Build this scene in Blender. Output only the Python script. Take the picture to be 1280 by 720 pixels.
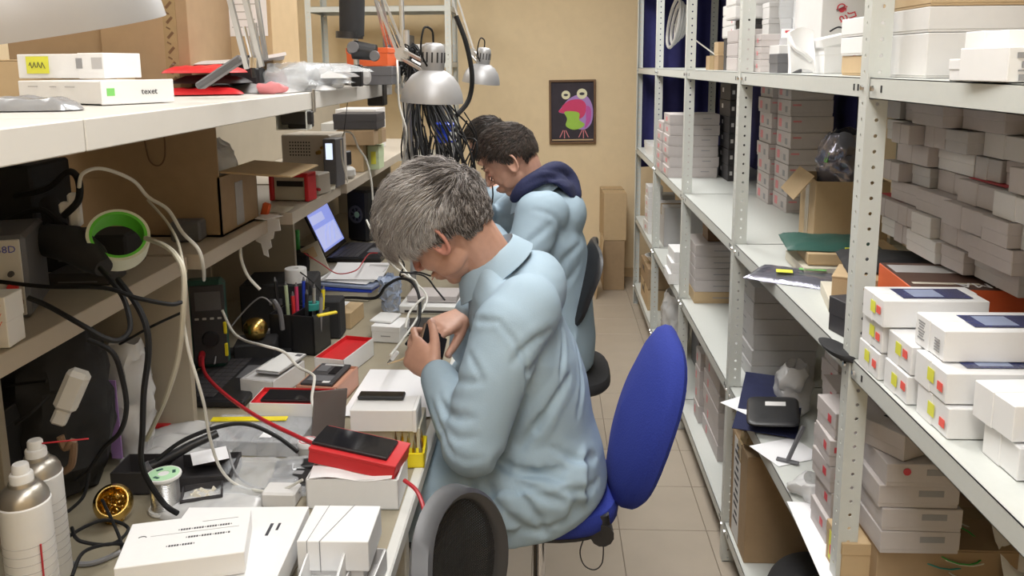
import bpy, bmesh, math, random
from mathutils import Vector, Matrix, Euler, noise
random.seed(7)
sc = bpy.context.scene
COL = sc.collection
for o in list(bpy.data.objects): bpy.data.objects.remove(o)
V = Vector
PI = math.pi

# ---------------------------------------------------------------- camera
cam = bpy.data.cameras.new('camera'); camo = bpy.data.objects.new('camera', cam); COL.objects.link(camo)
cam.sensor_width = 36; cam.lens = 1022 * 36 / 1280; cam.shift_y = -104.3 / 1280
cam.clip_start = .05; cam.clip_end = 50
th, ps, ro = .1697, .0488, -.0081
Fw = V((-math.sin(ps)*math.cos(th), math.cos(ps)*math.cos(th), -math.sin(th)))
R0 = V((math.cos(ps), math.sin(ps), 0)); U0 = R0.cross(Fw)
Rt = R0*math.cos(ro) + U0*math.sin(ro); Up = U0*math.cos(ro) - R0*math.sin(ro)
camo.matrix_world = Matrix(((Rt.x, Up.x, -Fw.x, 0), (Rt.y, Up.y, -Fw.y, 0), (Rt.z, Up.z, -Fw.z, 1.6), (0, 0, 0, 1)))
sc.camera = camo

# ---------------------------------------------------------------- world, light, exposure
w = bpy.data.worlds.new('world'); sc.world = w; w.use_nodes = True
w.node_tree.nodes['Background'].inputs[0].default_value = (.8, .85, .9, 1)
w.node_tree.nodes['Background'].inputs[1].default_value = .3
sc.view_settings.view_transform = 'Standard'; sc.view_settings.look = 'None'
sc.view_settings.exposure = -.48; sc.view_settings.gamma = 1; sc.view_settings.use_curve_mapping = False
LIGHTS = [(.0, .55, 22), (.0, 2.3, 27), (.0, 4.1, 36), (-1.85, 1.6, 4), (-1.75, 4.2, 13), (.0, -1.0, 18)]
def area(name, loc, sx, sy, power, col=(1, .99, .975)):
    l = bpy.data.lights.new(name, 'AREA'); l.shape = 'RECTANGLE'; l.size = sx; l.size_y = sy; l.energy = power; l.color = col
    o = bpy.data.objects.new(name, l); COL.objects.link(o); o.location = loc; return o
for x, y, p in LIGHTS: area('ceiling_lamp_light', (x, y, 2.64), .55, 1.15, p)

# ---------------------------------------------------------------- helpers
MATS = {}
def mat(name, col, rough=.6, metal=0, bump=0, scale=40, var=.06, alpha=1, emit=0, spec=.5, coat=0, stretch=None, detail=3):
    m = bpy.data.materials.new(name); m.use_nodes = True; nt = m.node_tree; b = nt.nodes['Principled BSDF']
    b.inputs['Roughness'].default_value = rough; b.inputs['Metallic'].default_value = metal
    b.inputs['Specular IOR Level'].default_value = spec; b.inputs['Coat Weight'].default_value = coat
    tc = nt.nodes.new('ShaderNodeTexCoord'); n = nt.nodes.new('ShaderNodeTexNoise')
    n.inputs['Scale'].default_value = scale; n.inputs['Detail'].default_value = detail
    if stretch:
        mp = nt.nodes.new('ShaderNodeMapping'); mp.inputs['Scale'].default_value = stretch
        nt.links.new(tc.outputs['Object'], mp.inputs[0]); nt.links.new(mp.outputs[0], n.inputs[0])
    else: nt.links.new(tc.outputs['Object'], n.inputs[0])
    mx = nt.nodes.new('ShaderNodeMix'); mx.data_type = 'RGBA'
    mx.inputs[6].default_value = (*[c*(1-var) for c in col], 1); mx.inputs[7].default_value = (*[min(1, c*(1+var)) for c in col], 1)
    nt.links.new(n.outputs[0], mx.inputs[0]); nt.links.new(mx.outputs[2], b.inputs['Base Color'])
    if bump:
        bp = nt.nodes.new('ShaderNodeBump'); bp.inputs['Strength'].default_value = bump; bp.inputs['Distance'].default_value = .004
        nt.links.new(n.outputs[0], bp.inputs['Height']); nt.links.new(bp.outputs[0], b.inputs['Normal'])
    if alpha < 1: b.inputs['Alpha'].default_value = alpha
    if emit: 
        b.inputs['Emission Color'].default_value = (*col, 1); b.inputs['Emission Strength'].default_value = emit
    MATS[name] = m; return m
mat('rack', (.60, .62, .59), .42, 0, .03, 90, .03)
mat('wall', (.78, .63, .41), .85, 0, .15, 18, .05)
mat('ceiling', (.8, .8, .78), .9)
mat('grout', (.22, .18, .14), .9)
mat('tile', (.42, .36, .29), .38, 0, .03, 7, .10)
mat('white_card', (.70, .69, .68), .55, 0, .02, 60, .03)
mat('bright_card', (.83, .83, .83), .5, 0, .02, 60, .02)
mat('grey_card', (.50, .49, .49), .6, 0, .02, 60, .05)
mat('dull_card', (.52, .48, .47), .6, 0, .02, 60, .05)
mat('brown_card', (.36, .25, .145), .8, 0, .12, 30, .10)
mat('tan_card', (.52, .38, .22), .8, 0, .08, 30, .08)
mat('dark_card', (.045, .042, .045), .55, 0, 0, 60, .1)
mat('tape', (.42, .31, .17), .25, 0, .2, 40, .1, alpha=.8)
mat('paper', (.86, .86, .88), .7, 0, .05, 12, .02)
mat('old_paper', (.62, .58, .48), .8, 0, .1, 20, .08)
mat('ink', (.05, .05, .06), .7); mat('grey_ink', (.30, .30, .31), .7); mat('blue_ink', (.06, .08, .40), .6)
mat('red', (.62, .025, .03), .4, 0, 0, 50, .05); mat('red_print', (.60, .06, .08), .5); mat('soft_red', (.70, .25, .27), .6)
mat('sticker_red', (.90, .13, .10), .55); mat('sticker_yellow', (.78, .78, .08), .55); mat('sticker_green', (.22, .62, .16), .55)
mat('mint', (.45, .72, .45), .6)
mat('static_grey', (.42, .43, .45), .2, .3, .9, 16, .15, alpha=.9); mat('soft_copper', (.55, .28, .19), .5); mat('pale_white', (.72, .76, .62), .5, 0, .3, 30, .05); mat('dark_brown', (.10, .05, .035), .5); mat('orange', (.75, .13, .035), .5, 0, 0, 40, .06)
mat('black_plastic', (.018, .018, .02), .38, 0, .02, 80, .15)
mat('black_matte', (.02, .02, .022), .8, 0, .1, 60, .2)
mat('black_gloss', (.012, .012, .015), .08, 0, 0, 30, .1)
mat('grey_plastic', (.13, .13, .14), .45, 0, .02, 60, .08)
mat('light_plastic', (.55, .54, .51), .4, 0, .02, 60, .04)
mat('white_plastic', (.80, .80, .79), .3, 0, 0, 60, .02)
mat('beige_metal', (.50, .45, .38), .45, 0, .02, 60, .05)
mat('silver', (.62, .63, .64), .30, .85, .02, 90, .03)
mat('lamp_silver', (.40, .40, .41), .45, .4, .02, 90, .02)
mat('chrome', (.75, .75, .77), .12, 1)
mat('brass', (.75, .52, .16), .22, 1, .1, 50, .1)
mat('tin', (.48, .45, .40), .32, .8, .05, 50, .1)
mat('navy', (.012, .016, .06), .85, 0, .2, 60, .25)
mat('curtain', (.028, .028, .13), .9, 0, .3, 24, .2)
mat('blue_fabric', (.018, .035, .27), .9, 0, .25, 260, .18)
mat('blue_plastic', (.02, .06, .55), .35)
mat('green_plastic', (.04, .35, .06), .4); mat('green_bright', (.13, .62, .05), .5, 0, .1, 30, .1)
mat('dark_green', (.03, .10, .08), .45); mat('olive', (.10, .12, .08), .7, 0, .2, 30, .2)
mat('pale_green', (.55, .66, .42), .5, 0, .2, 30, .1)
mat('teal', (.03, .28, .25), .5)
mat('yellow_plastic', (.85, .70, .02), .35)
mat('desk_top', (.34, .30, .22), .45, 0, .03, 20, .08)
mat('desk_edge', (.66, .66, .63), .45, 0, .02, 20, .03)
mat('shelf_board', (.66, .64, .60), .5, 0, .03, 14, .04)
mat('old_board', (.50, .44, .36), .55, 0, .05, 14, .06)
mat('old_panel', (.40, .35, .27), .6, 0, .05, 10, .08)
mat('rim_grey', (.055, .055, .06), .4); mat('coat', (.35, .465, .56), .82, 0, .12, 420, .04)
mat('skin', (.60, .34, .25), .48, 0, .12, 60, .10)
mat('skin_ruddy', (.56, .25, .19), .5, 0, .12, 60, .12)
mat('lips', (.45, .17, .15), .45)
mat('hair_grey', (.33, .30, .285), .6); mat('hair_light', (.56, .53, .51), .55); mat('hair_dark', (.075, .062, .055), .6)
mat('hair_brown', (.055, .035, .025), .5); mat('hair_black', (.02, .015, .012), .5)
mat('eye_white', (.8, .78, .75), .2)
mat('trousers', (.03, .033, .045), .85, 0, .2, 120, .15)
mat('hoodie', (.018, .022, .07), .9, 0, .3, 120, .2)
mat('cable_white', (.68, .67, .62), .4); mat('cable_cream', (.50, .47, .38), .45); mat('cable_black', (.011, .011, .012), .6, spec=.25); mat('cable_red', (.45, .02, .03), .35); mat('cable_grey', (.25, .25, .26), .4)
mat('clear_bag', (.80, .83, .86), .12, 0, .9, 16, .05, alpha=.30, spec=.9)
mat('milky_bag', (.78, .78, .78), .22, 0, .9, 14, .05, alpha=.55, spec=.8)
mat('clear_blue', (.50, .60, .80), .15, 0, .6, 20, .2, alpha=.42, spec=.8)
mat('static_bag', (.30, .30, .37), .18, .6, .9, 16, .25, alpha=.8)
mat('clear_hard', (.75, .77, .80), .06, 0, .1, 20, .03, alpha=.32, spec=.9)
mat('smoke_hard', (.17, .145, .14), .25, 0, .05, 20, .08, alpha=.85)
mat('screen_glow', (.30, .36, .85), .3, emit=1.1); mat('screen_pale', (.55, .60, .95), .3, emit=1.0); mat('lcd', (.65, .75, .95), .3, emit=1.6)
mat('led_panel', (1, .98, .94), .5, emit=5)
mat('phone_picture', (.05, .06, .16), .25, 0, 0, 30, .9)
mat('purple_pink', (.55, .10, .40), .6); mat('frog_red', (.65, .05, .16), .6); mat('frog_lilac', (.42, .25, .60), .6); mat('frog_green', (.35, .60, .08), .6); mat('canvas_dark', (.035, .028, .04), .7, 0, 0, 12, .4)
mat('cream', (.80, .78, .55), .6); mat('frame_wood', (.16, .09, .045), .5, 0, .1, 60, .2)
mat('picture_sky', (.3, .35, .5), .4)
MT = lambda n: MATS[n]

class G:
    "collects faces; build() makes ONE mesh"
    def __init__(s, T=None): s.v = []; s.f = []; s.m = []; s.s = []; s.T = T
    def add(s, vs, fs, m=0, sm=False):
        k = len(s.v); T = s.T
        s.v += [tuple(T @ V(p)) if T else tuple(p) for p in vs]
        s.f += [[k+i for i in f] for f in fs]; s.m += [m]*len(fs); s.s += [sm]*len(fs); return s
    def box(s, c, d, bev=0, m=0, rot=None):
        hx, hy, hz = d[0]/2, d[1]/2, d[2]/2; h = (hx, hy, hz); b = min(bev, hx*.49, hy*.49, hz*.49)
        R = rot if rot is not None else None
        def tr(p): 
            p = V(p)
            if R is not None: p = R @ p
            return p + V(c)
        if b <= 0:
            vs = [tr((sx*hx, sy*hy, sz*hz)) for sx in (-1, 1) for sy in (-1, 1) for sz in (-1, 1)]
            return s.add(vs, [(0, 1, 3, 2), (4, 6, 7, 5), (0, 4, 5, 1), (2, 3, 7, 6), (0, 2, 6, 4), (1, 5, 7, 3)], m)
        idx = {}; vs = []
        for sx in (-1, 1):
            for sy in (-1, 1):
                for sz in (-1, 1):
                    for a in range(3):
                        q = [(sx, sy, sz)[i]*(h[i] - (0 if i == a else b)) for i in range(3)]
                        idx[(sx, sy, sz, a)] = len(vs); vs.append(tr(q))
        fs = []
        for a in range(3):
            o1, o2 = (a+1) % 3, (a+2) % 3
            for sg in (-1, 1):
                q = []
                for s1, s2 in ((-1, -1), (1, -1), (1, 1), (-1, 1)):
                    t = [0, 0, 0]; t[a] = sg; t[o1] = s1; t[o2] = s2; q.append(idx[(*t, a)])
                fs.append(q if sg > 0 else q[::-1])
            for s1 in (-1, 1):
                for s2 in (-1, 1):
                    t = [0, 0, 0]; t[o1] = s1; t[o2] = s2
                    t[a] = -1; A = tuple(t); t[a] = 1; B = tuple(t)
                    q = [idx[(*A, o1)], idx[(*B, o1)], idx[(*B, o2)], idx[(*A, o2)]]
                    fs.append(q if s1*s2 > 0 else q[::-1])
        for sx in (-1, 1):
            for sy in (-1, 1):
                for sz in (-1, 1):
                    q = [idx[(sx, sy, sz, a)] for a in range(3)]; fs.append(q if sx*sy*sz > 0 else q[::-1])
        return s.add(vs, fs, m)
    def span(s, x0, x1, y0, y1, z0, z1, bev=0, m=0):
        return s.box(((x0+x1)/2, (y0+y1)/2, (z0+z1)/2), (abs(x1-x0), abs(y1-y0), abs(z1-z0)), bev, m)
    def tube(s, pts, r, n=8, m=0, cap=True, closed=False, flat=1.0):
        pts = [V(p) for p in pts]; N = len(pts); rr = r if isinstance(r, (list, tuple)) else [r]*N
        t0 = (pts[1]-pts[0]).normalized(); u = t0.orthogonal().normalized(); vs = []; 
        for i in range(N):
            t = (pts[min(i+1, N-1)]-pts[max(i-1, 0)])
            if closed: t = pts[(i+1) % N]-pts[(i-1) % N]
            t = t.normalized() if t.length > 1e-9 else t0
            u = (u - t*u.dot(t)); u = u.normalized() if u.length > 1e-6 else t.orthogonal().normalized(); w_ = t.cross(u)
            for k in range(n):
                a = 2*PI*k/n; vs.append(pts[i] + (u*math.cos(a)+w_*math.sin(a)*flat)*rr[i])
        fs = [(i*n+k, i*n+(k+1) % n, (i+1)*n+(k+1) % n, (i+1)*n+k) for i in range(N-1) for k in range(n)]
        if closed: fs += [((N-1)*n+k, (N-1)*n+(k+1) % n, (k+1) % n, k) for k in range(n)]
        elif cap: fs += [tuple(range(n))[::-1], tuple((N-1)*n+k for k in range(n))]
        return s.add(vs, fs, m, True)
    def cyl(s, p0, p1, r0, r1=None, n=16, m=0): return s.tube([p0, p1], [r0, r0 if r1 is None else r1], n, m)
    def lathe(s, prof, n=24, M=None, m=0, closed=False):
        vs = []; 
        for r, z in prof:
            for k in range(n):
                a = 2*PI*k/n; p = V((r*math.cos(a), r*math.sin(a), z)); vs.append(M @ p if M is not None else p)
        N = len(prof)
        fs = [(i*n+k, i*n+(k+1) % n, (i+1)*n+(k+1) % n, (i+1)*n+k) for i in range(N-1) for k in range(n)]
        if closed: fs += [((N-1)*n+k, (N-1)*n+(k+1) % n, (k+1) % n, k) for k in range(n)]
        else:
            if prof[0][0] > 1e-6: fs.append(tuple(range(n))[::-1])
            if prof[-1][0] > 1e-6: fs.append(tuple((N-1)*n+k for k in range(n)))
        return s.add(vs, fs, m, True)
    def prism(s, out, z0, z1, M=None, m=0, sm=False):
        n = len(out); vs = [V((x, y, z0)) for x, y in out] + [V((x, y, z1)) for x, y in out]
        if M is not None: vs = [M @ p for p in vs]
        return s.add(vs, [tuple(range(n))[::-1], tuple(range(n, 2*n))] + [(i, (i+1) % n, n+(i+1) % n, n+i) for i in range(n)], m, sm)
    def sheet(s, fn, nu, nv, th=.0006, m=0, sm=True):
        "thin closed sheet; fn(u,v)->Vector"
        P = [[V(fn(i/nu, j/nv)) for j in range(nv+1)] for i in range(nu+1)]
        vs = []
        for sd in (-1, 1):
            for i in range(nu+1):
                for j in range(nv+1):
                    a = P[min(i+1, nu)][j]-P[max(i-1, 0)][j]; b = P[i][min(j+1, nv)]-P[i][max(j-1, 0)][:] if False else P[i][min(j+1, nv)]-P[i][max(j-1, 0)]
                    nn = a.cross(b); nn = nn.normalized() if nn.length > 1e-12 else V((0, 0, 1)); vs.append(P[i][j]+nn*sd*th/2)
        W = nv+1; o = (nu+1)*W; fs = []
        for i in range(nu):
            for j in range(nv):
                a, b, c, d = i*W+j, (i+1)*W+j, (i+1)*W+j+1, i*W+j+1
                fs += [(o+a, o+b, o+c, o+d), (d, c, b, a)]
        for i in range(nu): fs += [(i*W, (i+1)*W, o+(i+1)*W, o+i*W), ((i+1)*W+nv, i*W+nv, o+i*W+nv, o+(i+1)*W+nv)]
        for j in range(nv): fs += [(j+1, j, o+j, o+j+1), (nu*W+j, nu*W+j+1, o+nu*W+j+1, o+nu*W+j)]
        return s.add(vs, fs, m, sm)
    def mesh(s, name, mats, recalc=True, sharp=40):
        me = bpy.data.meshes.new(name); me.from_pydata(s.v, [], s.f)
        for x in (mats if isinstance(mats, (list, tuple)) else [mats]): me.materials.append(MATS[x])
        me.polygons.foreach_set('material_index', s.m); me.polygons.foreach_set('use_smooth', s.s)
        if recalc:
            b = bmesh.new(); b.from_mesh(me); bmesh.ops.recalc_face_normals(b, faces=b.faces); b.to_mesh(me); b.free()
        if any(s.s): me.set_sharp_from_angle(angle=math.radians(sharp))
        me.update(); return me

def tag(o, label=None, cat=None, group=None, kind=None):
    if label: o['label'] = label
    if cat: o['category'] = cat
    if group: o['group'] = group
    if kind: o['kind'] = kind
    return o
def thing(name, label, cat, loc=(0, 0, 0), rz=0, group=None, rot=None):
    o = bpy.data.objects.new(name, None); COL.objects.link(o); o.empty_display_size = .02
    o.location = loc; o.rotation_euler = rot if rot else (0, 0, rz)
    return tag(o, label, cat, group)
def inv(o): return Matrix.LocRotScale(o.location, o.rotation_euler.to_quaternion(), None).inverted()
def part(name, g, mats, parent, label=None, world=False, kind=None, sharp=40):
    me = g if isinstance(g, bpy.types.Mesh) else g.mesh(name, mats, sharp=sharp)
    if world:
        M = inv(parent)
        if parent.parent: M = M @ inv(parent.parent)
        me.transform(M)
    o = bpy.data.objects.new(name, me); COL.objects.link(o); o.parent = parent
    return tag(o, label, kind=kind)
def solo(name, g, mats, label, cat, group=None, kind=None):
    me = g if isinstance(g, bpy.types.Mesh) else g.mesh(name, mats)
    xs = [v.co for v in me.vertices]
    lo = [min(p[i] for p in xs) for i in range(3)]; hi = [max(p[i] for p in xs) for i in range(3)]
    c = V(((lo[0]+hi[0])/2, (lo[1]+hi[1])/2, lo[2])); me.transform(Matrix.Translation(-c))
    o = bpy.data.objects.new(name, me); COL.objects.link(o); o.location = c
    return tag(o, label, cat, group, kind)
def structure(name, g, mats, parent=None):
    me = g.mesh(name, mats); o = bpy.data.objects.new(name, me); COL.objects.link(o)
    if parent: o.parent = parent
    else: o['kind'] = 'structure'
    return o
def text_mesh(s, size, depth=.0003):
    cu = bpy.data.curves.new('lettering', 'FONT'); cu.body = s; cu.size = size; cu.extrude = depth; cu.align_x = 'CENTER'; cu.align_y = 'CENTER'; cu.resolution_u = 2
    o = bpy.data.objects.new('lettering', cu); COL.objects.link(o)
    dg = bpy.context.evaluated_depsgraph_get(); me = bpy.data.meshes.new_from_object(o.evaluated_get(dg)); bpy.data.objects.remove(o); return me
def lettering(parent, s, size, M, m, world=False, bold=0):
    me = text_mesh(s, size); me.materials.clear(); me.materials.append(MATS[m]); me.transform(M)
    return part('lettering', me, m, parent, world=world)
_cache = {}
def cbox(d, bev, m):
    k = (round(d[0], 4), round(d[1], 4), round(d[2], 4), bev, m)
    if k not in _cache: _cache[k] = G().box((0, 0, d[2]/2), d, bev).mesh('box', m)
    return _cache[k]
def smooth_path(pts, n=6):
    P = [V(p) for p in pts]; out = []
    for i in range(len(P)-1):
        a, b, c, d = P[max(i-1, 0)], P[i], P[i+1], P[min(i+2, len(P)-1)]
        for k in range(n):
            t = k/n; out.append(.5*((2*b)+(c-a)*t+(2*a-5*b+4*c-d)*t*t+(3*b-a-3*c+d)*t**3))
    return out+[P[-1]]
def cable(pts, r, m, label, name='cable', group=None, n=7, cat='cable'):
    return solo(name, G().tube(smooth_path(pts, n), r, 7), m, label, cat, group)
ORD = ['', 'topmost', 'second from the top', 'third from the top', 'fourth from the top', 'fifth from the top', 'sixth from the top', 'seventh from the top', 'eighth from the top', 'ninth from the top', 'tenth from the top', 'eleventh from the top', 'twelfth from the top']
FACE = {'-x': (0, -1), '+x': (0, 1), '-y': (1, -1), '+y': (1, 1), '+z': (2, 1)}
def flat_on(parent, d, face, u, v, w_, h_, m, name='sticker', th=.0006, label=None):
    "flat rectangle w_ x h_ proud of a face; u,v = centre as fractions -.5...5 along that face"
    X, Y, Z = d
    if face in ('-x', '+x'): c = ((-X/2-th/2) if face == '-x' else (X/2+th/2), u*Y, Z/2+v*Z); dd = (th, w_, h_)
    elif face in ('-y', '+y'): c = (u*X, (-Y/2-th/2) if face == '-y' else (Y/2+th/2), Z/2+v*Z); dd = (w_, th, h_)
    else: c = (u*X, v*Y, Z+th/2); dd = (w_, h_, th)
    k = (name, tuple(round(q, 4) for q in c+dd), m)
    if k not in _cache: _cache[k] = G().box(c, dd).mesh(name, m)
    return part(name, _cache[k], m, parent, label)
def carton(label, corner, d, rz=0, m='white_card', name='phone_box', group=None, seam='y', fr=.5, marks=(), cat='box', rot=None, center=False):
    "box with lid; corner = near-left-bottom corner in world (or base centre)"
    R = Matrix.Rotation(rz, 3, 'Z'); c = V(corner) + (V((0, 0, 0)) if center else R @ V((d[0]/2, d[1]/2, 0)))
    t = thing(name, label, cat, c, rz, group, rot)
    X, Y, Z = d; e = .0012
    def pm(nm, dd, off, mm=m):
        o = part(nm, cbox(dd, .0012, mm), mm, t); o.location = off; return o
    if seam == 'y':   # sleeve lid over the far half
        pm('body', (X-2*e, Y-e, Z-2*e), (0, -e/2+.0006, e)); pm('lid', (X, Y*fr, Z), (0, Y*(1-fr)/2, 0))
    elif seam == 'x':
        pm('body', (X-e, Y-2*e, Z-2*e), (-e/2, 0, e)); pm('lid', (X*fr, Y, Z), (X*(1-fr)/2, 0, 0))
    elif seam == 'z':
        pm('body', (X-2*e, Y-2*e, Z-e), (0, 0, 0)); pm('lid', (X, Y, Z*fr), (0, 0, Z*(1-fr)))
    elif seam == 'flap':   # shipping carton: two top flaps with a slit and a strip of tape
        pm('body', (X, Y, Z-.004), (0, 0, 0))
        pm('flap', (X-.001, Y/2-.0015, .003), (0, -Y/4, Z-.0035)); pm('flap', (X-.001, Y/2-.0015, .003), (0, Y/4, Z-.0035))
        part('tape', G().box((0, 0, Z), (X+.001, .045, .0008)).box((-X/2-.0006, 0, Z-.03), (.0008, .045, .06)).box((X/2+.0006, 0, Z-.03), (.0008, .045, .06)), 'tape', t)
    for q in marks: flat_on(t, d, *q)
    return t
def stack(desc, where, corner, d, n, m='white_card', group=None, jit=.006, seam='z', fr=.5, marks=(), name='flat_box', rz=0, mats=None, first=1):
    z = corner[2]; out = []
    for i in range(n):
        k = n-i-1+first; j = (random.uniform(-jit, jit), random.uniform(-jit, jit))
        lab = '%s, %s %s' % (desc, ORD[k], where)
        out.append(carton(lab, (corner[0]+j[0], corner[1]+j[1], z), d, rz+random.uniform(-.01, .01), (mats[i] if mats else m), name, group, seam, fr, marks))
        z += d[2]+.0006
    return out

# ================================================================ setting
fl = structure('floor', G().span(-2.4, 1.12, -1.6, 6.09, -.05, -.004), 'grout')
tm = G().box((0, 0, -.003), (.2975, .2975, .006), .001).mesh('tile', 'tile')
for i in range(-9, 3):
    for j in range(-5, 21):
        o = bpy.data.objects.new('tile', tm); COL.objects.link(o); o.parent = fl
        x, y = .387+.3*i, 2.783+.3*(j-9); o.location = (x, y, 0)
        if x > .985 or x < -2.27: o.scale.x = .9
structure('ceiling', G().span(-2.4, 1.12, -1.6, 6.09, 2.75, 2.8), 'ceiling')
structure('wall_back', G().span(-2.45, 1.17, 6.09, 6.2, -.05, 2.8), 'wall')
structure('wall_right', G().span(1.12, 1.22, -1.7, 6.2, -.05, 2.8), 'wall')
structure('wall_left', G().span(-2.5, -2.4, -1.7, 6.2, -.05, 2.8), 'wall')
structure('wall_front', G().span(-2.45, 1.17, -1.7, -1.6, -.05, 2.8), 'wall')
structure('baseboard_back', G().span(-2.4, 1.12, 6.078, 6.09, -.004, .07, .002), 'tan_card')
for k, (x, y, p) in enumerate(LIGHTS):
    t = thing('ceiling_lamp', 'white ceiling panel lamp above %s' % ('the near end of the aisle', 'the middle of the aisle', 'the far end of the aisle', 'the left workbenches, nearer one', 'the left workbenches, farther one', 'the aisle behind the viewer')[k], 'lamp', (x, y, 2.67))
    part('housing', G().span(-.31, .31, -.61, .61, .01, .08, .004), 'white_plastic', t)
    part('diffuser', G().span(-.29, .29, -.59, .59, 0, .009, .002), 'led_panel', t)

# ---------------------------------------------------------------- perforated uprights
HP, UW = .028, .037
def perforated(h, axis, sgn, th=.0016, r=.0035):
    g = G(); n = int(h/HP)
    def pt(u, z, s): return (sgn*u, s*th, z) if axis == 'x' else (s*th, sgn*u, z)
    for c in range(n):
        z0 = c*HP; zc = z0+HP/2; uc = UW*.52; k0 = len(g.v); vs = []
        out = [(UW, zc), (UW, z0+HP), (uc, z0+HP), (0, z0+HP), (0, zc), (0, z0), (uc, z0), (UW, z0)]
        for s_ in (0, 1):
            for u, z in out: vs.append(pt(u, z, s_))
            for k in range(8):
                a = k*PI/4; vs.append(pt(uc+r*math.cos(a), zc+r*math.sin(a), s_))
        fs = []
        for k in range(8):
            q = (k+1) % 8
            fs += [(k, q, 8+q, 8+k), (16+k, 24+k, 24+q, 16+q), (8+k, 8+q, 24+q, 24+k)]
        g.add(vs, fs)
    g.add([pt(0, 0, 0), pt(0, 0, 1), pt(0, n*HP, 1), pt(0, n*HP, 0)], [(0, 1, 2, 3)])
    g.add([pt(UW, 0, 0), pt(UW, 0, 1), pt(UW, n*HP, 1), pt(UW, n*HP, 0)], [(0, 1, 2, 3)])
    return g
def upright_mesh(sx, sy, h=2.38):
    a = perforated(h, 'x', sx); b = perforated(h, 'y', sy); g = G(); g.add(a.v, a.f); g.add(b.v, b.f)
    g.span(-.001, .004*sx, -.001, .004*sy, 0, int(h/HP)*HP)          # rolled corner
    g.span(0, .03*sx, 0, .03*sy, -.0, .003)
    return g.mesh('upright', 'rack')
def rack(name, label, x0, x1, ys, levels, th=.036, bolts=True):
    t = thing(name, label, 'rack', ((x0+x1)/2, ys[0], 0))
    mm = {(sx, sy): upright_mesh(sx, sy) for sx in (1, -1) for sy in (1, -1)}
    xc = (x0+x1)/2
    for i, y in enumerate(ys):
        for x, sx in ((x0, 1), (x1, -1)):
            sy = 1 if i < len(ys)-1 else -1
            o = part('upright', mm[(sx, sy)], 'rack', t); o.location = (x-xc, y-ys[0], 0)
    bm = G().cyl((0, 0, 0), (-.004, 0, 0), .0055, .0045, 6).mesh('bolt', 'chrome'); sm_ = G().box((0, 0, 0), (.0012, .006, .012), .0004).mesh('slot', 'black_matte')
    W = x1-x0-.006
    for i in range(len(ys)-1):
        L = ys[i+1]-ys[i]-.004
        for z in levels:
            g = G(); y0 = .002; 
            g.span(-W/2, W/2, y0, y0+L, -.0015, 0)
            for s_ in (-1, 1):
                g.span(s_*W/2, s_*(W/2-.0015), y0, y0+L, -th, 0); g.span(s_*W/2, s_*(W/2-.016), y0, y0+L, -th, -th+.0015)
            for yy in (y0, y0+L-.0015): g.span(-W/2, W/2, yy, yy+.0015, -th, 0)
            g.span(-W/2+.02, W/2-.02, y0+L/2-.02, y0+L/2+.02, -.016, -.002)
            s2 = part('shelf', g, 'rack', t); s2.location = (0, ys[i]-ys[0], z)
            if bolts:
                for yy in (.022, L-.02):
                    o = part('bolt', bm, 'chrome', s2); o.location = (-W/2-.003, yy, -th/2)
                for yy in (.052, .072, L-.05):
                    o = part('slot', sm_, 'black_matte', s2); o.location = (-W/2-.0004, yy, -th/2)
    return t
RX = .5537; PY = [1.4755+.98*k for k in range(-1, 5)]; L0, L1, L2, L3, L4 = .14, .60, 1.057, 1.572, 2.07
rack('shelving_rack', 'long light grey perforated steel rack along the right wall', RX, RX+.5, PY, [L0, L1, L2, L3, L4])
# rack against the back wall, left
rack('steel_rack', 'light grey steel rack standing at the back wall beyond the benches', -1.62, -.66, [5.45, 5.85], [.3, 1.0, 1.62, 1.985], bolts=False)

# ---------------------------------------------------------------- workbenches with hutch
BZ = .78; BX = -.262
def bench(label, y0, y1, hutch, leg_y):
    t = thing('workbench', label, 'workbench', (-.73, (y0+y1)/2, 0)); P = lambda n, g, m, lab=None: part(n, g, m, t, lab, world=True)
    P('bench_top', G().span(-1.2, BX-.002, y0, y1, BZ-.028, BZ, .001), 'desk_top')
    P('edge_band', G().span(BX-.022, BX, y0, y1, BZ-.03, BZ+.0015, .003), 'desk_edge')
    P('front_rail', G().span(BX-.05, BX-.03, y0+.03, y1-.03, BZ-.10, BZ-.03, .002), 'desk_edge')
    for y in leg_y:
        for x in (-.32, -1.15): P('leg', G().span(x-.02, x+.02, y-.02, y+.02, .0, BZ-.03, .003), 'desk_edge')
        P('cross_bar', G().span(-1.13, -.34, y-.015, y+.015, .12, .16, .002), 'desk_edge')
    for a, b in hutch['top']: P('top_shelf', G().span(-1.22, -.55, a, b, 1.502, 1.541, .0015), 'shelf_board')
    for a, b, xe in hutch['mid']: P('middle_shelf', G().span(-1.22, xe, a, b, 1.155, 1.19, .0012), 'old_board')
    for y, x in hutch['panels']: P('side_panel', G().span(-1.2, x, y, y+.02, BZ, 1.155, .001), 'old_panel')
    for a, b in hutch['back']: P('light_block_panel', G().span(-1.24, -1.222, a, b, .3, 1.52, .001), 'old_panel')  # boards added behind the hutch to block light coming in from the left
    return t
bench('workbench with a white edged top and two shelf boards, nearest the viewer', .15, 2.79,
      dict(top=[(.1, .94), (.943, 2.83)], mid=[(.1, 1.715, -.80), (1.735, 2.25, -.77), (2.253, 2.79, -.735)], panels=[(.2, -.9), (1.25, -.93), (1.715, -.812), (2.76, -.9)], back=[(.1, 1.80), (2.02, 2.8)]), (.4, 1.55, 2.7))
bench('workbench continuing towards the back wall, in front of the farther man', 2.82, 4.75,
      dict(top=[], mid=[(2.82, 4.6, -.72)], panels=[(4.5, -.9)], back=[(2.82, 4.7)]), (3.0, 4.6))


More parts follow.
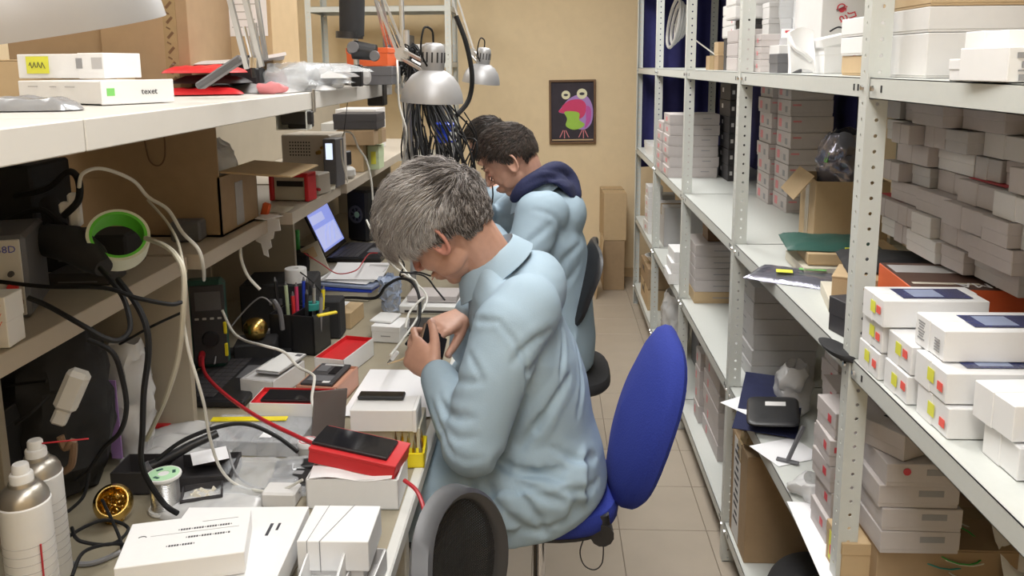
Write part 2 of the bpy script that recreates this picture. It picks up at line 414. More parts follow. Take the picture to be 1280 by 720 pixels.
# ================================================================ people
def ellipsoid(g, c, ax, n=20, m=0):
    "ax: three semi-axis vectors"
    c = V(c); A = [V(a) for a in ax]; vs = [c+A[2]]; k = n//2
    for i in range(1, k):
        p = PI*i/k
        for j in range(n):
            a = 2*PI*j/n; vs.append(c + A[0]*math.sin(p)*math.cos(a)+A[1]*math.sin(p)*math.sin(a)+A[2]*math.cos(p))
    vs.append(c-A[2]); fs = [(0, 1+j, 1+(j+1) % n) for j in range(n)]
    for i in range(k-2): fs += [(1+i*n+j, 1+(i+1)*n+j, 1+(i+1)*n+(j+1) % n, 1+i*n+(j+1) % n) for j in range(n)]
    L = len(vs)-1; fs += [(L, 1+(k-2)*n+(j+1) % n, 1+(k-2)*n+j) for j in range(n)]
    return g.add(vs, fs, m, True)
def ball(g, c, r, n=12): return ellipsoid(g, c, ((r, 0, 0), (0, r, 0), (0, 0, r)), n)
def limb(g, pts, rs, n=16):
    g.tube(pts, rs, n); [ball(g, p, r*.995, n) for p, r in zip(pts, rs)]
def loft(g, rings, n=32, e=2.0):
    vs = []; 
    for c, a, b in rings:
        c, a, b = V(c), V(a), V(b)
        for k in range(n):
            t = 2*PI*k/n; co, si = math.cos(t), math.sin(t)
            vs.append(c + a*math.copysign(abs(co)**(2/e), co)+b*math.copysign(abs(si)**(2/e), si))
    N = len(rings); fs = [(i*n+k, i*n+(k+1) % n, (i+1)*n+(k+1) % n, (i+1)*n+k) for i in range(N-1) for k in range(n)]
    fs += [tuple(range(n))[::-1], tuple((N-1)*n+k for k in range(n))]
    return g.add(vs, fs, 0, True)
def blob(g, voxel, it=3, fac=.5):
    me = g.mesh('tmp', 'skin', recalc=True); o = bpy.data.objects.new('tmp', me); COL.objects.link(o)
    r = o.modifiers.new('r', 'REMESH'); r.mode = 'VOXEL'; r.voxel_size = voxel; r.use_smooth_shade = True
    if it: s_ = o.modifiers.new('s', 'SMOOTH'); s_.factor = fac; s_.iterations = it
    dg = bpy.context.evaluated_depsgraph_get(); out = bpy.data.meshes.new_from_object(o.evaluated_get(dg)); bpy.data.objects.remove(o); bpy.data.meshes.remove(me)
    out.materials.clear(); return out
def segd(p, a, b):
    ab = b-a; t = max(0, min(1, (p-a).dot(ab)/ab.length_squared)); return (p-(a+ab*t)).length, t
from mathutils.bvhtree import BVHTree
def bvh(me): return BVHTree.FromPolygons([v.co.copy() for v in me.vertices], [tuple(p.vertices) for p in me.polygons])
def folds(me, lines):
    "crease / ridge the cloth along 3-D lines: (points, width, depth); depth>0 presses in"
    segs = []; B = bvh(me); eye = V((0, 0, 1.6))
    for pts, wd, dp in lines:
        q_ = []
        for p in smooth_path(pts, 3):   # drop the line onto the cloth
            h_ = B.ray_cast(eye, (p-eye).normalized()); q_.append(h_[0] if h_[0] is not None and (h_[0]-p).length < .2 else B.find_nearest(p)[0])
        pts = q_; n = len(pts)-1
        for i in range(n): segs.append((pts[i], pts[i+1], wd, dp, i/n, 1/n))
    vs = me.vertices; N = [v.normal.copy() for v in vs]
    for v, nn in zip(vs, N):
        p = v.co; d0 = 0; best = {}
        for a, b, wd, dp, s0, ds in segs:
            m_ = (a+b)*.5
            if (p-m_).length > (a-b).length*.5+wd*3: continue
            d, t = segd(p, a, b)
            if d < wd*3:
                e = math.exp(-(d/wd)**2) - .45*math.exp(-((d-wd*1.7)/wd)**2)
                k = (wd, dp, round(a.x, 2) if s0 == 0 else 0); d0 += 0
                val = -dp*e*(.35+.65*math.sin(PI*min(1, max(0, s0+ds*t))))
                if abs(val) > abs(best.get(dp, 0)): best[dp] = val
        dv = sum(best.values())
        dv = dv*.64+.0035*noise.noise(p*7)
        v.co = p+nn*dv
    b = bmesh.new(); b.from_mesh(me)
    for _ in range(2): bmesh.ops.smooth_vert(b, verts=b.verts, factor=.5, use_axis_x=True, use_axis_y=True, use_axis_z=True)
    b.to_mesh(me); b.free(); me.update()
def frame(f, u):
    f = V(f).normalized(); u = V(u); u = (u-f*u.dot(f)).normalized(); return f, u.cross(f).normalized(), u   # f, left, up
def head_parts(g, C, f, s, u, k=1.0):
    P = lambda a, b, c: C+(f*a+s*b+u*c)*k
    E = lambda a, b, c, ra, rb, rc, n=24: ellipsoid(g, P(a, b, c), (f*ra*k, s*rb*k, u*rc*k), n)
    E(-.008, 0, .008, .097, .076, .088, 32); E(.045, 0, -.045, .048, .058, .066, 28); E(.035, 0, -.085, .05, .05, .042)
    E(.066, 0, -.112, .022, .026, .018); E(.083, 0, -.088, .018, .026, .016)         # chin, mouth mound
    for b in (-1, 1):
        E(.060, b*.031, -.050, .029, .022, .027); E(.084, b*.026, .004, .014, .026, .0085); E(.078, b*.030, -.018, .012, .014, .010)
        E(.028, b*.044, -.080, .042, .013, .026)
        # ear
        pts = [P(-.006+.0165*math.cos(a)-.004*math.sin(a), b*(.079+.006*(1-math.cos(a))*.5), -.030+.031*math.sin(a)) for a in [PI*2*i/16 for i in range(17)]]
        g.tube(pts[:-1], [.0046*k]*16, 8, closed=True)
        ellipsoid(g, P(-.004, b*.076, -.030), (f*.014*k, s*.004*k, u*.027*k), 14); E(.006, b*.079, -.036, .004, .004, .008, 10); E(-.001, b*.080, -.056, .008, .004, .009, 10)
    g.tube([P(.088, 0, .0), P(.104, 0, -.022), P(.117, 0, -.046)], [.007*k, .009*k, .010*k], 10); E(.112, 0, -.047, .015, .012, .0095, 14)
    for b in (-1, 1): E(.100, b*.0115, -.051, .012, .008, .007, 12)
    E(.0985, 0, -.078, .010, .021, .0055, 14); E(.0955, 0, -.0885, .0095, .018, .0062, 14)
def face_children(t, C, f, s, u, k, hair):
    P = lambda a, b, c: C+(f*a+s*b+u*c)*k
    for b in (1, -1):
        g = G(); ellipsoid(g, P(.0865, b*.031, -.0185), (f*.008*k, s*.012*k, u*.006*k), 12); part('eyelid', g, 'skin_ruddy', t, world=True)
        g = G()
        for i in range(26):
            q = i/25; c0 = P(.0975-.016*q*q, b*(.012+.040*q), .008+.008*math.sin(q*2.4)-.004*q)
            g.tube([c0, c0+(f*.002+u*.003+s*b*.007)*k, c0+(u*.001+s*b*.012)*k], [.0011, .001, .0003], 4)
        part('eyebrow', g, hair, t, world=True, label='eyebrow')
    g = G(); g.tube(smooth_path([P(.1055, b_, -.083+.0016*(1-abs(b_)/.02)) for b_ in (-.019, -.01, 0, .01, .019)], 3), [.0012]*13, 5); part('mouth', g, 'lips', t, world=True)
def hand_parts(g, Wp, d, n, tdir, curl, spread=.0, k=1.0, thumb=(.9, .5), tcurl=.4):
    "wrist point, finger direction, palm normal, thumb side; curl = per finger (mcp, pip, dip)"
    d = V(d).normalized(); n = V(n); n = (n-d*n.dot(d)).normalized(); sd = n.cross(d); 
    if sd.dot(V(tdir)) < 0: sd = -sd
    P = lambda a, b, c: Wp+(d*a+sd*b+n*c)*k
    loft(g, [(P(-.02, 0, 0), sd*.026*k, n*.019*k), (P(.01, 0, 0), sd*.028*k, n*.017*k), (P(.045, .001, .001), sd*.039*k, n*.0155*k), (P(.080, .001, .001), sd*.041*k, n*.0135*k), (P(.090, 0, .002), sd*.037*k, n*.010*k)], 20, 2.5)
    base = [(.088, .030), (.093, .0105), (.089, -.0095), (.080, -.0285)]; ln = [(.043, .026, .021), (.048, .029, .022), (.044, .027, .021), (.034, .020, .018)]; rr = [.0092, .0094, .0090, .0080]
    nails = []
    for i in range(4):
        p = P(base[i][0]-.012, base[i][1], .001); a = 0; pts = [p]; rs = [rr[i]*1.08*k]; sp = (1.5-i)*spread
        dd = (d+sd*sp).normalized(); p = P(base[i][0], base[i][1], .001); pts.append(p); rs.append(rr[i]*1.05*k)
        for j in range(3):
            a += curl[i][j]; di = dd*math.cos(a)+n*math.sin(a); p = p+di*ln[i][j]*k; pts.append(p); rs.append(rr[i]*(.97, .90, .74)[j]*k)
        limb(g, pts, rs, 12); nn = -dd*math.sin(a)*-1+n*-math.cos(a) if False else (dd*math.sin(a)-n*math.cos(a))
        nails.append((pts[-1]+nn*rs[-1]*.82+di*.001, di, nn, dd.cross(n), rr[i]*.62*k))
    # thumb
    p = P(.018, .022, .004); td = (d*math.cos(thumb[0])+sd*math.sin(thumb[0])+n*thumb[1]).normalized(); q1 = p+td*.038*k
    td2 = (td+d*tcurl+n*.15).normalized(); q2 = q1+td2*.034*k; td3 = (td2+d*tcurl*.6).normalized(); q3 = q2+td3*.026*k
    limb(g, [p, q1, q2, q3], [.0165*k, .0125*k, .0108*k, .0088*k], 12)
    tn = (sd-td3*sd.dot(td3)).normalized(); nails.append((q3+tn*.0075*k, td3, tn, td3.cross(tn), .0068*k))
    return nails
def nail_parts(t, nails):
    for c, d, n, s_, r in nails:
        g = G(); ellipsoid(g, c, (d*r*1.15, s_*r, n*.0011), 12); part('fingernail', g, 'lips', t, world=True) if False else part('fingernail', g, 'nail', t, world=True)
mat('nail', (.70, .45, .38), .3)
def hair_mesh(C, f, s, u, k, rad, crown, hairline, count, length, comb, thick, seed, mats, wd=.0011, lift=.0, clump=.35, pick=None):
    "thin tapered strands combed over the scalp, all one mesh"
    rnd = random.Random(seed); g = G(); ra, rb, rc = rad; cr = V(crown).normalized(); n_ok = 0; tries = 0
    def S(q, h): # q: unit-ish local dir -> local surface point
        q = q.normalized(); return V((q.x*(ra+h), q.y*(rb+h), q.z*(rc+h)))
    W = lambda q: C+(f*q.x+s*q.y+u*q.z)*k+V((0, 0, 0))
    while n_ok < count and tries < count*8:
        tries += 1
        q = V((rnd.gauss(0, 1), rnd.gauss(0, 1), rnd.gauss(0, 1))).normalized()
        ok = hairline(q)
        if ok <= 0 or rnd.random() > ok: continue
        n_ok += 1
        cl = noise.noise_vector(q*5+V((seed, 0, 0))); cl2 = noise.noise_vector(q*14+V((seed, 3, 0)))
        L = length(q)*rnd.uniform(.75, 1.15)*(.9+.5*cl.x); N = 5; pts = []; p = q.copy(); 
        for i in range(N+1):
            t_ = i/N; h = thick(q)*(math.sin(t_*PI*.62)*1.0)*rnd.uniform(.9, 1.1)*(1+.5*cl2.x)+lift
            pts.append(W(S(p, h)))
            dv = comb(p)+cl*clump+cl2*clump*.5+V((rnd.gauss(0, .05), rnd.gauss(0, .05), rnd.gauss(0, .05)))
            dv = dv-p*dv.dot(p); 
            if dv.length > 1e-6: p = (p+dv.normalized()*(L/N)/.095).normalized()
        w0 = wd*rnd.uniform(.7, 1.3)*k; vs = []; T = V((0, 0, 0))
        m = pick(q, cl2.y, rnd) if pick else (0 if rnd.random() < .55 else 1 if rnd.random() < .6 else 2)
        nb = (pts[0]-C).normalized()
        for i, a in enumerate(pts):
            tt = (pts[min(i+1, N)]-pts[max(i-1, 0)]).normalized(); nb = (a-C).normalized(); sd = tt.cross(nb).normalized(); ww = w0*(1-.8*(i/N)**2)
            vs += [a-sd*ww, a+nb*ww*.7, a+sd*ww]
        fs = []
        for i in range(N):
            b_ = i*3; fs += [(b_, b_+1, b_+4, b_+3), (b_+1, b_+2, b_+5, b_+4), (b_+2, b_, b_+3, b_+5)]
        g.add(vs, fs, m, True)
    return g.mesh('hair', mats, recalc=False, sharp=180)
def cap_mesh(C, f, s, u, k, rad, keep, thick, m):
    "closed under-layer of the hair"
    g = G(); n, h = 48, 24; ra, rb, rc = rad; idx = {}; vs = []
    for i in range(h+1):
        for j in range(n):
            p = PI*i/h; a = 2*PI*j/n; q = V((math.sin(p)*math.cos(a), math.sin(p)*math.sin(a), math.cos(p)))
            kk = keep(q); t_ = max(thick(q)*.62, .004) if kk > 0 else -.030
            t_ += .0015*noise.noise(q*9)
            x = V((q.x*(ra+t_), q.y*(rb+t_), q.z*(rc+t_))); vs.append(C+(f*x.x+s*x.y+u*x.z)*k)
    fs = [(i*n+j, (i+1)*n+j, (i+1)*n+(j+1) % n, i*n+(j+1) % n) for i in range(h) for j in range(n)]
    g.add(vs, fs, 0, True); return g.mesh('hair_underlayer', m, sharp=180)

# ---------------------------------------------------------------- nearer man
man = thing('person', 'grey-haired man in a pale blue work coat bent over the phone in his hands', 'person', (-.03, 1.85, 0))
C1 = V((-0.256,1.8,1.261)); f1, s1, u1 = frame((-.68, .25, -.69), (-.71, 0, .70)); K1 = 1.09
body = G(); head_parts(body, C1, f1, s1, u1, K1)
neck = V((-0.143,1.84,1.145))
limb(body, [C1+(f1*-.03+u1*-.05)*K1, neck, V((-0.093,1.86,1.058))], [.060, .062, .085], 20)
hipc = V((-.03, 1.85, .68))
loft(body, [(hipc, V((.13, 0, 0)), V((0, .16, 0))), ((-0.033,1.86,0.722), V((.11, 0, 0)), V((0, .15, 0))), ((-0.065,1.86,0.964), V((.10, 0, 0)), V((0, .17, 0))), ((-0.093,1.86,1.053), V((.08, 0, 0)), V((0, .16, 0)))], 24)
SL, EL, WL = V((-0.084,1.685,1.074)), V((-0.164,1.58,0.824)), V((-0.257,1.735,0.915))
SR, ER, WR = V((-0.126,2.03,1.009)), V((-0.218,2.13,0.756)), V((-0.213,1.97,0.984))
limb(body, [SL, EL, WL], [.045, .038, .026]); limb(body, [SR, ER, WR], [.045, .038, .026])
nails = []
dL = V((-0.329,1.8,0.95))-WL
nails += hand_parts(body, WL+dL.normalized()*.012, dL, (.30, .95, -.15), (.4, -.1, .9), [(.55, 1.0, .5), (.75, 1.05, .6), (.9, 1.1, .6), (1.05, 1.1, .7)], .03, 1.0, (.75, .35), .5)
dR = V((-0.28,1.9,0.969))-WR
nails += hand_parts(body, WR+dR.normalized()*.01, dR, (.05, .35, -.93), (-.1, -.95, .1), [(.5, .9, .5), (.7, 1.0, .6), (.85, 1.0, .6), (.95, 1.1, .7)], .03, 1.0, (.55, .5), .5)
# legs under the coat, knees under the bench, feet on the floor
for y in (1.74, 1.97):
    limb(body, [V((-.03, y, .665)), V((-.44, y+(y-1.85)*.35, .655)), V((-.26, y+(y-1.85)*.5, .10))], [.062, .050, .036])
bm_ = blob(body, .003, 5); bm_.materials.append(MT('skin')); bm_.materials.append(MT('skin_ruddy'))
# ears, nose and hands are ruddier
mi = [0]*len(bm_.polygons)
for p in bm_.polygons:
    c = p.center-C1; a, b, cc = c.dot(f1)/K1, c.dot(s1)/K1, c.dot(u1)/K1
    if abs(b) > .078 and -.035 < a < .03 and -.075 < cc < .02: mi[p.index] = 1
    if a > .103 and -.065 < cc < -.03 and abs(b) < .03: mi[p.index] = 1
bm_.polygons.foreach_set('material_index', mi)
part('body', bm_, 'skin', man, world=True)
nail_parts(man, nails); face_children(man, C1, f1, s1, u1, K1, 'hair_grey')
# coat
X_ = lambda r: V((r, 0, 0)); 
def tilt(r, a): return V((r*math.cos(a), 0, r*math.sin(a)))
ct = G()
loft(ct, [((-0.053,1.84,0.561), tilt(.176, .22), V((0, .215, 0))), ((-0.045,1.84,0.595), tilt(.182, .15), V((0, .222, 0))), ((-0.037,1.84,0.639), tilt(.170, .0), V((0, .212, 0))), ((-0.031,1.84,0.711), tilt(.154, -.05), V((0, .195, 0))),
    ((-0.035,1.85,0.788), tilt(.137, -.1), V((0, .185, 0))), ((-0.048,1.86,0.885), tilt(.137, -.2), V((0, .200, 0))), ((-0.067,1.86,0.98), tilt(.135, -.32), V((0, .212, 0))), ((-0.081,1.86,1.051), tilt(.122, -.42), V((0, .195, 0))),
    ((-0.092,1.86,1.101), tilt(.100, -.50), V((0, .155, 0))), ((-0.103,1.86,1.132), tilt(.086, -.55), V((0, .115, 0))), ((-0.122,1.86,1.163), tilt(.072, -.58), V((0, .082, 0)))], 40, 2.1)
ellipsoid(ct, (-0.047,1.86,1.078), (tilt(.082, -.5), V((0, .17, 0)), V((.045, 0, .08))))
limb(ct, [SL+V((.03, .03, .0)), SL+V((-.005, -.01, -.03)), SL.lerp(EL, .5)+V((0, -.005, 0)), EL, EL.lerp(WL, .25), EL.lerp(WL, .62), WL+V((.004, -.004, -.006))], [.078, .080, .074, .066, .058, .050, .043], 24)
limb(ct, [SR+V((.03, -.03, 0)), SR.lerp(ER, .5), ER, ER.lerp(WR, .5), WR+V((.01, .01, 0))], [.085, .074, .064, .054, .044], 24)
# skirt of the coat over the thighs and hanging beside the seat
loft(ct, [((.08, 1.85, .69), V((0, .205, 0)), V((0, 0, .075))), ((-.08, 1.85, .685), V((0, .222, 0)), V((0, 0, .080))), ((-.25, 1.85, .668), V((0, .215, 0)), V((0, 0, .078))), ((-.40, 1.85, .660), V((0, .20, 0)), V((0, 0, .070))), ((-.48, 1.85, .655), V((0, .18, 0)), V((0, 0, .05)))], 32, 2.6)
loft(ct, [((-.12, 1.66, .69), V((.17, 0, .02)), V((0, .05, 0))), ((-.13, 1.640, .65), V((.18, 0, .03)), V((0, .035, 0))), ((-.15, 1.632, .60), V((.19, 0, .035)), V((0, .020, 0)))], 24, 2.4)
cm = blob(ct, .0058, 7)
F_ = []
def fl_(ps, wd, dp): F_.append(([V(q) for q in ps], wd, dp))
# sleeve: elbow crease, drag lines, cuff gathers
fl_([(-0.228,1.6,0.904), (-0.198,1.545,0.902), (-0.157,1.52,0.911)], .012, .009); fl_([(-0.22,1.58,0.869), (-0.187,1.525,0.864), (-0.142,1.52,0.872)], .009, .005)
fl_([(-0.223,1.62,0.957), (-0.189,1.6,0.955), (-0.141,1.585,0.958)], .012, .006); fl_([(-0.173,1.62,1.011), (-0.152,1.585,0.986), (-0.136,1.58,0.957)], .008, .006)
fl_([(-0.212,1.56,0.826), (-0.176,1.53,0.815), (-0.138,1.54,0.816)], .009, .004); fl_([(-0.261,1.66,0.887), (-0.23,1.6,0.851), (-0.201,1.55,0.813)], .007, .007); fl_([(-0.243,1.66,0.901), (-0.214,1.585,0.875)], .006, .007)
fl_([(-0.196,1.68,1.025), (-0.165,1.66,1.064), (-0.112,1.63,1.074)], .008, .008)
# armhole seam
fl_([(-0.111,1.62,1.077), (-0.073,1.62,1.029), (-0.054,1.635,0.967), (-0.058,1.64,0.907), (-0.085,1.65,0.82)], .006, .009)
# back and side
fl_([(-0.083,1.65,0.974), (-0.046,1.66,1.015), (0.001,1.68,1.041)], .012, .010); fl_([(-0.036,1.65,0.821), (0.001,1.655,0.883), (0.04,1.69,0.933)], .013, .013); fl_([(0.019,1.7,1.056), (0.026,1.69,0.987), (0.019,1.68,0.927)], .008, .010)
fl_([(-0.058,1.66,0.943), (-0.024,1.66,0.988)], .010, .008); fl_([(-0.068,1.65,0.784), (-0.036,1.65,0.83), (-0.016,1.65,0.867)], .014, .012); fl_([(0.055,1.75,0.984), (0.069,1.74,0.894), (0.058,1.72,0.827)], .010, .008)
# skirt
fl_([(-0.115,1.63,0.765), (-0.058,1.625,0.738), (0.027,1.64,0.738)], .016, .020); fl_([(-0.084,1.63,0.723), (-0.029,1.62,0.693), (0.029,1.64,0.664)], .013, .016); fl_([(-0.11,1.63,0.765), (-0.067,1.61,0.703), (-0.016,1.62,0.615)], .012, .016)
fl_([(-0.058,1.62,0.744), (0.001,1.63,0.725), (0.027,1.64,0.713)], .010, .010); fl_([(-0.152,1.62,0.724), (-0.084,1.6,0.644), (0.001,1.62,0.6)], .012, .010); fl_([(0.001,1.66,0.78), (0.064,1.72,0.722), (0.104,1.78,0.702)], .012, .012); fl_([(0.019,1.66,0.686), (0.074,1.72,0.645), (0.111,1.8,0.631)], .012, .010)
fl_([(-0.135,1.62,0.724), (-0.122,1.61,0.656), (-0.111,1.6,0.588)], .016, .014); fl_([(-0.178,1.62,0.723), (-0.17,1.61,0.655), (-0.16,1.6,0.568)], .016, .014)
folds(cm, F_); cm.materials.append(MT('coat'))
for p in cm.polygons: p.use_smooth = True
part('coat', cm, 'coat', man, world=True)
# collar: stand and fall folded round the neck
def collar(t, c0, nrm, r0, r1, h, th=.004, a0=-2.6, a1=2.6, fwd=(-1, 0, 0), m='coat'):
    nz = V(nrm).normalized(); fx = V(fwd); fx = (fx-nz*fx.dot(nz)).normalized(); fy = nz.cross(fx)
    def fn(u_, v_):
        a = PI+(a0+(a1-a0)*u_); w_ = abs(2*u_-1)
        if v_ < .4: q = v_/.4; r = r0+.004*q; z = h*q
        else: q = (v_-.4)/.6; r = r0+.006+(r1-r0)*q; z = h*(1.02-1.05*q)-.012*q*w_
        e = 1.0+.10*w_
        return c0+fx*math.cos(a)*r*e+fy*math.sin(a)*r*1.08+nz*(z-.015*w_**3)
    part('collar', G().sheet(fn, 36, 10, th), m, t, world=True)
collar(man, V((-0.135,1.855,1.133)), (-.50, -.05, .86), .072, .098, .040)
# martingale belt at the back
Bc = bvh(cm); bc = V((-0.033,1.85,0.727))
def beltf(u_, v_):
    a = -2.05+u_*3.3; o = bc+V((math.cos(a)*.5, math.sin(a)*.5, (v_-.5)*.042+.055*math.cos(a)-.01)); e_ = V((bc.x, bc.y, o.z)); h_ = Bc.ray_cast(o, (e_-o).normalized())
    return (h_[0] if h_[0] is not None else e_)+(o-e_).normalized()*.004
part('belt', G().sheet(beltf, 60, 4, .004), 'coat', man, world=True)
# trousers and shoes
for y in (1.74, 1.97):
    g = G(); limb(g, [V((-.10, y, .66)), V((-.45, y+(y-1.85)*.35, .65)), V((-.35, y+(y-1.85)*.45, .38)), V((-.26, y+(y-1.85)*.5, .10))], [.070, .064, .056, .054]); part('trouser_leg', blob_ if False else g, 'trousers', man, world=True)
    g = G(); c = V((-.27, y+(y-1.85)*.5, 0)); loft(g, [(c+V((.09, 0, .035)), V((0, .03, 0)), V((0, 0, .034))), (c+V((.03, 0, .045)), V((0, .04, 0)), V((0, 0, .044))), (c+V((-.08, 0, .034)), V((0, .048, 0)), V((0, 0, .033))), (c+V((-.17, 0, .028)), V((0, .046, 0)), V((0, 0, .027))), (c+V((-.20, 0, .022)), V((0, .025, 0)), V((0, 0, .018)))], 20, 2.6)
    part('shoe', g, 'black_matte', man, world=True)
# hair
def line1(q):   # local x=face, y=left, z=up; >0 where hair grows
    if q.x > .80: return 0
    if q.x > .45 and q.z < .30 and abs(q.y) < .75: return 0
    if q.x > .15 and q.z < -.05: return 0
    if q.z < -.66 + .25*max(0, q.x): return 0
    if abs(q.y) > .70 and -.42 < q.x < .20 and q.z < -.30: return 0
    if q.z < -.42 and q.x > -.40: return 0
    return 1
RAD = (.108, .082, .098)
th1 = lambda q: .006+.022*max(0, q.z)**.7+.014*max(0, min(1, q.x*1.4))*max(0, q.z) + .006*max(0, -q.x)
cr1 = V((-.72, -.50, .48))
def comb1(p):
    d = p-cr1; base = (d-p*d.dot(p)); 
    sw = p.cross(cr1)*.35
    fwd = V((.9, -.35, -.1))*max(0, p.z)*.9
    down = V((-.75, 0, -.65))*max(0, .35-p.z)*1.6
    return base*.8+sw+fwd+down
len1 = lambda q: .020+.055*max(0, q.z+.15)
def pick1(q, c, r):
    lo = q.z < -.05 or q.x < -.75
    x = r.random()+c*.5
    if lo: return 2 if x > .42 else 0
    return 1 if x > .32 else 0 if x > -.12 else 2
part('hair', hair_mesh(C1, f1, s1, u1, K1, RAD, cr1, line1, 15000, len1, comb1, th1, 3, ['hair_grey', 'hair_light', 'hair_dark'], .00095, .0, .45, pick1), 'hair_grey', man, world=True)
part('hair_underlayer', cap_mesh(C1, f1, s1, u1, K1, RAD, line1, th1, 'hair_grey'), 'hair_grey', man, world=True)

# ---------------------------------------------------------------- farther man
man2 = thing('person', 'dark-haired seated man in a pale blue coat over a navy hooded top', 'person', (-.02, 2.95, 0))
C2 = V((-0.159,2.93,1.281)); f2, s2, u2 = frame((-.80, .03, -.60), (-.60, 0, .80)); K2 = 1.04
b2 = G(); head_parts(b2, C2, f2, s2, u2, K2)
limb(b2, [C2+(f2*-.03+u2*-.05)*K2, V((-0.073,2.95,1.164)), V((-0.05,2.95,1.075))], [.058, .060, .09], 20)
loft(b2, [((-.0, 2.95, .60), X_(.13), V((0, .16, 0))), ((0.002,2.95,0.871), X_(.11), V((0, .15, 0))), ((-0.027,2.95,1.075), X_(.09), V((0, .16, 0)))], 24)
SL2, EL2, WL2 = V((-0.047,2.76,1.092)), V((-0.092,2.66,0.901)), V((-0.227,2.8,1.016))
SR2, ER2, WR2 = V((-0.097,3.13,1.081)), V((-0.239,3.22,0.952)), V((-0.286,3.08,1.052))
limb(b2, [SL2, EL2, WL2], [.045, .038, .026]); limb(b2, [SR2, ER2, WR2], [.045, .038, .026])
n2 = hand_parts(b2, WR2+V((-.01, 0, .0)), V((-0.328,3.02,1.075))-WR2, (.2, -.4, -.9), (0, -.9, .2), [(.5, .8, .5)]*4, .03, 1, (.6, .4), .4)
n2 += hand_parts(b2, WL2+V((-.01, 0, .0)), V((-0.287,2.84,1.049))-WL2, (.3, .9, -.1), (.3, 0, .9), [(.5, .8, .5)]*4, .03, 1, (.6, .4), .4)
for y in (2.85, 3.07): limb(b2, [V((0, y, .57)), V((-.43, y, .55)), V((-.40, y, .12))], [.075, .052, .036])
b2m = blob(b2, .0034, 5); b2m.materials.append(MT('skin')); part('body', b2m, 'skin', man2, world=True); nail_parts(man2, n2); face_children(man2, C2, f2, s2, u2, K2, 'hair_brown')
c2 = G()
loft(c2, [((-.01, 2.95, .50), X_(.17), V((0, .22, 0))), ((0, 2.95, .60), X_(.17), V((0, .215, 0))), ((0.002,2.95,0.742), tilt(.150, -.0), V((0, .195, 0))), ((0.011,2.95,0.871), tilt(.135, -.1), V((0, .190, 0))), ((0.002,2.95,0.986), tilt(.130, -.2), V((0, .205, 0))), ((-0.015,2.95,1.075), tilt(.115, -.3), V((0, .195, 0))), ((-0.044,2.95,1.135), tilt(.085, -.4), V((0, .13, 0))), ((-0.062,2.95,1.164), tilt(.07, -.4), V((0, .09, 0)))], 40, 2.15)
limb(c2, [SL2+V((.03, .03, 0)), SL2, SL2.lerp(EL2, .5), EL2, EL2.lerp(WL2, .5), WL2+V((.02, 0, -.005))], [.080, .082, .076, .066, .056, .046], 24)
limb(c2, [SR2+V((.03, -.03, 0)), SR2.lerp(ER2, .5), ER2, ER2.lerp(WR2, .5), WR2+V((.03, 0, 0))], [.085, .074, .064, .054, .044], 24)
loft(c2, [((.09, 2.95, .60), V((0, .21, 0)), V((0, 0, .11))), ((-.20, 2.95, .58), V((0, .22, 0)), V((0, 0, .105))), ((-.44, 2.95, .565), V((0, .19, 0)), V((0, 0, .07)))], 32, 2.6)
ellipsoid(c2, (0.032,2.95,1.057), (tilt(.10, -.5), V((0, .17, 0)), V((.05, 0, .09))))
c2m = blob(c2, .009, 6); F_ = []
fl_([(-0.116,2.62,0.979), (-0.064,2.64,1.028), (0.002,2.7,1.071)], .014, .010); fl_([(-0.109,2.62,0.938), (-0.045,2.62,0.952), (0.029,2.7,1.016)], .014, .012); fl_([(0.002,2.74,0.866), (0.043,2.74,0.937), (0.1,2.8,0.98)], .014, .014)
fl_([(-0.025,2.73,0.897), (0.03,2.74,0.837), (0.098,2.8,0.908)], .012, .010); fl_([(-0.057,2.7,1.12), (0.013,2.68,1.096), (0.035,2.72,1.011)], .010, .009); fl_([(-0.213,2.76,1.044), (-0.161,2.72,1.011), (-0.117,2.64,0.947)], .010, .009); fl_([(-0.168,2.74,1.035), (-0.133,2.7,1.001)], .009, .008)
folds(c2m, F_); c2m.materials.append(MT('coat'))
for p in c2m.polygons: p.use_smooth = True
part('coat', c2m, 'coat', man2, world=True)
collar(man2, V((-0.062,2.945,1.141)), (-.42, -.05, .9), .072, .105, .035)
# hood of the navy top lying on the shoulders
hg = G(); hp = [(-0.128,2.8,1.141), (-0.095,2.8,1.181), (-0.043,2.85,1.207), (0.014,2.95,1.22), (0.055,3.0,1.195), (0.079,2.98,1.159), (0.089,2.93,1.126)]
pts = smooth_path(hp, 5); n_ = len(pts); hg2 = G(); limb(hg2, pts, [.010+.017*math.sin(PI*min(1, i/(n_-1)*.9+.02))**.8+.008 for i in range(n_)], 16)
loft(hg2, [((-0.003,2.94,1.195), V((.045, 0, .01)), V((0, .11, 0))), ((0.037,2.95,1.182), V((.045, 0, -.01)), V((0, .12, 0))), ((0.066,2.95,1.14), V((.03, 0, -.02)), V((0, .10, 0))), ((0.078,2.95,1.111), V((.015, 0, -.01)), V((0, .06, 0)))], 24)
hm = blob(hg2, .008, 4); F_ = []; fl_([(-0.107,2.76,1.181), (-0.036,2.8,1.214), (0.047,2.86,1.2)], .010, .010); fl_([(-0.026,2.83,1.238), (0.042,2.86,1.223), (0.082,2.9,1.16)], .009, .008); folds(hm, F_); hm.materials.append(MT('hoodie')); part('hood', hm, 'hoodie', man2, world=True)
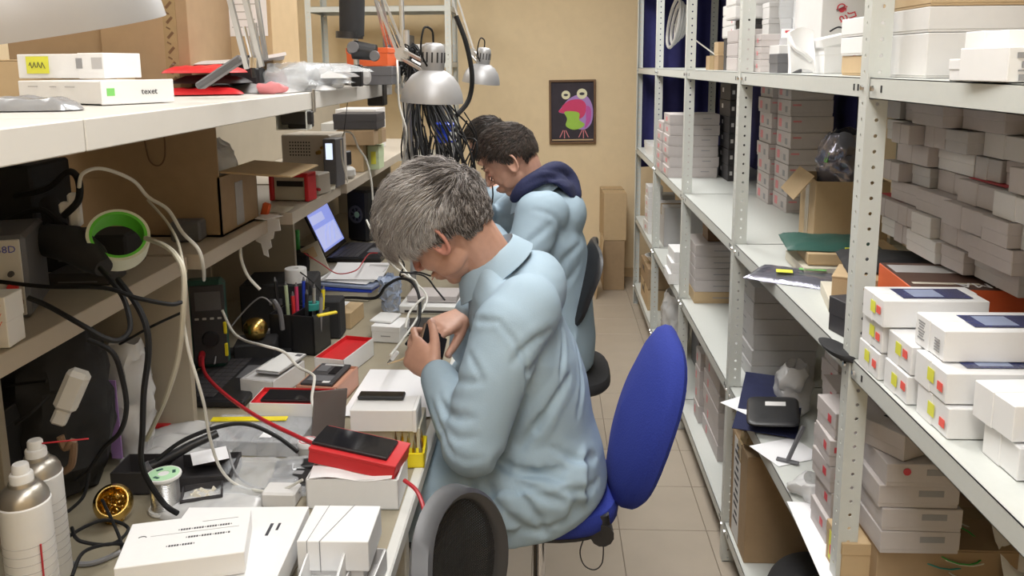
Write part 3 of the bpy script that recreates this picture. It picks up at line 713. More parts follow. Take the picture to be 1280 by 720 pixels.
for y in (2.85, 3.07):
    g = G(); limb(g, [V((-.10, y, .56)), V((-.44, y, .545)), V((-.40, y, .30)), V((-.40, y, .10))], [.085, .066, .058, .056]); part('trouser_leg', g, 'trousers', man2, world=True)
    g = G(); c = V((-.40, y, 0)); loft(g, [(c+V((.09, 0, .035)), V((0, .03, 0)), V((0, 0, .034))), (c+V((.03, 0, .045)), V((0, .04, 0)), V((0, 0, .044))), (c+V((-.17, 0, .028)), V((0, .046, 0)), V((0, 0, .027))), (c+V((-.20, 0, .022)), V((0, .025, 0)), V((0, 0, .018)))], 20, 2.6); part('shoe', g, 'black_matte', man2, world=True)
g = G(); g.tube(smooth_path([WL2+V((.012, -.045, .01)), WL2+V((-.012, -.045, .022)), WL2+V((-.02, 0, .04)), WL2+V((.0, .04, .02)), WL2+V((.03, .03, -.03)), WL2+V((.035, -.03, -.02))], 4), .004, 6); part('wrist_strap', g, 'black_matte', man2, 'thin dark band at the wrist', world=True)
def line2(q):
    if q.x > .66: return 0
    if q.x > .36 and q.z < .50 and abs(q.y) < .9: return 0
    if q.x > .22 and q.z < .20: return 0
    if q.x > .05 and q.z < -.10: return 0
    if q.z < -.50: return 0
    if abs(q.y) > .70 and -.42 < q.x < .30 and q.z < -.22: return 0
    if q.z < -.3 and q.x > -.35: return 0
    return 1
th2 = lambda q: .004+.009*max(0, q.z)**.7
part('hair', hair_mesh(C2, f2, s2, u2, K2, RAD, cr1, line2, 6500, lambda q: .014+.018*max(0, q.z+.2), comb1, th2, 5, ['hair_brown', 'hair_black', 'hair_dark'], .0014, .0, .4), 'hair_brown', man2, world=True)
part('hair_underlayer', cap_mesh(C2, f2, s2, u2, K2, RAD, line2, th2, 'hair_black'), 'hair_black', man2, world=True)

# ---------------------------------------------------------------- third person, only the top of the head shows
man3 = thing('person', 'farthest seated person, only the top of dark hair showing behind the second man', 'person', (-.16, 3.85, 0))
C3 = V((-0.307,3.9,1.252)); f3, s3, u3 = frame((-.85, .1, -.5), (-.5, 0, .85)); b3 = G(); head_parts(b3, C3, f3, s3, u3, 1)
limb(b3, [C3+f3*-.03+u3*-.05, C3+V((.06, 0, -.16))], [.055, .07]); loft(b3, [((-.16, 3.85, .5), X_(.15), V((0, .2, 0))), ((-.14, 3.85, .75), X_(.12), V((0, .17, 0))), (C3+V((.08, 0, -.24)), X_(.11), V((0, .2, 0))), (C3+V((.06, 0, -.16)), X_(.06), V((0, .08, 0)))], 24)
for y in (3.75, 3.97): limb(b3, [V((-.15, y, .55)), V((-.55, y, .54)), V((-.53, y, .06))], [.08, .06, .045])
for y in (3.66, 4.1): limb(b3, [C3+V((.08, y-3.88, -.27)), V((-.18, y, .86)), V((-.42, y*.5+1.94, .86))], [.06, .05, .035])
b3m = blob(b3, .006, 3); b3m.materials.append(MT('skin')); part('body', b3m, 'skin', man3, world=True)
c3 = G(); loft(c3, [((-.16, 3.85, .48), X_(.17), V((0, .22, 0))), ((-.14, 3.85, .75), X_(.15), V((0, .19, 0))), (C3+V((.08, 0, -.26)), X_(.13), V((0, .22, 0))), (C3+V((.07, 0, -.17)), X_(.07), V((0, .1, 0)))], 28)
for y in (3.66, 4.1): limb(c3, [C3+V((.08, y-3.88, -.27)), V((-.18, y, .86)), V((-.36, y*.6+1.55, .86))], [.08, .065, .05])
c3m = blob(c3, .01, 4); c3m.materials.append(MT('coat')); part('coat', c3m, 'coat', man3, world=True)
part('hair', hair_mesh(C3, f3, s3, u3, 1.0, RAD, cr1, line2, 2500, lambda q: .02+.03*max(0, q.z+.2), comb1, th2, 9, ['hair_black', 'hair_brown', 'hair_black'], .0018, .0, .4), 'hair_black', man3, world=True)
part('hair_underlayer', cap_mesh(C3, f3, s3, u3, 1, RAD, line2, th2, 'hair_black'), 'hair_black', man3, world=True)

# ---------------------------------------------------------------- chairs
def star_base(t, c, m='black_plastic', r=.28, zseat=.42, n=5, a0=.3, metal='chrome'):
    for i in range(n):
        a = a0+2*PI*i/n; d = V((math.cos(a), math.sin(a), 0))
        part('leg', G().tube([c+d*.03+V((0, 0, .105)), c+d*.15+V((0, 0, .095)), c+d*r+V((0, 0, .068))], [.022, .019, .014], 10), m, t, world=True)
        e = c+d*r; tt = V((-d.y, d.x, 0))
        part('caster', G().cyl(e+tt*.004+V((0, 0, .027)), e+tt*.024+V((0, 0, .027)), .027, None, 14).cyl(e-tt*.004+V((0, 0, .027)), e-tt*.024+V((0, 0, .027)), .027, None, 14).cyl(e+V((0, 0, .027)), e+V((0, 0, .07)), .008), 'black_plastic', t, world=True)
    part('gas_lift', G().cyl(c+V((0, 0, .09)), c+V((0, 0, .26)), .026, None, 16).cyl(c+V((0, 0, .25)), c+V((0, 0, zseat)), .015, None, 12), metal, t, world=True)
    part('hub', G().cyl(c+V((0, 0, .06)), c+V((0, 0, .13)), .042, .036, 16), m, t, world=True)
def cushion(c, ax, ay, n, h, e=3.2, bulge=.012, segs=36):
    "rounded pad: outline superellipse in ax,ay; thickness h along n"
    g = G(); c, ax, ay, n = V(c), V(ax), V(ay), V(n)
    prof = [(0, -1), (.55, -1), (.88, -.96), (.96, -.8), (1, -.4), (1, .3), (.97, .72), (.88, .95), (.55, 1.12), (0, 1.2)]
    vs = []
    for r, z in prof:
        for k in range(segs):
            t = 2*PI*k/segs; co, si = math.cos(t), math.sin(t)
            vs.append(c+(ax*math.copysign(abs(co)**(2/e), co)+ay*math.copysign(abs(si)**(2/e), si))*max(r, .001)+n*z*h/2)
    N = len(prof); fs = [(i*segs+k, i*segs+(k+1) % segs, (i+1)*segs+(k+1) % segs, (i+1)*segs+k) for i in range(N-1) for k in range(segs)]
    return g.add(vs, fs, 0, True)
# blue chair of the nearer man: backrest, J bar, knob, cable loop
ch = thing('office_chair', 'bright blue fabric office chair under the nearer man, tilted backrest', 'chair', (-.03, 1.85, 0))
cc = V((-.03, 1.85, 0)); star_base(ch, cc, r=.29, zseat=.53)
part('seat', cushion((-.045, 1.86, .575), (.205, 0, .0), (0, .19, 0), (0, 0, 1), .06), 'blue_fabric', ch, world=True)
part('seat_shell', cushion((-.045, 1.86, .545), (.195, 0, .0), (0, .18, 0), (0, 0, 1), .02), 'black_plastic', ch, world=True)
bt, bb = V((0.264,1.88,0.976)), V((0.17,1.86,0.571)); bc2 = (bt+bb)/2; up_ = (bt-bb)/2; nb_ = up_.cross(V((0, 1, 0))).normalized()
def backf(u_, v_):
    a = (u_-.5)*2; b_ = (v_-.5)*2
    return None
g = G(); segs = 40; prof = [(0, -.7), (.5, -.75), (.85, -.85), (.96, -.8), (1, -.3), (1, .3), (.95, .75), (.8, .95), (.5, 1.0), (0, 1.05)]; vs = []
for r, z in prof:
    for k in range(segs):
        t = 2*PI*k/segs; co, si = math.cos(t), math.sin(t); aa = math.copysign(abs(co)**(2/2.6), co)*max(r, .001); bb_ = math.copysign(abs(si)**(2/2.6), si)*max(r, .001)
        wdt = .215*(1-.10*(bb_ if bb_ > 0 else 0)-.06*(-bb_ if bb_ < 0 else 0))
        p = bc2+up_*bb_+V((0, 1, 0))*aa*wdt+nb_*(z*.026 - .045*aa*aa*1.0 + .028*(1-(bb_+.35)**2))
        vs.append(p)
N = len(prof); g.add(vs, [(i*segs+k, i*segs+(k+1) % segs, (i+1)*segs+(k+1) % segs, (i+1)*segs+k) for i in range(N-1) for k in range(segs)], 0, True)
BKN = nb_
part('backrest', g, 'blue_fabric', ch, world=True)
part('back_bar', G().tube(smooth_path([bc2-up_*.2+V((.012, 0, 0)), (0.187,1.86,0.6), (0.154,1.86,0.537), (0.135,1.85,0.5), (.10, 1.85, .535), (-.02, 1.85, .53)], 4), .016, 8, flat=.6), 'black_plastic', ch, world=True)
kp = V((0.115,1.72,0.549)); part('knob', G().cyl(kp+V((0, -.02, .0)), kp+V((0, .05, 0)), .027, .024, 12).cyl(kp+V((0, 0, 0)), kp+V((0, 0, .045)), .022, .016, 12), 'black_plastic', ch, world=True)
part('mechanism', G().span(-.06, .14, 1.80, 1.90, .505, .545, .008).span(.10, .135, 1.72, 1.82, .52, .54, .004), 'black_plastic', ch, world=True)
part('cable_loop', G().tube(smooth_path([(0.082,1.72,0.548), (0.066,1.72,0.5), (0.075,1.72,0.464), (0.099,1.72,0.452), (0.117,1.72,0.471), (0.119,1.72,0.521)], 5), .0016, 6), 'black_plastic', ch, world=True)
# mesh chair in the foreground
mc = thing('mesh_chair', 'black mesh-back office chair with a grey rim, empty, in the foreground', 'chair', (-.33, 1.02, 0))
mcb = V((-.33, 1.02, 0)); star_base(mc, mcb, r=.27, a0=.6)
part('seat', cushion((-.33, 1.02, .46), (.22, 0, 0), (0, .22, 0), (0, 0, 1), .06), 'black_matte', mc, world=True)
CB, WB, UB = V((-.182, 1.12, .720)), V((.040, .19, 0)), V((.040, 0, .225)); NB = WB.cross(UB).normalized()
def mb(a, b, off=0):   # dished backrest surface, a,b in -1..1
    return CB+WB*a+UB*b+NB*(.05*a*a-.035*b*b+off)
def rim(r, k, e=2.5, n=48):
    t = 2*PI*k/n; co, si = math.cos(t), math.sin(t); return r*math.copysign(abs(co)**(2/e), co), r*math.copysign(abs(si)**(2/e), si)
g = G(); n = 56; vs = []
for r, o_ in ((1.0, -.012), (1.0, .012), (.975, .018), (.935, .012), (.92, .004), (.92, -.008), (.955, -.017)):
    for k in range(n): a, b = rim(r, k, n=n); vs.append(mb(a, b, o_))
g.add(vs, [(i*n+k, i*n+(k+1) % n, ((i+1) % 7)*n+(k+1) % n, ((i+1) % 7)*n+k) for i in range(7) for k in range(n)], 0, True)
part('rim', g, 'rim_grey', mc, 'dark grey plastic rim of the backrest', world=True)
g = G(); q = 46
for i in range(-q, q+1):
    c = i/q*.925; h_ = .925*(max(0, 1-abs(i/q)**2.5))**(1/2.5)
    if h_ < .05: continue
    g.tube([mb(c, h_*(j/8-1)) for j in range(17)], .0013, 4, cap=False); g.tube([mb(h_*(j/8-1), c) for j in range(17)], .0013, 4, cap=False)
part('mesh_panel', g, 'black_matte', mc, world=True, kind='stuff')
part('lumbar_panel', G().sheet(lambda u_, v_: mb((u_-.5)*1.1, -.80+v_*.95, -.022), 10, 10, .004), 'black_matte', mc, world=True)
part('back_bar', G().tube(smooth_path([mb(0, -.3, -.03), mb(0, -.9, -.04), (-.16, 1.10, .46), (-.25, 1.04, .42), (-.33, 1.02, .42)], 5), .022, 8, flat=.5), 'black_plastic', mc, world=True)
# black plastic chair of the farther man
c3_ = thing('visitor_chair', 'black moulded chair under the farther man', 'chair', (-.02, 2.95, 0)); star_base(c3_, V((-.02, 2.95, 0)), r=.27, a0=.9)
part('seat', cushion((0, 2.95, .455), (.22, 0, 0), (0, .22, 0), (0, 0, 1), .055), 'black_matte', c3_, world=True)
cb, ub = (V((0.14,2.95,0.968))+V((0.056,2.95,0.662)))/2, (V((0.14,2.95,0.968))-V((0.056,2.95,0.662)))/2; nb2 = ub.cross(V((0, 1, 0))).normalized()
g = G(); vs = []; n = 40; pr = [(0, -.6), (.6, -.6), (.93, -.8), (1, -.2), (.99, .4), (.93, .6), (.6, .3), (0, .3)]
for r, z in pr:
    for k in range(n):
        a, b = rim(max(r, .001), k, 3.2, n); vs.append(cb+ub*b+V((0, .20*(1-.06*b), 0))*a+nb2*(z*.018-.06*a*a+.020*(1-(b+.4)**2)))
g.add(vs, [(i*n+k, i*n+(k+1) % n, (i+1)*n+(k+1) % n, (i+1)*n+k) for i in range(len(pr)-1) for k in range(n)], 0, True); part('backrest', g, 'black_plastic', c3_, world=True)
part('back_bar', G().tube(smooth_path([cb-ub*.4+V((.02, 0, 0)), cb-ub*1.1+V((.01, 0, 0)), (.12, 2.95, .47), (.05, 2.95, .42), (-.02, 2.95, .42)], 5), .02, 8, flat=.5), 'black_plastic', c3_, world=True)
c4_ = thing('stool', 'dark stool under the farthest person', 'chair', (-.16, 3.85, 0)); star_base(c4_, V((-.16, 3.85, 0)), r=.25, a0=.5)
part('seat', cushion((-.16, 3.85, .45), (.19, 0, 0), (0, .19, 0), (0, 0, 1), .05, 2.0), 'black_matte', c4_, world=True)

# ================================================================ goods on the right rack
RS = 'sticker_red'; YS = 'sticker_yellow'
def marks_phone(rnd, red=1, yel=1):
    out = []
    if red: out.append(('-x', -.30+rnd.uniform(-.05, .05), rnd.uniform(-.1, .1), .016, .013, RS, 'price_sticker', .0006, 'orange red price sticker'))
    if yel: out.append(('-x', .02+rnd.uniform(-.05, .05), rnd.uniform(0, .15), .020, .020, YS, 'sticker', .0006, 'yellow sticker'))
    return out
R3 = random.Random(11)
# --- phone boxes at the front of the near shelf
BXD = (.165, .088, .049); z0 = L2+.0005
pb = 'white phone box with price stickers'
grp = 'phone boxes stacked at the front edge of the near shelf'
pic = [('+z', .05, 0, .115, .058, 'phone_picture', 'printed_picture', .0006, 'dark picture of a phone on the lid'), ('+z', -.02, .0, .05, .045, 'picture_sky', 'printed_screen', .0009)]
def pbx(lab, x, y, lay, mk=(1, 1), top=False, d=BXD, m='bright_card', rz=0):
    return carton(lab, (x, y, z0+lay*.0495), d, rz, m, 'phone_box', grp, 'y', .5, marks_phone(R3, *mk)+(pic if top else []))
pbx('white phone box with yellow and red stickers, bottom of the stack touching the near upright', .560, 1.365, 0)
pbx('white phone box, middle of the stack touching the near upright', .562, 1.362, 1, (1, 1))
pbx('phone box with a pictured lid on top of the stack by the near upright', .556, 1.350, 2, (1, 1), True, (.175, .088, .049))
pbx('white phone box with two red stickers, bottom box second from the near upright', .565, 1.262, 0, (1, 1))
pbx('white phone box with one red sticker, upper box second from the near upright', .568, 1.262, 1, (1, 1))
pbx('phone box with yellow and red stickers, bottom of the nearest labelled stack', .572, 1.140, 0, (1, 1), False, (.175, .100, .049))
pbx('phone box with a pictured lid, upper box of the nearest labelled stack', .570, 1.150, 1, (1, 1), True, (.175, .100, .049))
t = pbx('large white phone box lying across the top of the labelled stacks, barcode on its end', .582, 1.19, 2, (0, 0), True, (.20, .095, .050))
for k in range(7): flat_on(t, (.20, .095, .05), '-x', .28, .30-.09*k, .022-.004*(k % 3), .0022, 'grey_ink', 'printed_line')
for k in range(5): flat_on(t, (.20, .095, .05), '-x', -.28, .1-.09*k, .016, .002, 'grey_ink', 'printed_line')
# rubber bands
# --- white boxes at the right edge of the frame
carton('plain white box, lower of two at the right end of the near shelf', (.605, 1.02, z0), (.12, .085, .048), 0, 'bright_card', 'phone_box', None, 'y', .5)
carton('plain white box leaning on top at the right end of the near shelf', (.600, 1.03, z0+.049), (.12, .09, .052), .06, 'bright_card', 'phone_box', None, 'y', .5)
t = carton('small white box printed with gold figures, nearest the viewer on the near shelf', (.600, .925, z0+.0), (.11, .07, .075), -.05, 'bright_card', 'phone_box', None, 'z', .4)
for k in range(4): flat_on(t, (.11, .07, .075), '-x', -.3+.2*k, .12, .006, .030, 'tan_card', 'printed_figure')
# --- tablet box
t = carton('large brown and orange tablet box with white lettering, behind the phone boxes', (.665, 1.49, z0), (.225, .20, .130), -.08, 'orange', 'tablet_box', None, 'z', .5)
flat_on(t, (.225, .20, .130), '+z', 0, 0, .223, .198, 'dark_brown', 'printed_panel', .0006, 'dark brown lid print')
lettering(t, 'DIGMA', .042, Matrix.Translation((.040, -.072, .1320)) @ Matrix.Rotation(PI, 4, 'Z'), 'bright_card'); flat_on(t, (.225, .20, .130), '+z', -.18, -.30, .12, .012, 'old_paper', 'printed_line', .001); flat_on(t, (.225, .20, .130), '+z', -.02, .25, .20, .06, 'grey_card', 'printed_panel', .001)
# --- staggered wall of small white boxes
wg = 'small white phone boxes in the staggered wall of boxes'
def wall_boxes():
    rows = 11; hh = .0455; rnd = random.Random(5)
    for r in range(rows):
        y = .80+rnd.uniform(-.04, .04); c = 0; z = z0+r*(hh+.0006)
        while y < 1.90-.004*r:
            w_ = rnd.choice((.085, .088, .145, .15)); dx = rnd.choice((0, 0, .012, .02, .03)); xx = .80-.05*(y-1.0)+dx+.02*math.sin(y*9+r)
            if r < 3 and y > 1.22: xx = .895+dx*.3
            m = rnd.choice(('dull_card', 'dull_card', 'white_card', 'grey_card', 'dull_card'))
            c += 1
            lab = 'small box, %s row up, number %s from the right in the box wall' % (('bottom', 'second', 'third', 'fourth', 'fifth', 'sixth', 'seventh', 'eighth', 'ninth', 'tenth', 'top')[r], ORDN[c])
            t = carton(lab, (xx, y, z), (.15 if w_ < .1 else .09, w_, hh-rnd.uniform(0, .003)), rnd.uniform(-.03, .03), m, 'phone_box', wg, rnd.choice(('y', 'z')), .5)
            if rnd.random() < .12: flat_on(t, (.15 if w_ < .1 else .09, w_, hh), '+z', 0, 0, .06, w_*.9, 'red_print', 'printed_panel')
            y += w_+rnd.uniform(.001, .006)
ORDN = ['', 'first', 'second', 'third', 'fourth', 'fifth', 'sixth', 'seventh', 'eighth', 'ninth', 'tenth', 'eleventh', 'twelfth', 'thirteenth', 'fourteenth', 'fifteenth']
wall_boxes()
# --- upper shelf (L3)
z3 = L3+.0005
carton('long white flat box, upper of two over a brown one beside the near upright', (.600, 1.64, z3+.077), (.16, .12, .036), 0, 'bright_card', 'flat_box', None, 'z', .9)
carton('long white flat box, middle of three beside the near upright', (.602, 1.645, z3+.040), (.16, .12, .036), 0, 'bright_card', 'flat_box', None, 'z', .9)
carton('brown cardboard flat box at the bottom beside the near upright', (.606, 1.645, z3), (.155, .12, .039), 0, 'tan_card', 'flat_box', None, 'z', .9)
carton('tall white flat box right of the near upright on the upper shelf', (.600, 1.36, z3), (.235, .20, .072), 0, 'white_card', 'flat_box', None, 'z', .95)
carton('white flat box lying on the tall white one, upper shelf', (.600, 1.362, z3+.073), (.235, .20, .040), 0, 'white_card', 'flat_box', None, 'z', .9)
carton('brown cardboard box between white ones on the upper shelf', (.602, 1.365, z3+.114), (.22, .19, .038), 0, 'tan_card', 'flat_box', None, 'z', .9)
carton('white flat box at the very top of the pile right of the near upright', (.598, 1.36, z3+.153), (.24, .20, .045), 0, 'white_card', 'flat_box', None, 'z', .9)
carton('big taped brown cardboard box at the back of the upper shelf', (.82, 1.22, z3), (.21, .16, .22), 0, 'brown_card', 'cardboard_box', None, 'flap')
t = carton('larger plain white box at the right edge of the upper shelf', (.590, 1.11, z3), (.19, .12, .068), -.04, 'bright_card', 'phone_box', None, 'y', .5)
t = carton('small white box with barcode labels at the edge of the upper shelf', (.555, 1.035, z3), (.075, .10, .045), .12, 'bright_card', 'phone_box', None, 'x', .35)
for (u_, v_, w_, h_) in ((-.3, .25, .014, .007), (.0, .26, .018, .008), (-.1, 0, .028, .008), (0, -.16, .05, .002), (-.05, -.35, .040, .008)): flat_on(t, (.075, .10, .045), '-y', u_*.9, v_, w_, h_, 'grey_ink', 'printed_barcode')
carton('small plain white box left of the barcode labelled one', (.556, 1.14, z3), (.05, .05, .030), 0, 'bright_card', 'phone_box', None, 'z', .5)
# plaster-like white holders and an open white box
g = G(); g.sheet(lambda u_, v_: V(((u_-.5)*.060, .008*math.sin(u_*PI)-.012*math.cos(v_*3), .098*v_+.010*math.sin(u_*3))), 12, 12, .012)
g.tube(smooth_path([(-.03, 0, .085), (-.022, -.018, .060), (0, -.024, .045), (.018, -.016, .030)], 5), .006, 7)
t = solo('earpiece_holder', g, 'bright_card', 'white moulded paper holder leaning beside the open white box, upper shelf', 'packaging'); t.location = (.600, 2.03, z3+.001)
t = carton('open white box with its lid askew on the upper shelf', (.640, 1.985, z3), (.068, .085, .062), 0, 'bright_card', 'phone_box', None, 'z', .3)
part('raised_lid', G().box((-.005, 0, .078), (.075, .09, .022), .002, 0, Matrix.Rotation(-.22, 3, 'Y')), 'bright_card', t); part('cord', G().tube(smooth_path([(-.02, -.03, .098), (0, -.03, .108), (.02, -.03, .1)], 5), .002, 5), 'cable_black', t)
# white box with red print and crossed tape, further back
t = carton('white box with red lettering behind the small white boxes, upper shelf', (.685, 2.16, z3), (.21, .25, .36), 0, 'white_card', 'printed_box', None, 'flap')
lettering(t, 'Фа', .036, Matrix.Translation((-.055, -.1262, .150)) @ Matrix.Rotation(PI/2, 4, 'X') @ Matrix.Rotation(-1.2, 4, 'Z'), 'red_print'); lettering(t, 'ло', .036, Matrix.Translation((-.025, -.1262, .135)) @ Matrix.Rotation(PI/2, 4, 'X') @ Matrix.Rotation(-1.2, 4, 'Z'), 'red_print')
for q in ((-.05, .055), (-.015, .06)): part('printed_block', G().box((q[0]+.03, -.1256, q[1]), (.012, .0008, .030)), 'soft_red', t)
t = thing('crossed_panel', 'dark panel with a white cross beside the red lettered box', 'box', (.745, 2.47, z3))
part('body', G().span(-.035, .035, -.03, .03, 0, .34, .001), 'dark_card', t); part('stripe', G().box((0, -.031, .10), (.012, .001, .17), 0, 0, Matrix.Rotation(.45, 3, 'Y')).box((0, -.031, .10), (.012, .001, .17), 0, 0, Matrix.Rotation(-.45, 3, 'Y')), 'white_card', t)
# clear bag with a printed header
g = G(); g.sheet(lambda u_, v_: V(((u_-.5)*.12+.004*math.sin(v_*9), .015*math.sin(u_*PI)*math.sin(v_*PI)+.004*noise.noise(V((u_*6, v_*6, 0))), .19*v_)), 16, 16, .001)
t = thing('clear_bag', 'clear bag with a red printed strip standing on the upper shelf', 'bag', (.700, 2.38, z3+.075)); part('bag', g, 'clear_bag', t); part('header', G().span(-.055, .05, -.004, -.002, .02, .045), 'paper', t); part('printed_line', G().span(-.045, .045, -.0055, -.0045, .034, .040), 'red_print', t)
carton('white box lying under the clear bag on the upper shelf', (.62, 2.30, z3), (.16, .14, .074), 0, 'white_card', 'phone_box', None, 'z', .5)
carton('dark grey box with a white label, upper shelf beside the white holder', (.585, 2.18, z3), (.065, .085, .050), 0, 'grey_plastic', 'phone_box', None, 'z', .5, [('-y', .2, -.05, .016, .008, 'white_card', 'sticker')])
for k in range(3): carton('small white box, %s of the stack behind the dark grey box' % ORD[3-k], (.595, 2.40, z3+.036*k), (.10, .12, .035), 0, 'dull_card', 'phone_box', 'white boxes behind the dark grey box', 'z', .5, [('-x', -.2, 0, .012, .012, 'soft_red', 'sticker')])
for k in range(3): carton('greyish white box, %s of the stack just right of the second upright' % ORD[3-k], (.60, 2.72, z3+.045*k), (.20, .16, .044), 0, 'dull_card', 'flat_box', 'stack just right of the second upright', 'z', .9)
carton('dark box standing on the white stack right of the second upright', (.62, 2.73, z3+.136), (.16, .12, .03), 0, 'dark_card', 'flat_box', None, 'z', .5)
for k in range(2): carton('white box, %s above the dark one right of the second upright' % ('lower' if k == 0 else 'upper'), (.59, 2.72, z3+.167+.042*k), (.22, .15, .041), 0, 'white_card', 'flat_box', 'white boxes above the dark one', 'z', .9)
for k in range(2): carton('red topped small box, %s of two high on the upper shelf' % ('lower' if k == 0 else 'upper'), (.665, 2.60, z3+.11+.05*k), (.07, .08, .049), 0, 'white_card', 'phone_box', 'small boxes high on the upper shelf', 'z', .3)
# far bays upper shelf
carton('tall dark box under three white ones in the third bay, upper shelf', (.640, 2.95, z3), (.12, .18, .115), 0, 'dark_card', 'tall_box', None, 'z', .5, [('-x', 0, .0, .02, .012, 'white_card', 'sticker')])
for k in range(3): carton('white flat box, %s of three on the tall dark box' % ORD[3-k], (.635, 2.94, z3+.116+.039*k), (.18, .20, .038), 0, 'white_card', 'flat_box', 'three white flat boxes on the tall dark box', 'z', .9, [('-x', -.3, 0, .012, .018, 'soft_red', 'sticker')])
carton('crumpled brown paper parcel on the upper shelf, third bay', (.635, 3.20, z3), (.10, .12, .055), .2, 'brown_card', 'parcel', None, 'flap')
carton('small tan box standing behind the brown parcel, upper shelf', (.665, 3.36, z3), (.06, .08, .11), 0, 'tan_card', 'parcel', None, 'z', .4)
# dark blue cloth behind the far bays and a coiled cable against it
def clothf(u_, v_):
    if u_ < .7: p = V((1.09-.012*math.sin(u_*60)-.006*math.sin(u_*23+v_*2), 2.98+u_/.7*2.48, 0))
    else: p = V((1.09-(u_-.7)/.3*.50, 5.46-.012*math.sin(u_*90)-.006*math.sin(v_*3), 0))
    p.z = .92+v_*1.5; return p
solo('cloth_curtain', G().sheet(clothf, 100, 6, .003), 'curtain', 'dark blue cloth hanging behind the far bays of the rack', 'curtain')
def coilf():
    g = G(); c = V((0.73,5.042,1.831))
    for k in range(4):
        pts = []
        for i in range(28):
            a = 2*PI*i/28; pts.append(c+V((.02*k, math.cos(a)*(.42-.05*k)*.62, math.sin(a)*(.115-.018*k)+math.cos(a)*-.10*0)))
        pts = [p+V((0, 0, (p.y-c.y)*-.28)) for p in pts]
        g.tube(pts, .010, 7, closed=True)
    return g
t = thing('coiled_hose', 'coil of white corrugated hose hanging behind the farthest uprights', 'hose', (.73, 4.6, z3+.002)); part('coil', coilf(), 'cable_grey' if False else 'white_card', t, world=True)
g = G(); g.tube([(0.83,5.732,1.862)+tuple()] if False else [V((.86, 3.95, z3)), V((0.77,5.318,1.843))], .004, 6); part('tie', g, 'cable_white', t, world=True)

# ---------------------------------------------------------------- middle shelf (L2) further bays
z2 = L2+.0005
for c, y in enumerate((2.98, 3.17)):
    for k in range(8):
        carton('red printed box, %s of the %s column' % (ORD[8-k], 'nearer' if c == 0 else 'farther'), (.855-.02*c+R3.uniform(-.004, .004), y, z2+.0585*k), (.15, .18, .0575), R3.uniform(-.01, .01), 'dull_card', 'flat_box', 'red printed white boxes in two columns', 'z', .82,
               [('-x', .25, .0, .035, .030, 'soft_red', 'printed_mark'), ('-x', -.2, -.1, .028, .022, 'grey_ink', 'printed_mark'), ('-y', -.35, .2, .03, .006, 'soft_red', 'printed_mark')])
for k in range(6):
    carton('white flat box, %s of the stack behind the third upright' % ORD[6-k], (.560+R3.uniform(-.004, .004), 3.92, z2+.0505*k), (.235, .20, .0495), R3.uniform(-.01, .01), 'dull_card', 'flat_box', 'white flat boxes behind the third upright', 'z', .85, [('-x', 0, 0, .05, .02, 'soft_red', 'printed_mark'), ('-y', .25, .1, .04, .004, 'grey_ink', 'printed_line')])
for k in range(5):
    carton('white flat box, %s of the rear column behind the third upright' % ORD[5-k], (.555+R3.uniform(-.004, .004), 4.14, z2+.0505*k), (.20, .19, .0495), R3.uniform(-.01, .01), 'dull_card', 'flat_box', 'second column behind the third upright', 'z', .85, [('-x', 0, 0, .05, .02, 'soft_red', 'printed_mark')])
for k in range(6):
    carton('black box with white marks, %s of the black stack' % ORD[6-k], (.815, 3.80, z2+.0745*k), (.075, .22, .0735), R3.uniform(-.015, .015), 'dark_card', 'flat_box', 'black boxes standing against the cloth', 'z', .5, [('-x', .2, .1, .03, .02, 'white_card', 'sticker'), ('-y', -.3, .0, .012, .018, 'white_card', 'sticker')])
for k in range(3): carton('small white carton, %s from the back wall at the far end of the middle shelf' % ORDN[k+1], (.60, 5.20-.16*k, z2), (.06, .12, .055), .1*k, 'white_card', 'phone_box', 'small cartons at the far end', 'z', .5)
# open cardboard box with a shiny bag in it
t = thing('cardboard_box', 'open brown cardboard box holding a shiny bag on the middle shelf', 'box', (.885, 2.50, z2), -.12)
g = G(); X, Y, Z = .20, .24, .20
for sx in (-1, 1): g.span(sx*X/2-.002, sx*X/2+.002, -Y/2, Y/2, 0, Z)
for sy in (-1, 1): g.span(-X/2, X/2, sy*Y/2-.002, sy*Y/2+.002, 0, Z)
g.span(-X/2, X/2, -Y/2, Y/2, 0, .004); part('body', g, 'tan_card', t)
part('flap', G().box((-X/2-.035, 0, Z-.02), (.09, Y, .003), 0, 0, Matrix.Rotation(-.9, 3, 'Y')), 'tan_card', t); part('tape', G().span(-X/2-.003, -X/2-.0022, -.03, .03, 0, Z), 'tape', t)
def crumple(cx, cy, cz, sx, sy, sz, seed, n=22):
    def f(u_, v_):
        a = u_*2*PI; r = .62+.38*math.sin(PI*min(1, v_*1.02))**.6
        p = V((math.cos(a)*sx*r, math.sin(a)*sy*r, (v_-.0)*sz)); q = noise.noise_vector(p*28+V((seed, 0, 0)))*.016+noise.noise_vector(p*70+V((seed, 2, 0)))*.005
        return V((cx, cy, cz))+p+q
    return G().sheet(f, n*2, n, .0008)
t = solo('shiny_bag', crumple(.885, 2.50, z2+.10, .075, .085, .24, 1), 'static_bag', 'crumpled silvery dark bag sticking out of the open cardboard box', 'bag')
part('sticker', G().box((-.062, -.03, .17), (.002, .025, .03), 0, 0, Matrix.Rotation(.2, 3, 'Y')), 'sticker_green', t, 'green label')
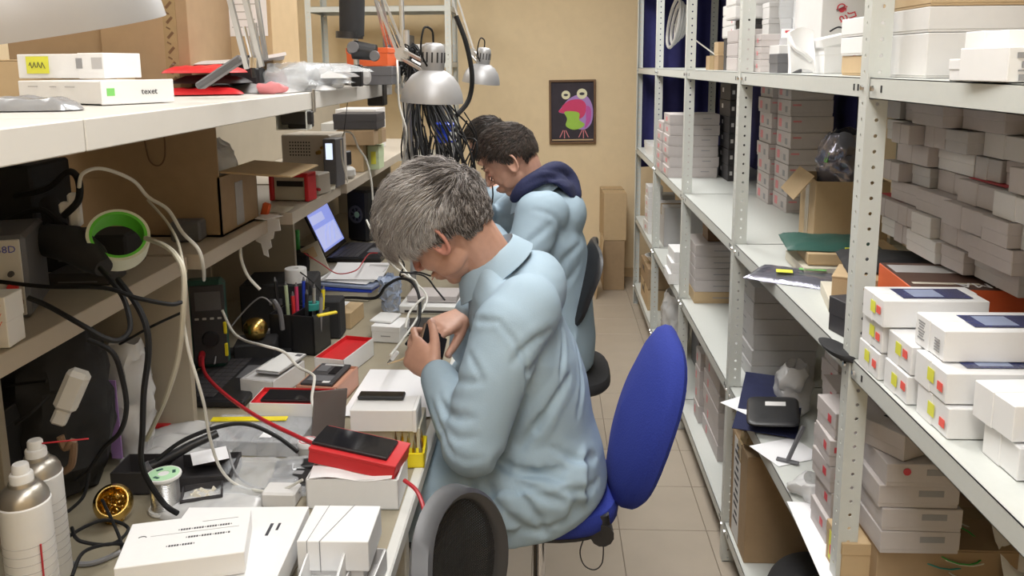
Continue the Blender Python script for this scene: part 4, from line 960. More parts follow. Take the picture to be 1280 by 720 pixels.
# envelopes and flat things near the edge
def flatpack(name, label, cat, c, sx, sy, h, rz, m, seed, bag=False):
    def f(u_, v_):
        x, y = (u_-.5)*sx, (v_-.5)*sy; e = min(u_, 1-u_, v_, 1-v_)*2
        return V((x, y, h*min(1, e*2.2)**.5+.004*noise.noise(V((x*18, y*18, seed)))+.0015*noise.noise(V((x*60, y*60, seed)))))
    g = G(); g.sheet(f, 20, 20, .0012); g.sheet(lambda u_, v_: V(((u_-.5)*sx, (v_-.5)*sy, .0012)), 1, 1, .001)
    t = thing(name, label, cat, c, rz); part('wrapper', g, m, t); return t
t = flatpack('padded_envelope', 'dark green padded envelope on top of brown packs, middle shelf', 'envelope', (.745, 2.18, z2+.062), .24, .20, .016, -.15, 'dark_green', 3)
part('label', G().span(.02, .10, -.10, -.095, .002, .012), 'sticker_yellow', t)
carton('flat brown pack under the dark green envelope', (.655, 2.07, z2+.030), (.24, .20, .030), -.1, 'tan_card', 'flat_pack', None, 'z', .9, [('-y', .25, 0, .035, .018, YS, 'sticker')])
carton('flat light pack at the bottom of the envelope pile', (.640, 2.05, z2), (.22, .20, .028), -.05, 'old_paper', 'flat_pack', None, 'z', .9)
t = flatpack('antistatic_bag', 'silvery antistatic bag with yellow and green labels at the shelf edge', 'bag', (.620, 2.05, z2+.001), .22, .15, .016, -.55, 'static_bag', 5)
part('yellow_label', G().box((-.02, -.03, .0225), (.040, .030, .001), 0, 0, Matrix.Rotation(.3, 3, 'Z')), YS, t, 'yellow label'); part('green_label', G().box((.035, .025, .0222), (.065, .016, .001), 0, 0, Matrix.Rotation(.35, 3, 'Z')), 'sticker_green', t, 'green label')
t = thing('brown_carton', 'small brown carton with a round thumb hole, tilted on the middle shelf', 'box', (.690, 1.80, z2+.032), -.45)
part('body', G().span(-.055, .075, -.06, .06, 0, .045, .0015), 'tan_card', t); part('thumb_hole', G().cyl((.0, -.0605, .006), (.0, -.0612, .006), .013, None, 14), 'brown_card', t); part('lid', G().box((.01, 0, .047), (.132, .122, .004), .001), 'tan_card', t)
carton('off-white slab-like box under the brown carton, middle shelf', (.605, 1.75, z2), (.17, .17, .030), -.2, 'old_paper', 'flat_box', None, 'z', .7)
t = flatpack('black_cloth', 'black cloth pouch lying behind the brown carton', 'cloth', (.80, 1.86, z2+.085), .26, .20, .02, -.2, 'black_matte', 8)
carton('folded brown parcel under the black cloth pouch', (.72, 1.78, z2), (.20, .17, .084), -.12, 'brown_card', 'parcel', None, 'flap')
t = carton('dark box with grey slanted stripes beside the near upright, middle shelf', (.600, 1.52, z2), (.10, .13, .072), .25, 'dark_card', 'printed_box', None, 'z', .5)
for k in range(7): part('printed_stripe', G().box((-.045+.014*k, -.0655, .036), (.0025, .0008, .064), 0, 0, Matrix.Rotation(.5, 3, 'Y')), 'grey_ink', t)
t = solo('headset_pad', cushion((.548, 1.52, z2+.0), (.030, 0, -.006), (0, .055, 0), (-.6, 0, .8), .02, 2.2), 'black_matte', 'black rounded pad hanging over the shelf edge beside the near upright', 'pad')

# ---------------------------------------------------------------- lower shelf (L1)
z1 = L1+.0005
for k in range(6):
    carton('grey flat box, %s of the tall stack on the lower shelf' % ORD[6-k], (.635+R3.uniform(-.004, .004), 2.50, z1+.0515*k), (.20, .26, .0505), R3.uniform(-.01, .01), 'grey_card', 'flat_box', 'tall stack on the lower shelf', 'z', .85, [('-x', 0, 0, .06, .004, 'grey_ink', 'printed_line')])
for c in range(3):
    for k in range(5 if c < 2 else 6):
        carton('red marked box, %s of the %s column by the near upright' % (ORD[(5 if c < 2 else 6)-k], ('front', 'middle', 'rear')[c]), (.575+.045*c+R3.uniform(-.006, .006), 1.60+.115*c+.0*k, z1+.0585*k), (.09+.02*(c == 0), .105, .0575), R3.uniform(-.06, .06), 'dull_card', 'phone_box', 'small red marked boxes by the near upright', 'z', .6,
               [('-x', -.2, .1, .018, .016, 'red_print', 'printed_mark'), ('-y', -.35, .15, .014, .012, 'red_print', 'printed_mark')])
t = carton('yellow and orange labelled tan box half behind the near upright, lower shelf', (.560, 1.47, z1), (.12, .09, .085), 0, 'tan_card', 'labelled_box', None, 'z', .3, [('-x', 0, 0, .05, .06, YS, 'sticker'), ('-x', .1, -.1, .02, .02, RS, 'price_sticker', .001)])
# set-top box, navy folder, sheets
t = thing('set_top_box', 'flat black plastic device with a small white label on the lower shelf', 'device', (.615, 2.17, z1+.034), -.25, rot=(.06, -.10, -.25))
part('body', cushion((0, 0, .012), (.070, 0, 0), (0, .085, 0), (0, 0, 1), .011, 7), 'black_plastic', t); part('label', G().span(-.02, .035, .02, .045, .0186, .0192), 'white_card', t)
def sheetflat(name, label, cat, c, sx, sy, rz, m, sag=0, h=.001, tilt_=(0, 0)):
    def f(u_, v_): return V(((u_-.5)*sx, (v_-.5)*sy, h+sag*((u_-.5)**2*4)*(1 if u_ < .5 else .3)+tilt_[0]*(u_-.5)+tilt_[1]*(v_-.5)))
    t = solo(name, G().sheet(f, 8, 6, .0006), m, label, cat); t.location = c; t.rotation_euler = (0, 0, rz); return t
t = thing('navy_folder', 'dark navy plastic folder half unfolded behind the black device', 'folder', (.645, 2.30, z1+.002), -.35)
part('cover', G().sheet(lambda u_, v_: V(((u_-.5)*.17, (v_-.5)*.17, .015+.05*v_)), 6, 6, .002), 'navy', t); part('pocket', G().sheet(lambda u_, v_: V(((u_-.5)*.17, -.14+(v_-.5)*.12, .006+.010*v_)), 6, 6, .002), 'navy', t)
sheetflat('paper_sheet', 'white sheet of paper poking out under the black device', 'paper', (.580, 2.27, z1+.018), .12, .13, .6, 'paper')
sheetflat('paper_sheet', 'white sheet under the navy folder at the shelf edge', 'paper', (.610, 2.02, z1+.001), .14, .12, .4, 'paper')
t = sheetflat('paper_sheet', 'large white sheet of paper lying over the edge of the lower shelf', 'paper', (.640, 1.62, z1+.001), .21, .29, -.05, 'paper', 0)
t = thing('small_hammer', 'grey metal bracket shaped like a T lying against the boxes', 'tool', (.597, 1.94, z1+.001)); part('shaft', G().box((.02, .03, .045), (.009, .009, .10), .001, 0, Matrix.Rotation(.5, 3, 'Y') @ Matrix.Rotation(-.3, 3, 'X')), 'grey_plastic', t); part('foot', G().box((0, .02, .004), (.055, .014, .006), .001, 0, Matrix.Rotation(-.5, 3, 'Z')), 'grey_plastic', t)
t = solo('torn_wrapper', crumple(.620, 1.80, z1, .06, .05, .04, 6, 14), 'milky_bag', 'crumpled translucent wrapper on the lower shelf beside the small boxes', 'wrapper')
t = solo('net_bag', crumple(.70, 2.28, z1, .05, .05, .14, 9, 14), 'milky_bag', 'crumpled clear wrapper standing behind the navy folder', 'wrapper')
# stack seen under the near shelf, right of the near upright
carton('brown cardboard carton under the white stack, lower shelf right of the near upright', (.615, 1.44, z1), (.26, .26, .095), 0, 'brown_card', 'cardboard_box', None, 'flap')
zz = z1+.097
for k in range(4):
    t = carton('pinkish white flat box, %s of the four on the brown carton' % ORD[4-k], (.610-.008*(k == 2), 1.42+R3.uniform(-.004, .004), zz+.0455*k), (.145, .17, .0447), R3.uniform(-.015, .015), 'dull_card', 'flat_box', 'four boxes on the brown carton', 'z', .82)
    flat_on(t, (.145, .17, .0447), '-y', .15, .15, .045, .012, 'grey_ink', 'printed_line')
    if k == 3:
        for q in (-.12, .12): part('round_mark', G().cyl((q*.3-.0, -.0855, .030), (q*.3, -.0862, .030), .007, None, 14), 'red_print', t)
carton('dark slotted small box on top of the four pinkish boxes', (.640, 1.42, zz+.183), (.10, .10, .05), .5, 'dull_card', 'phone_box', None, 'z', .6, [('+z', 0, 0, .02, .06, 'black_matte', 'slot')])
g = G()
rr_ = random.Random(4)
for k in range(16):
    c = V((.78+rr_.uniform(-.06, .06), 1.50+rr_.uniform(-.05, .05), z1+.02+.005*k)); r = rr_.uniform(.03, .065); e_ = rr_.uniform(-.5, .5)
    tt = thing('wire_loop', '%s wire loop, number %s up in the tangle on the lower shelf' % (('cream', 'white', 'green', 'cream', 'orange', 'teal')[k % 6], ORDN[k] if 0 < k < 16 else 'zero'), 'wire', (c.x, c.y, z1+.001), 0, 'wire loops on the lower shelf')
    part('loop', G().tube([c+V((math.cos(a)*r, math.sin(a)*r*.8, math.sin(a+e_)*.018)) for a in [2*PI*i/18 for i in range(18)]], .0016, 5, closed=True), ('cable_cream', 'cable_white', 'green_plastic', 'cable_cream', 'orange', 'teal')[k % 6], tt, world=True)
t = solo('crumpled_sheet', G().sheet(lambda u_, v_: V((.86+.10*u_-.02, 1.38+.10*v_, z1+.002+.13*v_*(1-.5*u_)+.02*noise.noise(V((u_*4, v_*4, 1))))), 10, 10, .001), 'paper', 'crumpled pale sheet standing beside the wire loops, lower shelf', 'paper')
for k, (x, y) in enumerate(((.93, 1.50), (.90, 1.62))):
    solo('adapter_plug', G().span(x-.02, x+.02, y-.015, y+.015, z1+.001, z1+.026, .006).tube([(x+.02, y, z1+.013), (x+.05, y+.02, z1+.012), (x+.07, y+.06, z1+.01)], .003, 6), 'black_plastic', 'black adapter plug %s the wire loops' % (('right of', 'behind')[k],), 'plug')
# third bay and beyond on the lower shelf
mm_ = ['tan_card', 'dull_card', 'dull_card', 'dull_card', 'dull_card', 'dull_card']
for k in range(5):
    carton('%s flat box, %s of the third bay stack, lower shelf' % ('brown' if k == 0 else 'grey white', ORD[5-k]), (.600, 3.36, z1+.0505*k), (.225, .24, .0495), R3.uniform(-.01, .01), mm_[k], 'flat_box', None if k == 0 else 'flat boxes in the third bay', 'z', .85, [('-y', 0, 0, .07, .004, 'grey_ink', 'printed_line')])
for k in range(3): carton('bright white box, %s of three sticking out by the third upright' % ORD[3-k], (.535+.012*k, 3.66, z1+.051*k), (.08, .17, .050), R3.uniform(-.03, .03), 'bright_card', 'phone_box', 'small boxes sticking out', 'z', .6)
carton('reddish dark box on the grey white stack, third bay', (.66, 3.42, z1+.254), (.14, .12, .07), 0, 'frame_wood', 'flat_box', None, 'z', .5)
for c in range(2):
    for k in range(4-c): carton('white carton, %s of the %s pile in the farthest bay' % (ORD[4-c-k], ('first', 'second')[c]), (.57+.09*c, 4.78+.12*c, z1+.072*k), (.085, .14, .071), R3.uniform(-.08, .08), 'white_card', 'phone_box', 'cartons in the farthest bay', 'z', .5, [('-x', 0, 0, .02, .02, 'soft_red', 'printed_mark')])
carton('large pale box behind the cartons in the fourth bay, lower shelf', (.62, 4.45, z1), (.22, .25, .22), 0, 'grey_card', 'cardboard_box', None, 'flap')
# ---------------------------------------------------------------- bottom shelf (L0)
zb = L0+.0005
for k in range(5):
    carton('pinkish box, %s of the front stack on the bottom shelf' % ORD[5-k], (.610+R3.uniform(-.004, .004), 2.86, zb+.064*k), (.20, .30, .063), R3.uniform(-.01, .01), 'dull_card', 'flat_box', 'stack on the bottom shelf', 'z', .85, [('-x', .2, 0, .02, .03, 'soft_red', 'printed_mark')])
for k in range(4):
    carton('pinkish box, %s of the rear stack on the bottom shelf' % ORD[4-k], (.600+R3.uniform(-.004, .004), 3.19, zb+.075*k), (.20, .10, .074), R3.uniform(-.01, .01), 'dull_card', 'flat_box', 'rear stack on the bottom shelf', 'z', .85, [('-x', .2, 0, .02, .03, 'soft_red', 'printed_mark')])
t = carton('tall brown cardboard box with a strip of black lettering on its edge, bottom shelf', (.568, 2.235, zb), (.26, .20, .335), 0, 'brown_card', 'cardboard_box', None, 'flap')
flat_on(t, (.26, .20, .335), '-x', .12, 0, .085, .32, 'white_card', 'label_strip')
for k in range(11): flat_on(t, (.26, .20, .335), '-x', .12+.02*((k*7) % 3-1), .42-.072*k, .030+.012*((k*5) % 3), .010, 'ink', 'printed_figure', .0012)
t = solo('crumpled_tape', crumple(.60, 2.32, zb+.34, .03, .05, .03, 12, 8), 'tape', 'crumpled brown tape on top of the tall cardboard box', 'tape')
t = thing('black_bag', 'black padded bag on the bottom shelf near the viewer', 'bag', (.68, 1.93, zb)); g = G(); ellipsoid(g, (0, 0, .10), ((.13, 0, 0), (0, .14, 0), (0, 0, .105)), 28); bgm = blob(g, .008, 2); folds(bgm, [([V((.58, 1.9, .3))-V((.68, 1.93, zb)), V((.68, 1.85, .33))-V((.68, 1.93, zb))], .01, .01)]); bgm.materials.append(MT('black_matte')); part('body', bgm, 'black_matte', t)
part('strap', G().tube(smooth_path([(-.12, -.02, .05), (-.10, -.05, .14), (-.03, -.06, .205), (.05, -.05, .20)], 5), .012, 6, flat=.25), 'black_plastic', t); part('zip_pull', G().span(-.045, -.03, -.125, -.12, .07, .085, .002), 'chrome', t)
for k in range(2): carton('brown printed carton, %s of two on the bottom shelf in the farthest bay' % (('lower', 'upper')[k],), (.575, 4.75, zb+.13*k), (.20, .38, .125), 0, 'brown_card' if k else 'tan_card', 'cardboard_box', None, 'flap', marks=[('-x', .1, .1, .12, .03, 'dark_card', 'printed_mark')])
t = thing('white_bowl', 'white bowl shaped reel on the brown cartons in the farthest bay', 'bowl', (.66, 4.9, zb+.257)); part('bowl', G().lathe([(.001, 0), (.05, .002), (.09, .05), (.085, .05), (.045, .008), (.001, .006)], 24), 'white_plastic', t)
t = solo('plastic_sack', crumple(.64, 4.10, zb, .07, .16, .30, 15, 16), 'milky_bag', 'pale plastic sack with dark lettering on the bottom shelf, fourth bay', 'bag')
lettering(t, 'ACK', .05, Matrix.Translation((-.062, -.07, .12)) @ Matrix.Rotation(-PI/2, 4, 'Z') @ Matrix.Rotation(PI/2, 4, 'X'), 'ink')
carton('dark box beside the plastic sack on the bottom shelf', (.70, 3.75, zb), (.22, .20, .30), 0, 'grey_plastic', 'cardboard_box', None, 'flap')
# cardboard in the far corner of the floor and leaning on the wall
t = carton('brown cardboard box on the floor in the far corner', (.37, 5.70, .001), (.15, .32, .36), 0, 'brown_card', 'cardboard_box', None, 'flap'); 
t = carton('light cardboard box standing on top in the far corner', (.37, 5.70, .363), (.16, .34, .34), .03, 'tan_card', 'cardboard_box', None, 'flap')
t = thing('cardboard_flap', 'loose brown cardboard sheet leaning on the boxes in the far corner', 'cardboard', (.33, 5.58, .001)); part('sheet', G().box((0, 0, .21), (.005, .25, .42), .001, 0, Matrix.Rotation(.12, 3, 'Y')), 'tan_card', t)

# ---------------------------------------------------------------- picture on the back wall
FX, FZ = (0.158,6.07,1.251)[0], (0.158,6.07,1.251)[2]
pc = thing('framed_picture', 'framed painting of a pink and green frog on the tan wall', 'picture', (FX, 6.088, FZ-.235)); W2, H2 = .172, .235
TR = Matrix.Rotation(.018, 3, 'Y')
g = G()
for a in (-1, 1): g.box((a*(W2-.008), -.012, H2), (.016, .022, 2*H2), .003); g.box((0, -.012, H2+a*(H2-.008)), (2*W2, .0225, .016), .003)
part('frame', g, 'frame_wood', pc); part('canvas', G().span(-W2+.01, W2-.01, -.010, -.004, .01, 2*H2-.01), 'canvas_dark', pc)
def disc(cx_, cz_, rx, rz_, y, n=26, wob=0, cut=None):
    pts = [(cx_+rx*math.cos(2*PI*k/n), cz_+rz_*math.sin(2*PI*k/n)) for k in range(n)]
    return G().prism(pts, 0, .0006, Matrix.Translation((0, y, 0)) @ Matrix.Rotation(PI/2, 4, 'X'))
def shp(nm, pts, y, m): part(nm, G().prism(smooth2(pts), 0, .0006, Matrix.Translation((0, y, H2)) @ Matrix.Rotation(PI/2, 4, 'X')), m, pc)
def smooth2(pts):
    P = [V((*p, 0)) for p in pts]; n = len(P); out = []
    for i in range(n):
        a, b, c, d = P[i-1], P[i], P[(i+1) % n], P[(i+2) % n]
        for k in range(4):
            t_ = k/4; q = .5*((2*b)+(c-a)*t_+(2*a-5*b+4*c-d)*t_*t_+(3*b-a-3*c+d)*t_**3); out.append((q.x, q.y))
    return out
shp('painted_body', [(-.06, .06), (-.02, .10), (.06, .13), (.12, .10), (.15, .02), (.14, -.08), (.09, -.13), (.02, -.12), (-.03, -.09), (-.05, -.02), (-.10, 0), (-.08, .035)], -.0106, 'frog_lilac')
shp('painted_face', [(-.07, .05), (-.02, .085), (.06, .09), (.10, .05), (.09, -.02), (.05, -.05), (.0, -.02), (-.10, 0), (-.08, .03)], -.0114, 'frog_red')
shp('painted_belly', [(-.06, .0), (.0, .005), (.05, -.01), (.05, -.06), (.09, -.09), (.06, -.12), (.0, -.13), (-.05, -.10), (-.04, -.05)], -.0122, 'frog_green')
shp('painted_side', [(.10, .04), (.135, .02), (.13, -.07), (.09, -.12), (.10, -.06)], -.0118, 'purple_pink')
for a, b, r in ((-.048, .125, .032), (.070, .132, .038)):
    part('painted_eye', disc(a, H2+b, r, r, -.0128), 'cream', pc); part('painted_pupil', disc(a, H2+b, r*.5, r*.28, -.0136), 'ink', pc)
for (x, s_) in ((-.06, -1), (.08, 1)):
    for k in (-1, 0, 1): part('painted_toe', G().box((x+k*.022*1, -.0125, H2-.165+abs(k)*.004), (.006, .0006, .06), 0, 0, Matrix.Rotation(-.45*k, 3, 'Y')), 'soft_red', pc)
part('ledge', G().span(-W2+.02, W2-.02, -.016, -.012, .024, .034), 'tan_card', pc)
pc.rotation_euler = (0, -.01, 0)

# ================================================================ goods on the workbench
Zb = BZ+.0015
def solid(name, label, cat, c, d, m, rz=0, bev=.003, rot=None, group=None, body='body'):
    "thing with one bevelled body; more parts get added by the caller"
    t = thing(name, label, cat, c, rz, group, rot); part(body, G().span(-d[0]/2, d[0]/2, -d[1]/2, d[1]/2, 0, d[2], bev), m, t); return t
def tray(name, label, cat, c, d, rz, m_out, m_in, th=.002, floor=.5, group=None, rot=None):
    t = thing(name, label, cat, c, rz, group, rot); X, Y, Z = d; g = G()
    for sx in (-1, 1): g.span(sx*X/2, sx*(X/2-th), -Y/2, Y/2, 0, Z)
    for sy in (-1, 1): g.span(-X/2, X/2, sy*Y/2, sy*(Y/2-th), 0, Z)
    g.span(-X/2, X/2, -Y/2, Y/2, 0, .002); part('body', g, m_out, t)
    g = G(); a, b = X/2-th-.0003, Y/2-th-.0003
    for sx in (-1, 1): g.span(sx*a, sx*(a-.001), -b, b, .002, Z+.0012)
    for sy in (-1, 1): g.span(-a, a, sy*b, sy*(b-.001), .002, Z+.0012)
    g.span(-a, a, -b, b, Z*floor-.001, Z*floor); part('liner', g, m_in, t); return t
def phone(t, c, d, rz=0, m='black_gloss', rot=None):
    R = rot if rot is not None else Matrix.Rotation(rz, 3, 'Z'); part('phone', G().box(V(c), (d[0], d[1], .008), .003, 0, R), m, t) if isinstance(t, bpy.types.Object) else None
def flat_phone(label, c, d, rz, m='black_gloss', back='black_plastic', rot=None, group=None):
    t = thing('phone', label, 'phone', c, rz, group, rot); part('case', G().span(-d[0]/2, d[0]/2, -d[1]/2, d[1]/2, 0, .0075, .0025), back, t)
    part('screen', G().span(-d[0]/2+.002, d[0]/2-.002, -d[1]/2+.002, d[1]/2-.002, .0076, .0082), m, t); return t
# front pile of white boxes
t = carton('shallow white box under the lettered one, its lid open towards the viewer', (-.607, 1.045, .815), (.205, .215, .045), .05, 'bright_card', 'flat_box', None, 'z', .9)
part('front_lip', G().box((.015, -.1035, .010), (.17, .002, .05), .0005), 'bright_card', t); flat_on(t, (.205, .205, .045), '+z', .27, .18, .005, .035, 'ink', 'printed_line'); flat_on(t, (.205, .205, .045), '+z', .33, .22, .004, .02, 'ink', 'printed_line')
carton('plain white box at the bottom of the front pile', (-.66, 1.0, Zb), (.24, .25, .032), .0, 'white_card', 'flat_box', None, 'z', .9)
t = carton('white mailing box with lines of black print, on top of the front pile', (-.622, 1.030, .862), (.178, .118, .036), .27, 'bright_card', 'flat_box', None, 'z', .88)
rr2 = random.Random(2)
for (v0, u0, u1) in ((.20, -.08, .38), (.0, .0, .38), (-.16, -.14, .12)):
    for q in range(int((u1-u0)*46)): part('printed_figure', cbox((.0028, .0042, .0004), 0, 'ink') if q % 5 else cbox((.0014, .0024, .0004), 0, 'ink'), 'ink', t).location = (.178*(u0+q*.0215), .118*v0, .0361)
for (v0, u0, u1, h_) in ((.12, -.30, .42, .0006), (.34, .1, .4, .0008)): part('printed_line', G().span(.178*u0, .178*u1, .118*v0, .118*v0+h_, .0361, .0364), 'grey_ink', t)
part('thumb_mark', G().tube([(-.065+.006*math.cos(a), .012+.005*math.sin(a), .0363) for a in [.3+2.4*i/9 for i in range(10)]], .0007, 4), 'ink', t)
t = tray('open_box', 'open white box with raised flaps beside the tied box', 'box', (-.345, 1.085, Zb), (.06, .17, .072), .08, 'bright_card', 'bright_card', floor=.4)
part('flap', G().box((.0, -.03, .085), (.055, .002, .03), 0, 0, Matrix.Rotation(.5, 3, 'X')), 'bright_card', t)
t = tray('open_box', 'narrow open white box between the tied box and the bench edge', 'box', (-.297, 1.12, Zb), (.045, .19, .038), -.05, 'bright_card', 'grey_card', floor=.3)
t = carton('white box tied with thin string, at the front edge of the bench', (-.395, 1.145, Zb+.040), (.112, .105, .052), .02, 'bright_card', 'phone_box', None, 'z', .97)
part('string', G().tube([(-.020, -.0535, 0), (-.020, -.0535, .0525), (.012, .0535, .0525), (.012, .0535, 0)], .0008, 5), 'grey_ink', t); part('string', G().tube([(-.040, -.0535, 0), (-.040, -.0535, .0525), (-.030, .0535, .0525)], .0006, 5), 'grey_ink', t)
t = carton('white box beneath the tied one at the bench edge', (-.40, 1.155, Zb), (.105, .11, .038), .02, 'white_card', 'phone_box', None, 'z', .9)
carton('small white box with print between the open boxes, nearest the viewer', (-.365, 1.010, Zb+.01), (.05, .05, .068), .3, 'bright_card', 'phone_box', None, 'z', .3, [('+z', 0, .1, .012, .01, 'ink', 'printed_mark')])
# white box, curled paper and the red box with the phone
t = tray('open_box', 'white open box carrying the red phone box at the bench edge', 'box', (-.372, 1.450, Zb), (.174, .105, .058), .01, 'bright_card', 'bright_card', floor=.85)
part('curled_paper', G().sheet(lambda u_, v_: V((-.08+.155*u_, -.053+.03*v_, .060+.004*math.sin(u_*7)+.010*v_)), 14, 4, .0008), 'paper', t)
rt = Matrix.Rotation(.22, 3, 'Y') @ Matrix.Rotation(-.02, 3, 'X')
t = thing('phone_box', 'bright red phone box holding a black phone, tilted on the white open box', 'box', (-.372, 1.462, Zb+.066), rot=(0.0, .15, -.12))
part('body', G().span(-.085, .085, -.048, .048, 0, .030, .0015), 'red', t); part('rim', G().span(-.086, .086, -.049, .049, .024, .031, .001), 'red', t)
t = flat_phone('black phone lying face up in the bright red box', V((-.372, 1.462, Zb+.066))+V((-.006, 0, .0315)), (.150, .072), -.12, rot=(0, .15, -.12))
# yellow tray of screwdriver bits
t = tray('bit_tray', 'yellow plastic tray holding screwdriver bits at the bench edge', 'tray', (-.302, 1.60, Zb), (.075, .085, .030), .08, 'yellow_plastic', 'yellow_plastic', .003, .4)
for i in range(5):
    for j in range(3):
        x, y = -.028+.014*i, -.028+.026*j; part('bit', G().cyl((x, y, .012), (x, y, .036), .003, None, 6).cyl((x, y, .036), (x, y, .052), .0022, .0004, 6), ('brass', 'silver', 'frame_wood')[(i+j) % 3], t)
# two white boxes with a dark phone on top
carton('lower beige white box under the white one beside the paper sheets', (-.430, 1.62, Zb), (.150, .11, .056), .03, 'old_paper', 'phone_box', None, 'x', .4)
carton('white box beside the paper sheets carrying a slim black phone', (-.423, 1.60, Zb+.0565), (.140, .080, .050), .02, 'bright_card', 'phone_box', None, 'x', .06, [('+x', 0, 0, .05, .03, 'grey_card', 'label')])
flat_phone('slim black phone on top of the white box beside the paper', (-.368, 1.665, Zb+.108), (.10, .030), .0)
sheetb = lambda label, c, sx, sy, rz, m='paper', curl=0: setattr(solo('paper_sheet', G().sheet(lambda u_, v_: V(((u_-.5)*sx, (v_-.5)*sy, .0008+curl*(v_*v_))), 6, 6, .0006), m, label, 'paper'), 'location', c)
def sheetb(label, c, sx, sy, rz, m='paper', curl=0, group=None):
    t = solo('paper_sheet', G().sheet(lambda u_, v_: V(((u_-.5)*sx, (v_-.5)*sy, .0008+curl*(v_*v_))), 6, 6, .0006), m, label, 'paper', group); t.location = c; t.rotation_euler = (0, 0, rz); return t
for k in range(3): sheetb('white paper sheet, %s of the sheets under the nearer man\'s hands' % ('lowest', 'middle', 'top')[k] if False else 'white paper sheet, %s of three under the nearer man\'s hands' % ('lowest', 'middle', 'top')[k], (-.395+.004*k, 1.955-.003*k, Zb+.0012*k), .205, .297, -.02+.012*k)
# grey smoky case standing on edge
t = thing('flip_case', 'smoky grey transparent flip case standing on edge behind the red rimmed box', 'case', (-.485, 1.66, Zb), .62)
part('panel', G().box((0, 0, .062), (.075, .005, .125), .002, 0, Matrix.Rotation(.12, 3, 'Y')), 'smoke_hard', t)
# red rimmed tray with phone, boxes behind
t = tray('phone_box', 'white phone box with a red inside holding a black phone', 'box', (-.600, 1.775, Zb), (.176, .092, .062), -.02, 'bright_card', 'red', floor=.86)
flat_phone('black phone lying in the red lined box', (-.600, 1.780, Zb+.055), (.140, .060), -.02)
t = tray('phone_box', 'coppery phone box holding an opened circuit board phone', 'box', (-.560, 1.925, Zb), (.105, .145, .052), -.12, 'soft_copper', 'soft_copper', floor=.9) if 'soft_copper' in MATS else None
t = thing('opened_phone', 'opened phone body with bare dark circuit board on the coppery box', 'phone', (-.565, 1.930, Zb+.050), -.12)
part('chassis', G().span(-.040, .040, -.068, .068, 0, .007, .002), 'dark_card', t)
for (x, y, a, b, m) in ((-.018, .03, .028, .04, 'grey_plastic'), (.016, .02, .02, .05, 'black_gloss'), (0, -.035, .06, .035, 'grey_plastic'), (.022, -.055, .018, .012, 'bright_card'), (.0, .055, .05, .010, 'grey_card')): part('component', G().span(x-a/2, x+a/2, y-b/2, y+b/2, .007, .0085, .0005), m, t)
t = tray('phone_box', 'white slim box under the silver phone, left of the coppery box', 'box', (-.715, 1.97, Zb), (.092, .155, .050), -.22, 'white_card', 'grey_card', floor=.9)
t = flat_phone('white backed phone lying on the slim white box', (-.700, 1.995, Zb+.054), (.068, .138), -.22, 'white_plastic', 'silver'); part('camera', G().span(.012, .028, .045, .060, .0082, .0095, .0005), 'grey_plastic', t)
t = tray('phone_box', 'open white phone box with a bright red inside', 'box', (-.570, 2.135, Zb), (.086, .185, .052), -.22, 'bright_card', 'red', floor=.80)
t = carton('small white box with rounded corners carrying a flat white charger', (-.540, 2.33, Zb), (.090, .095, .050), -.15, 'bright_card', 'phone_box', None, 'z', .35, [('-y', 0, -.1, .03, .003, 'grey_ink', 'printed_line')])
solid('wireless_charger', 'flat white charger on the small white box', 'charger', (-.508, 2.395, Zb+.051), (.070, .085, .008), 'white_plastic', -.2, .003)
t = carton('brown topped box with a white band, behind the red lined box', (-.725, 2.46, Zb), (.095, .12, .052), -.12, 'tan_card', 'phone_box', None, 'x', .5)
part('band', G().span(-.0485, .0, -.0606, .0606, .001, .0525), 'bright_card', t); part('elastic', G().tube([(-.025, -.062, 0), (-.025, -.062, .054), (-.022, .06, .054)], .0012, 5), 'cable_white', t)
# organiser, ruler, tin
t = thing('parts_organiser', 'clear plastic parts organiser lying on the bench under the yellow ruler', 'organiser', (-.645, 1.665, Zb), -.04)
g = G(); g.span(-.11, .11, -.065, .065, 0, .002); 
for y in (-.065, .063): g.span(-.11, .11, y, y+.002, 0, .030)
for i in range(6): g.span(-.11+.0436*i, -.108+.0436*i, -.065, .065, 0, .029)
part('body', g, 'clear_hard', t); part('lid', G().span(-.111, .111, -.066, .066, .030, .033, .001), 'clear_hard', t); part('label', G().span(.02, .045, -.045, -.02, .0333, .0337), 'paper', t)
for i in range(5): part('small_part', G().box((-.088+.0436*i, .01*(i % 2), .008), (.022, .030, .010), .003), ('cable_grey', 'dark_card', 'silver', 'olive', 'dull_card')[i], t)
t = thing('ruler', 'yellow ruler lying across the parts organiser', 'ruler', (-.680, 1.705, Zb+.034), .06); part('strip', G().span(-.085, .085, -.010, .010, 0, .003, .0006), 'yellow_plastic', t)
t = thing('paste_tin', 'small round white lidded tin beside the organiser', 'tin', (-.520, 1.615, Zb)); part('base', G().lathe([(.020, 0), (.021, .003), (.021, .020)], 24), 'light_plastic', t); part('lid', G().lathe([(.0225, .020), (.0225, .028), (.021, .030), (.001, .0302)], 24), 'bright_card', t)
part('printed_ring', G().lathe([(.0155, .0305), (.0185, .0305), (.0185, .0309), (.0155, .0309)], 24, closed=True), 'soft_red', t)
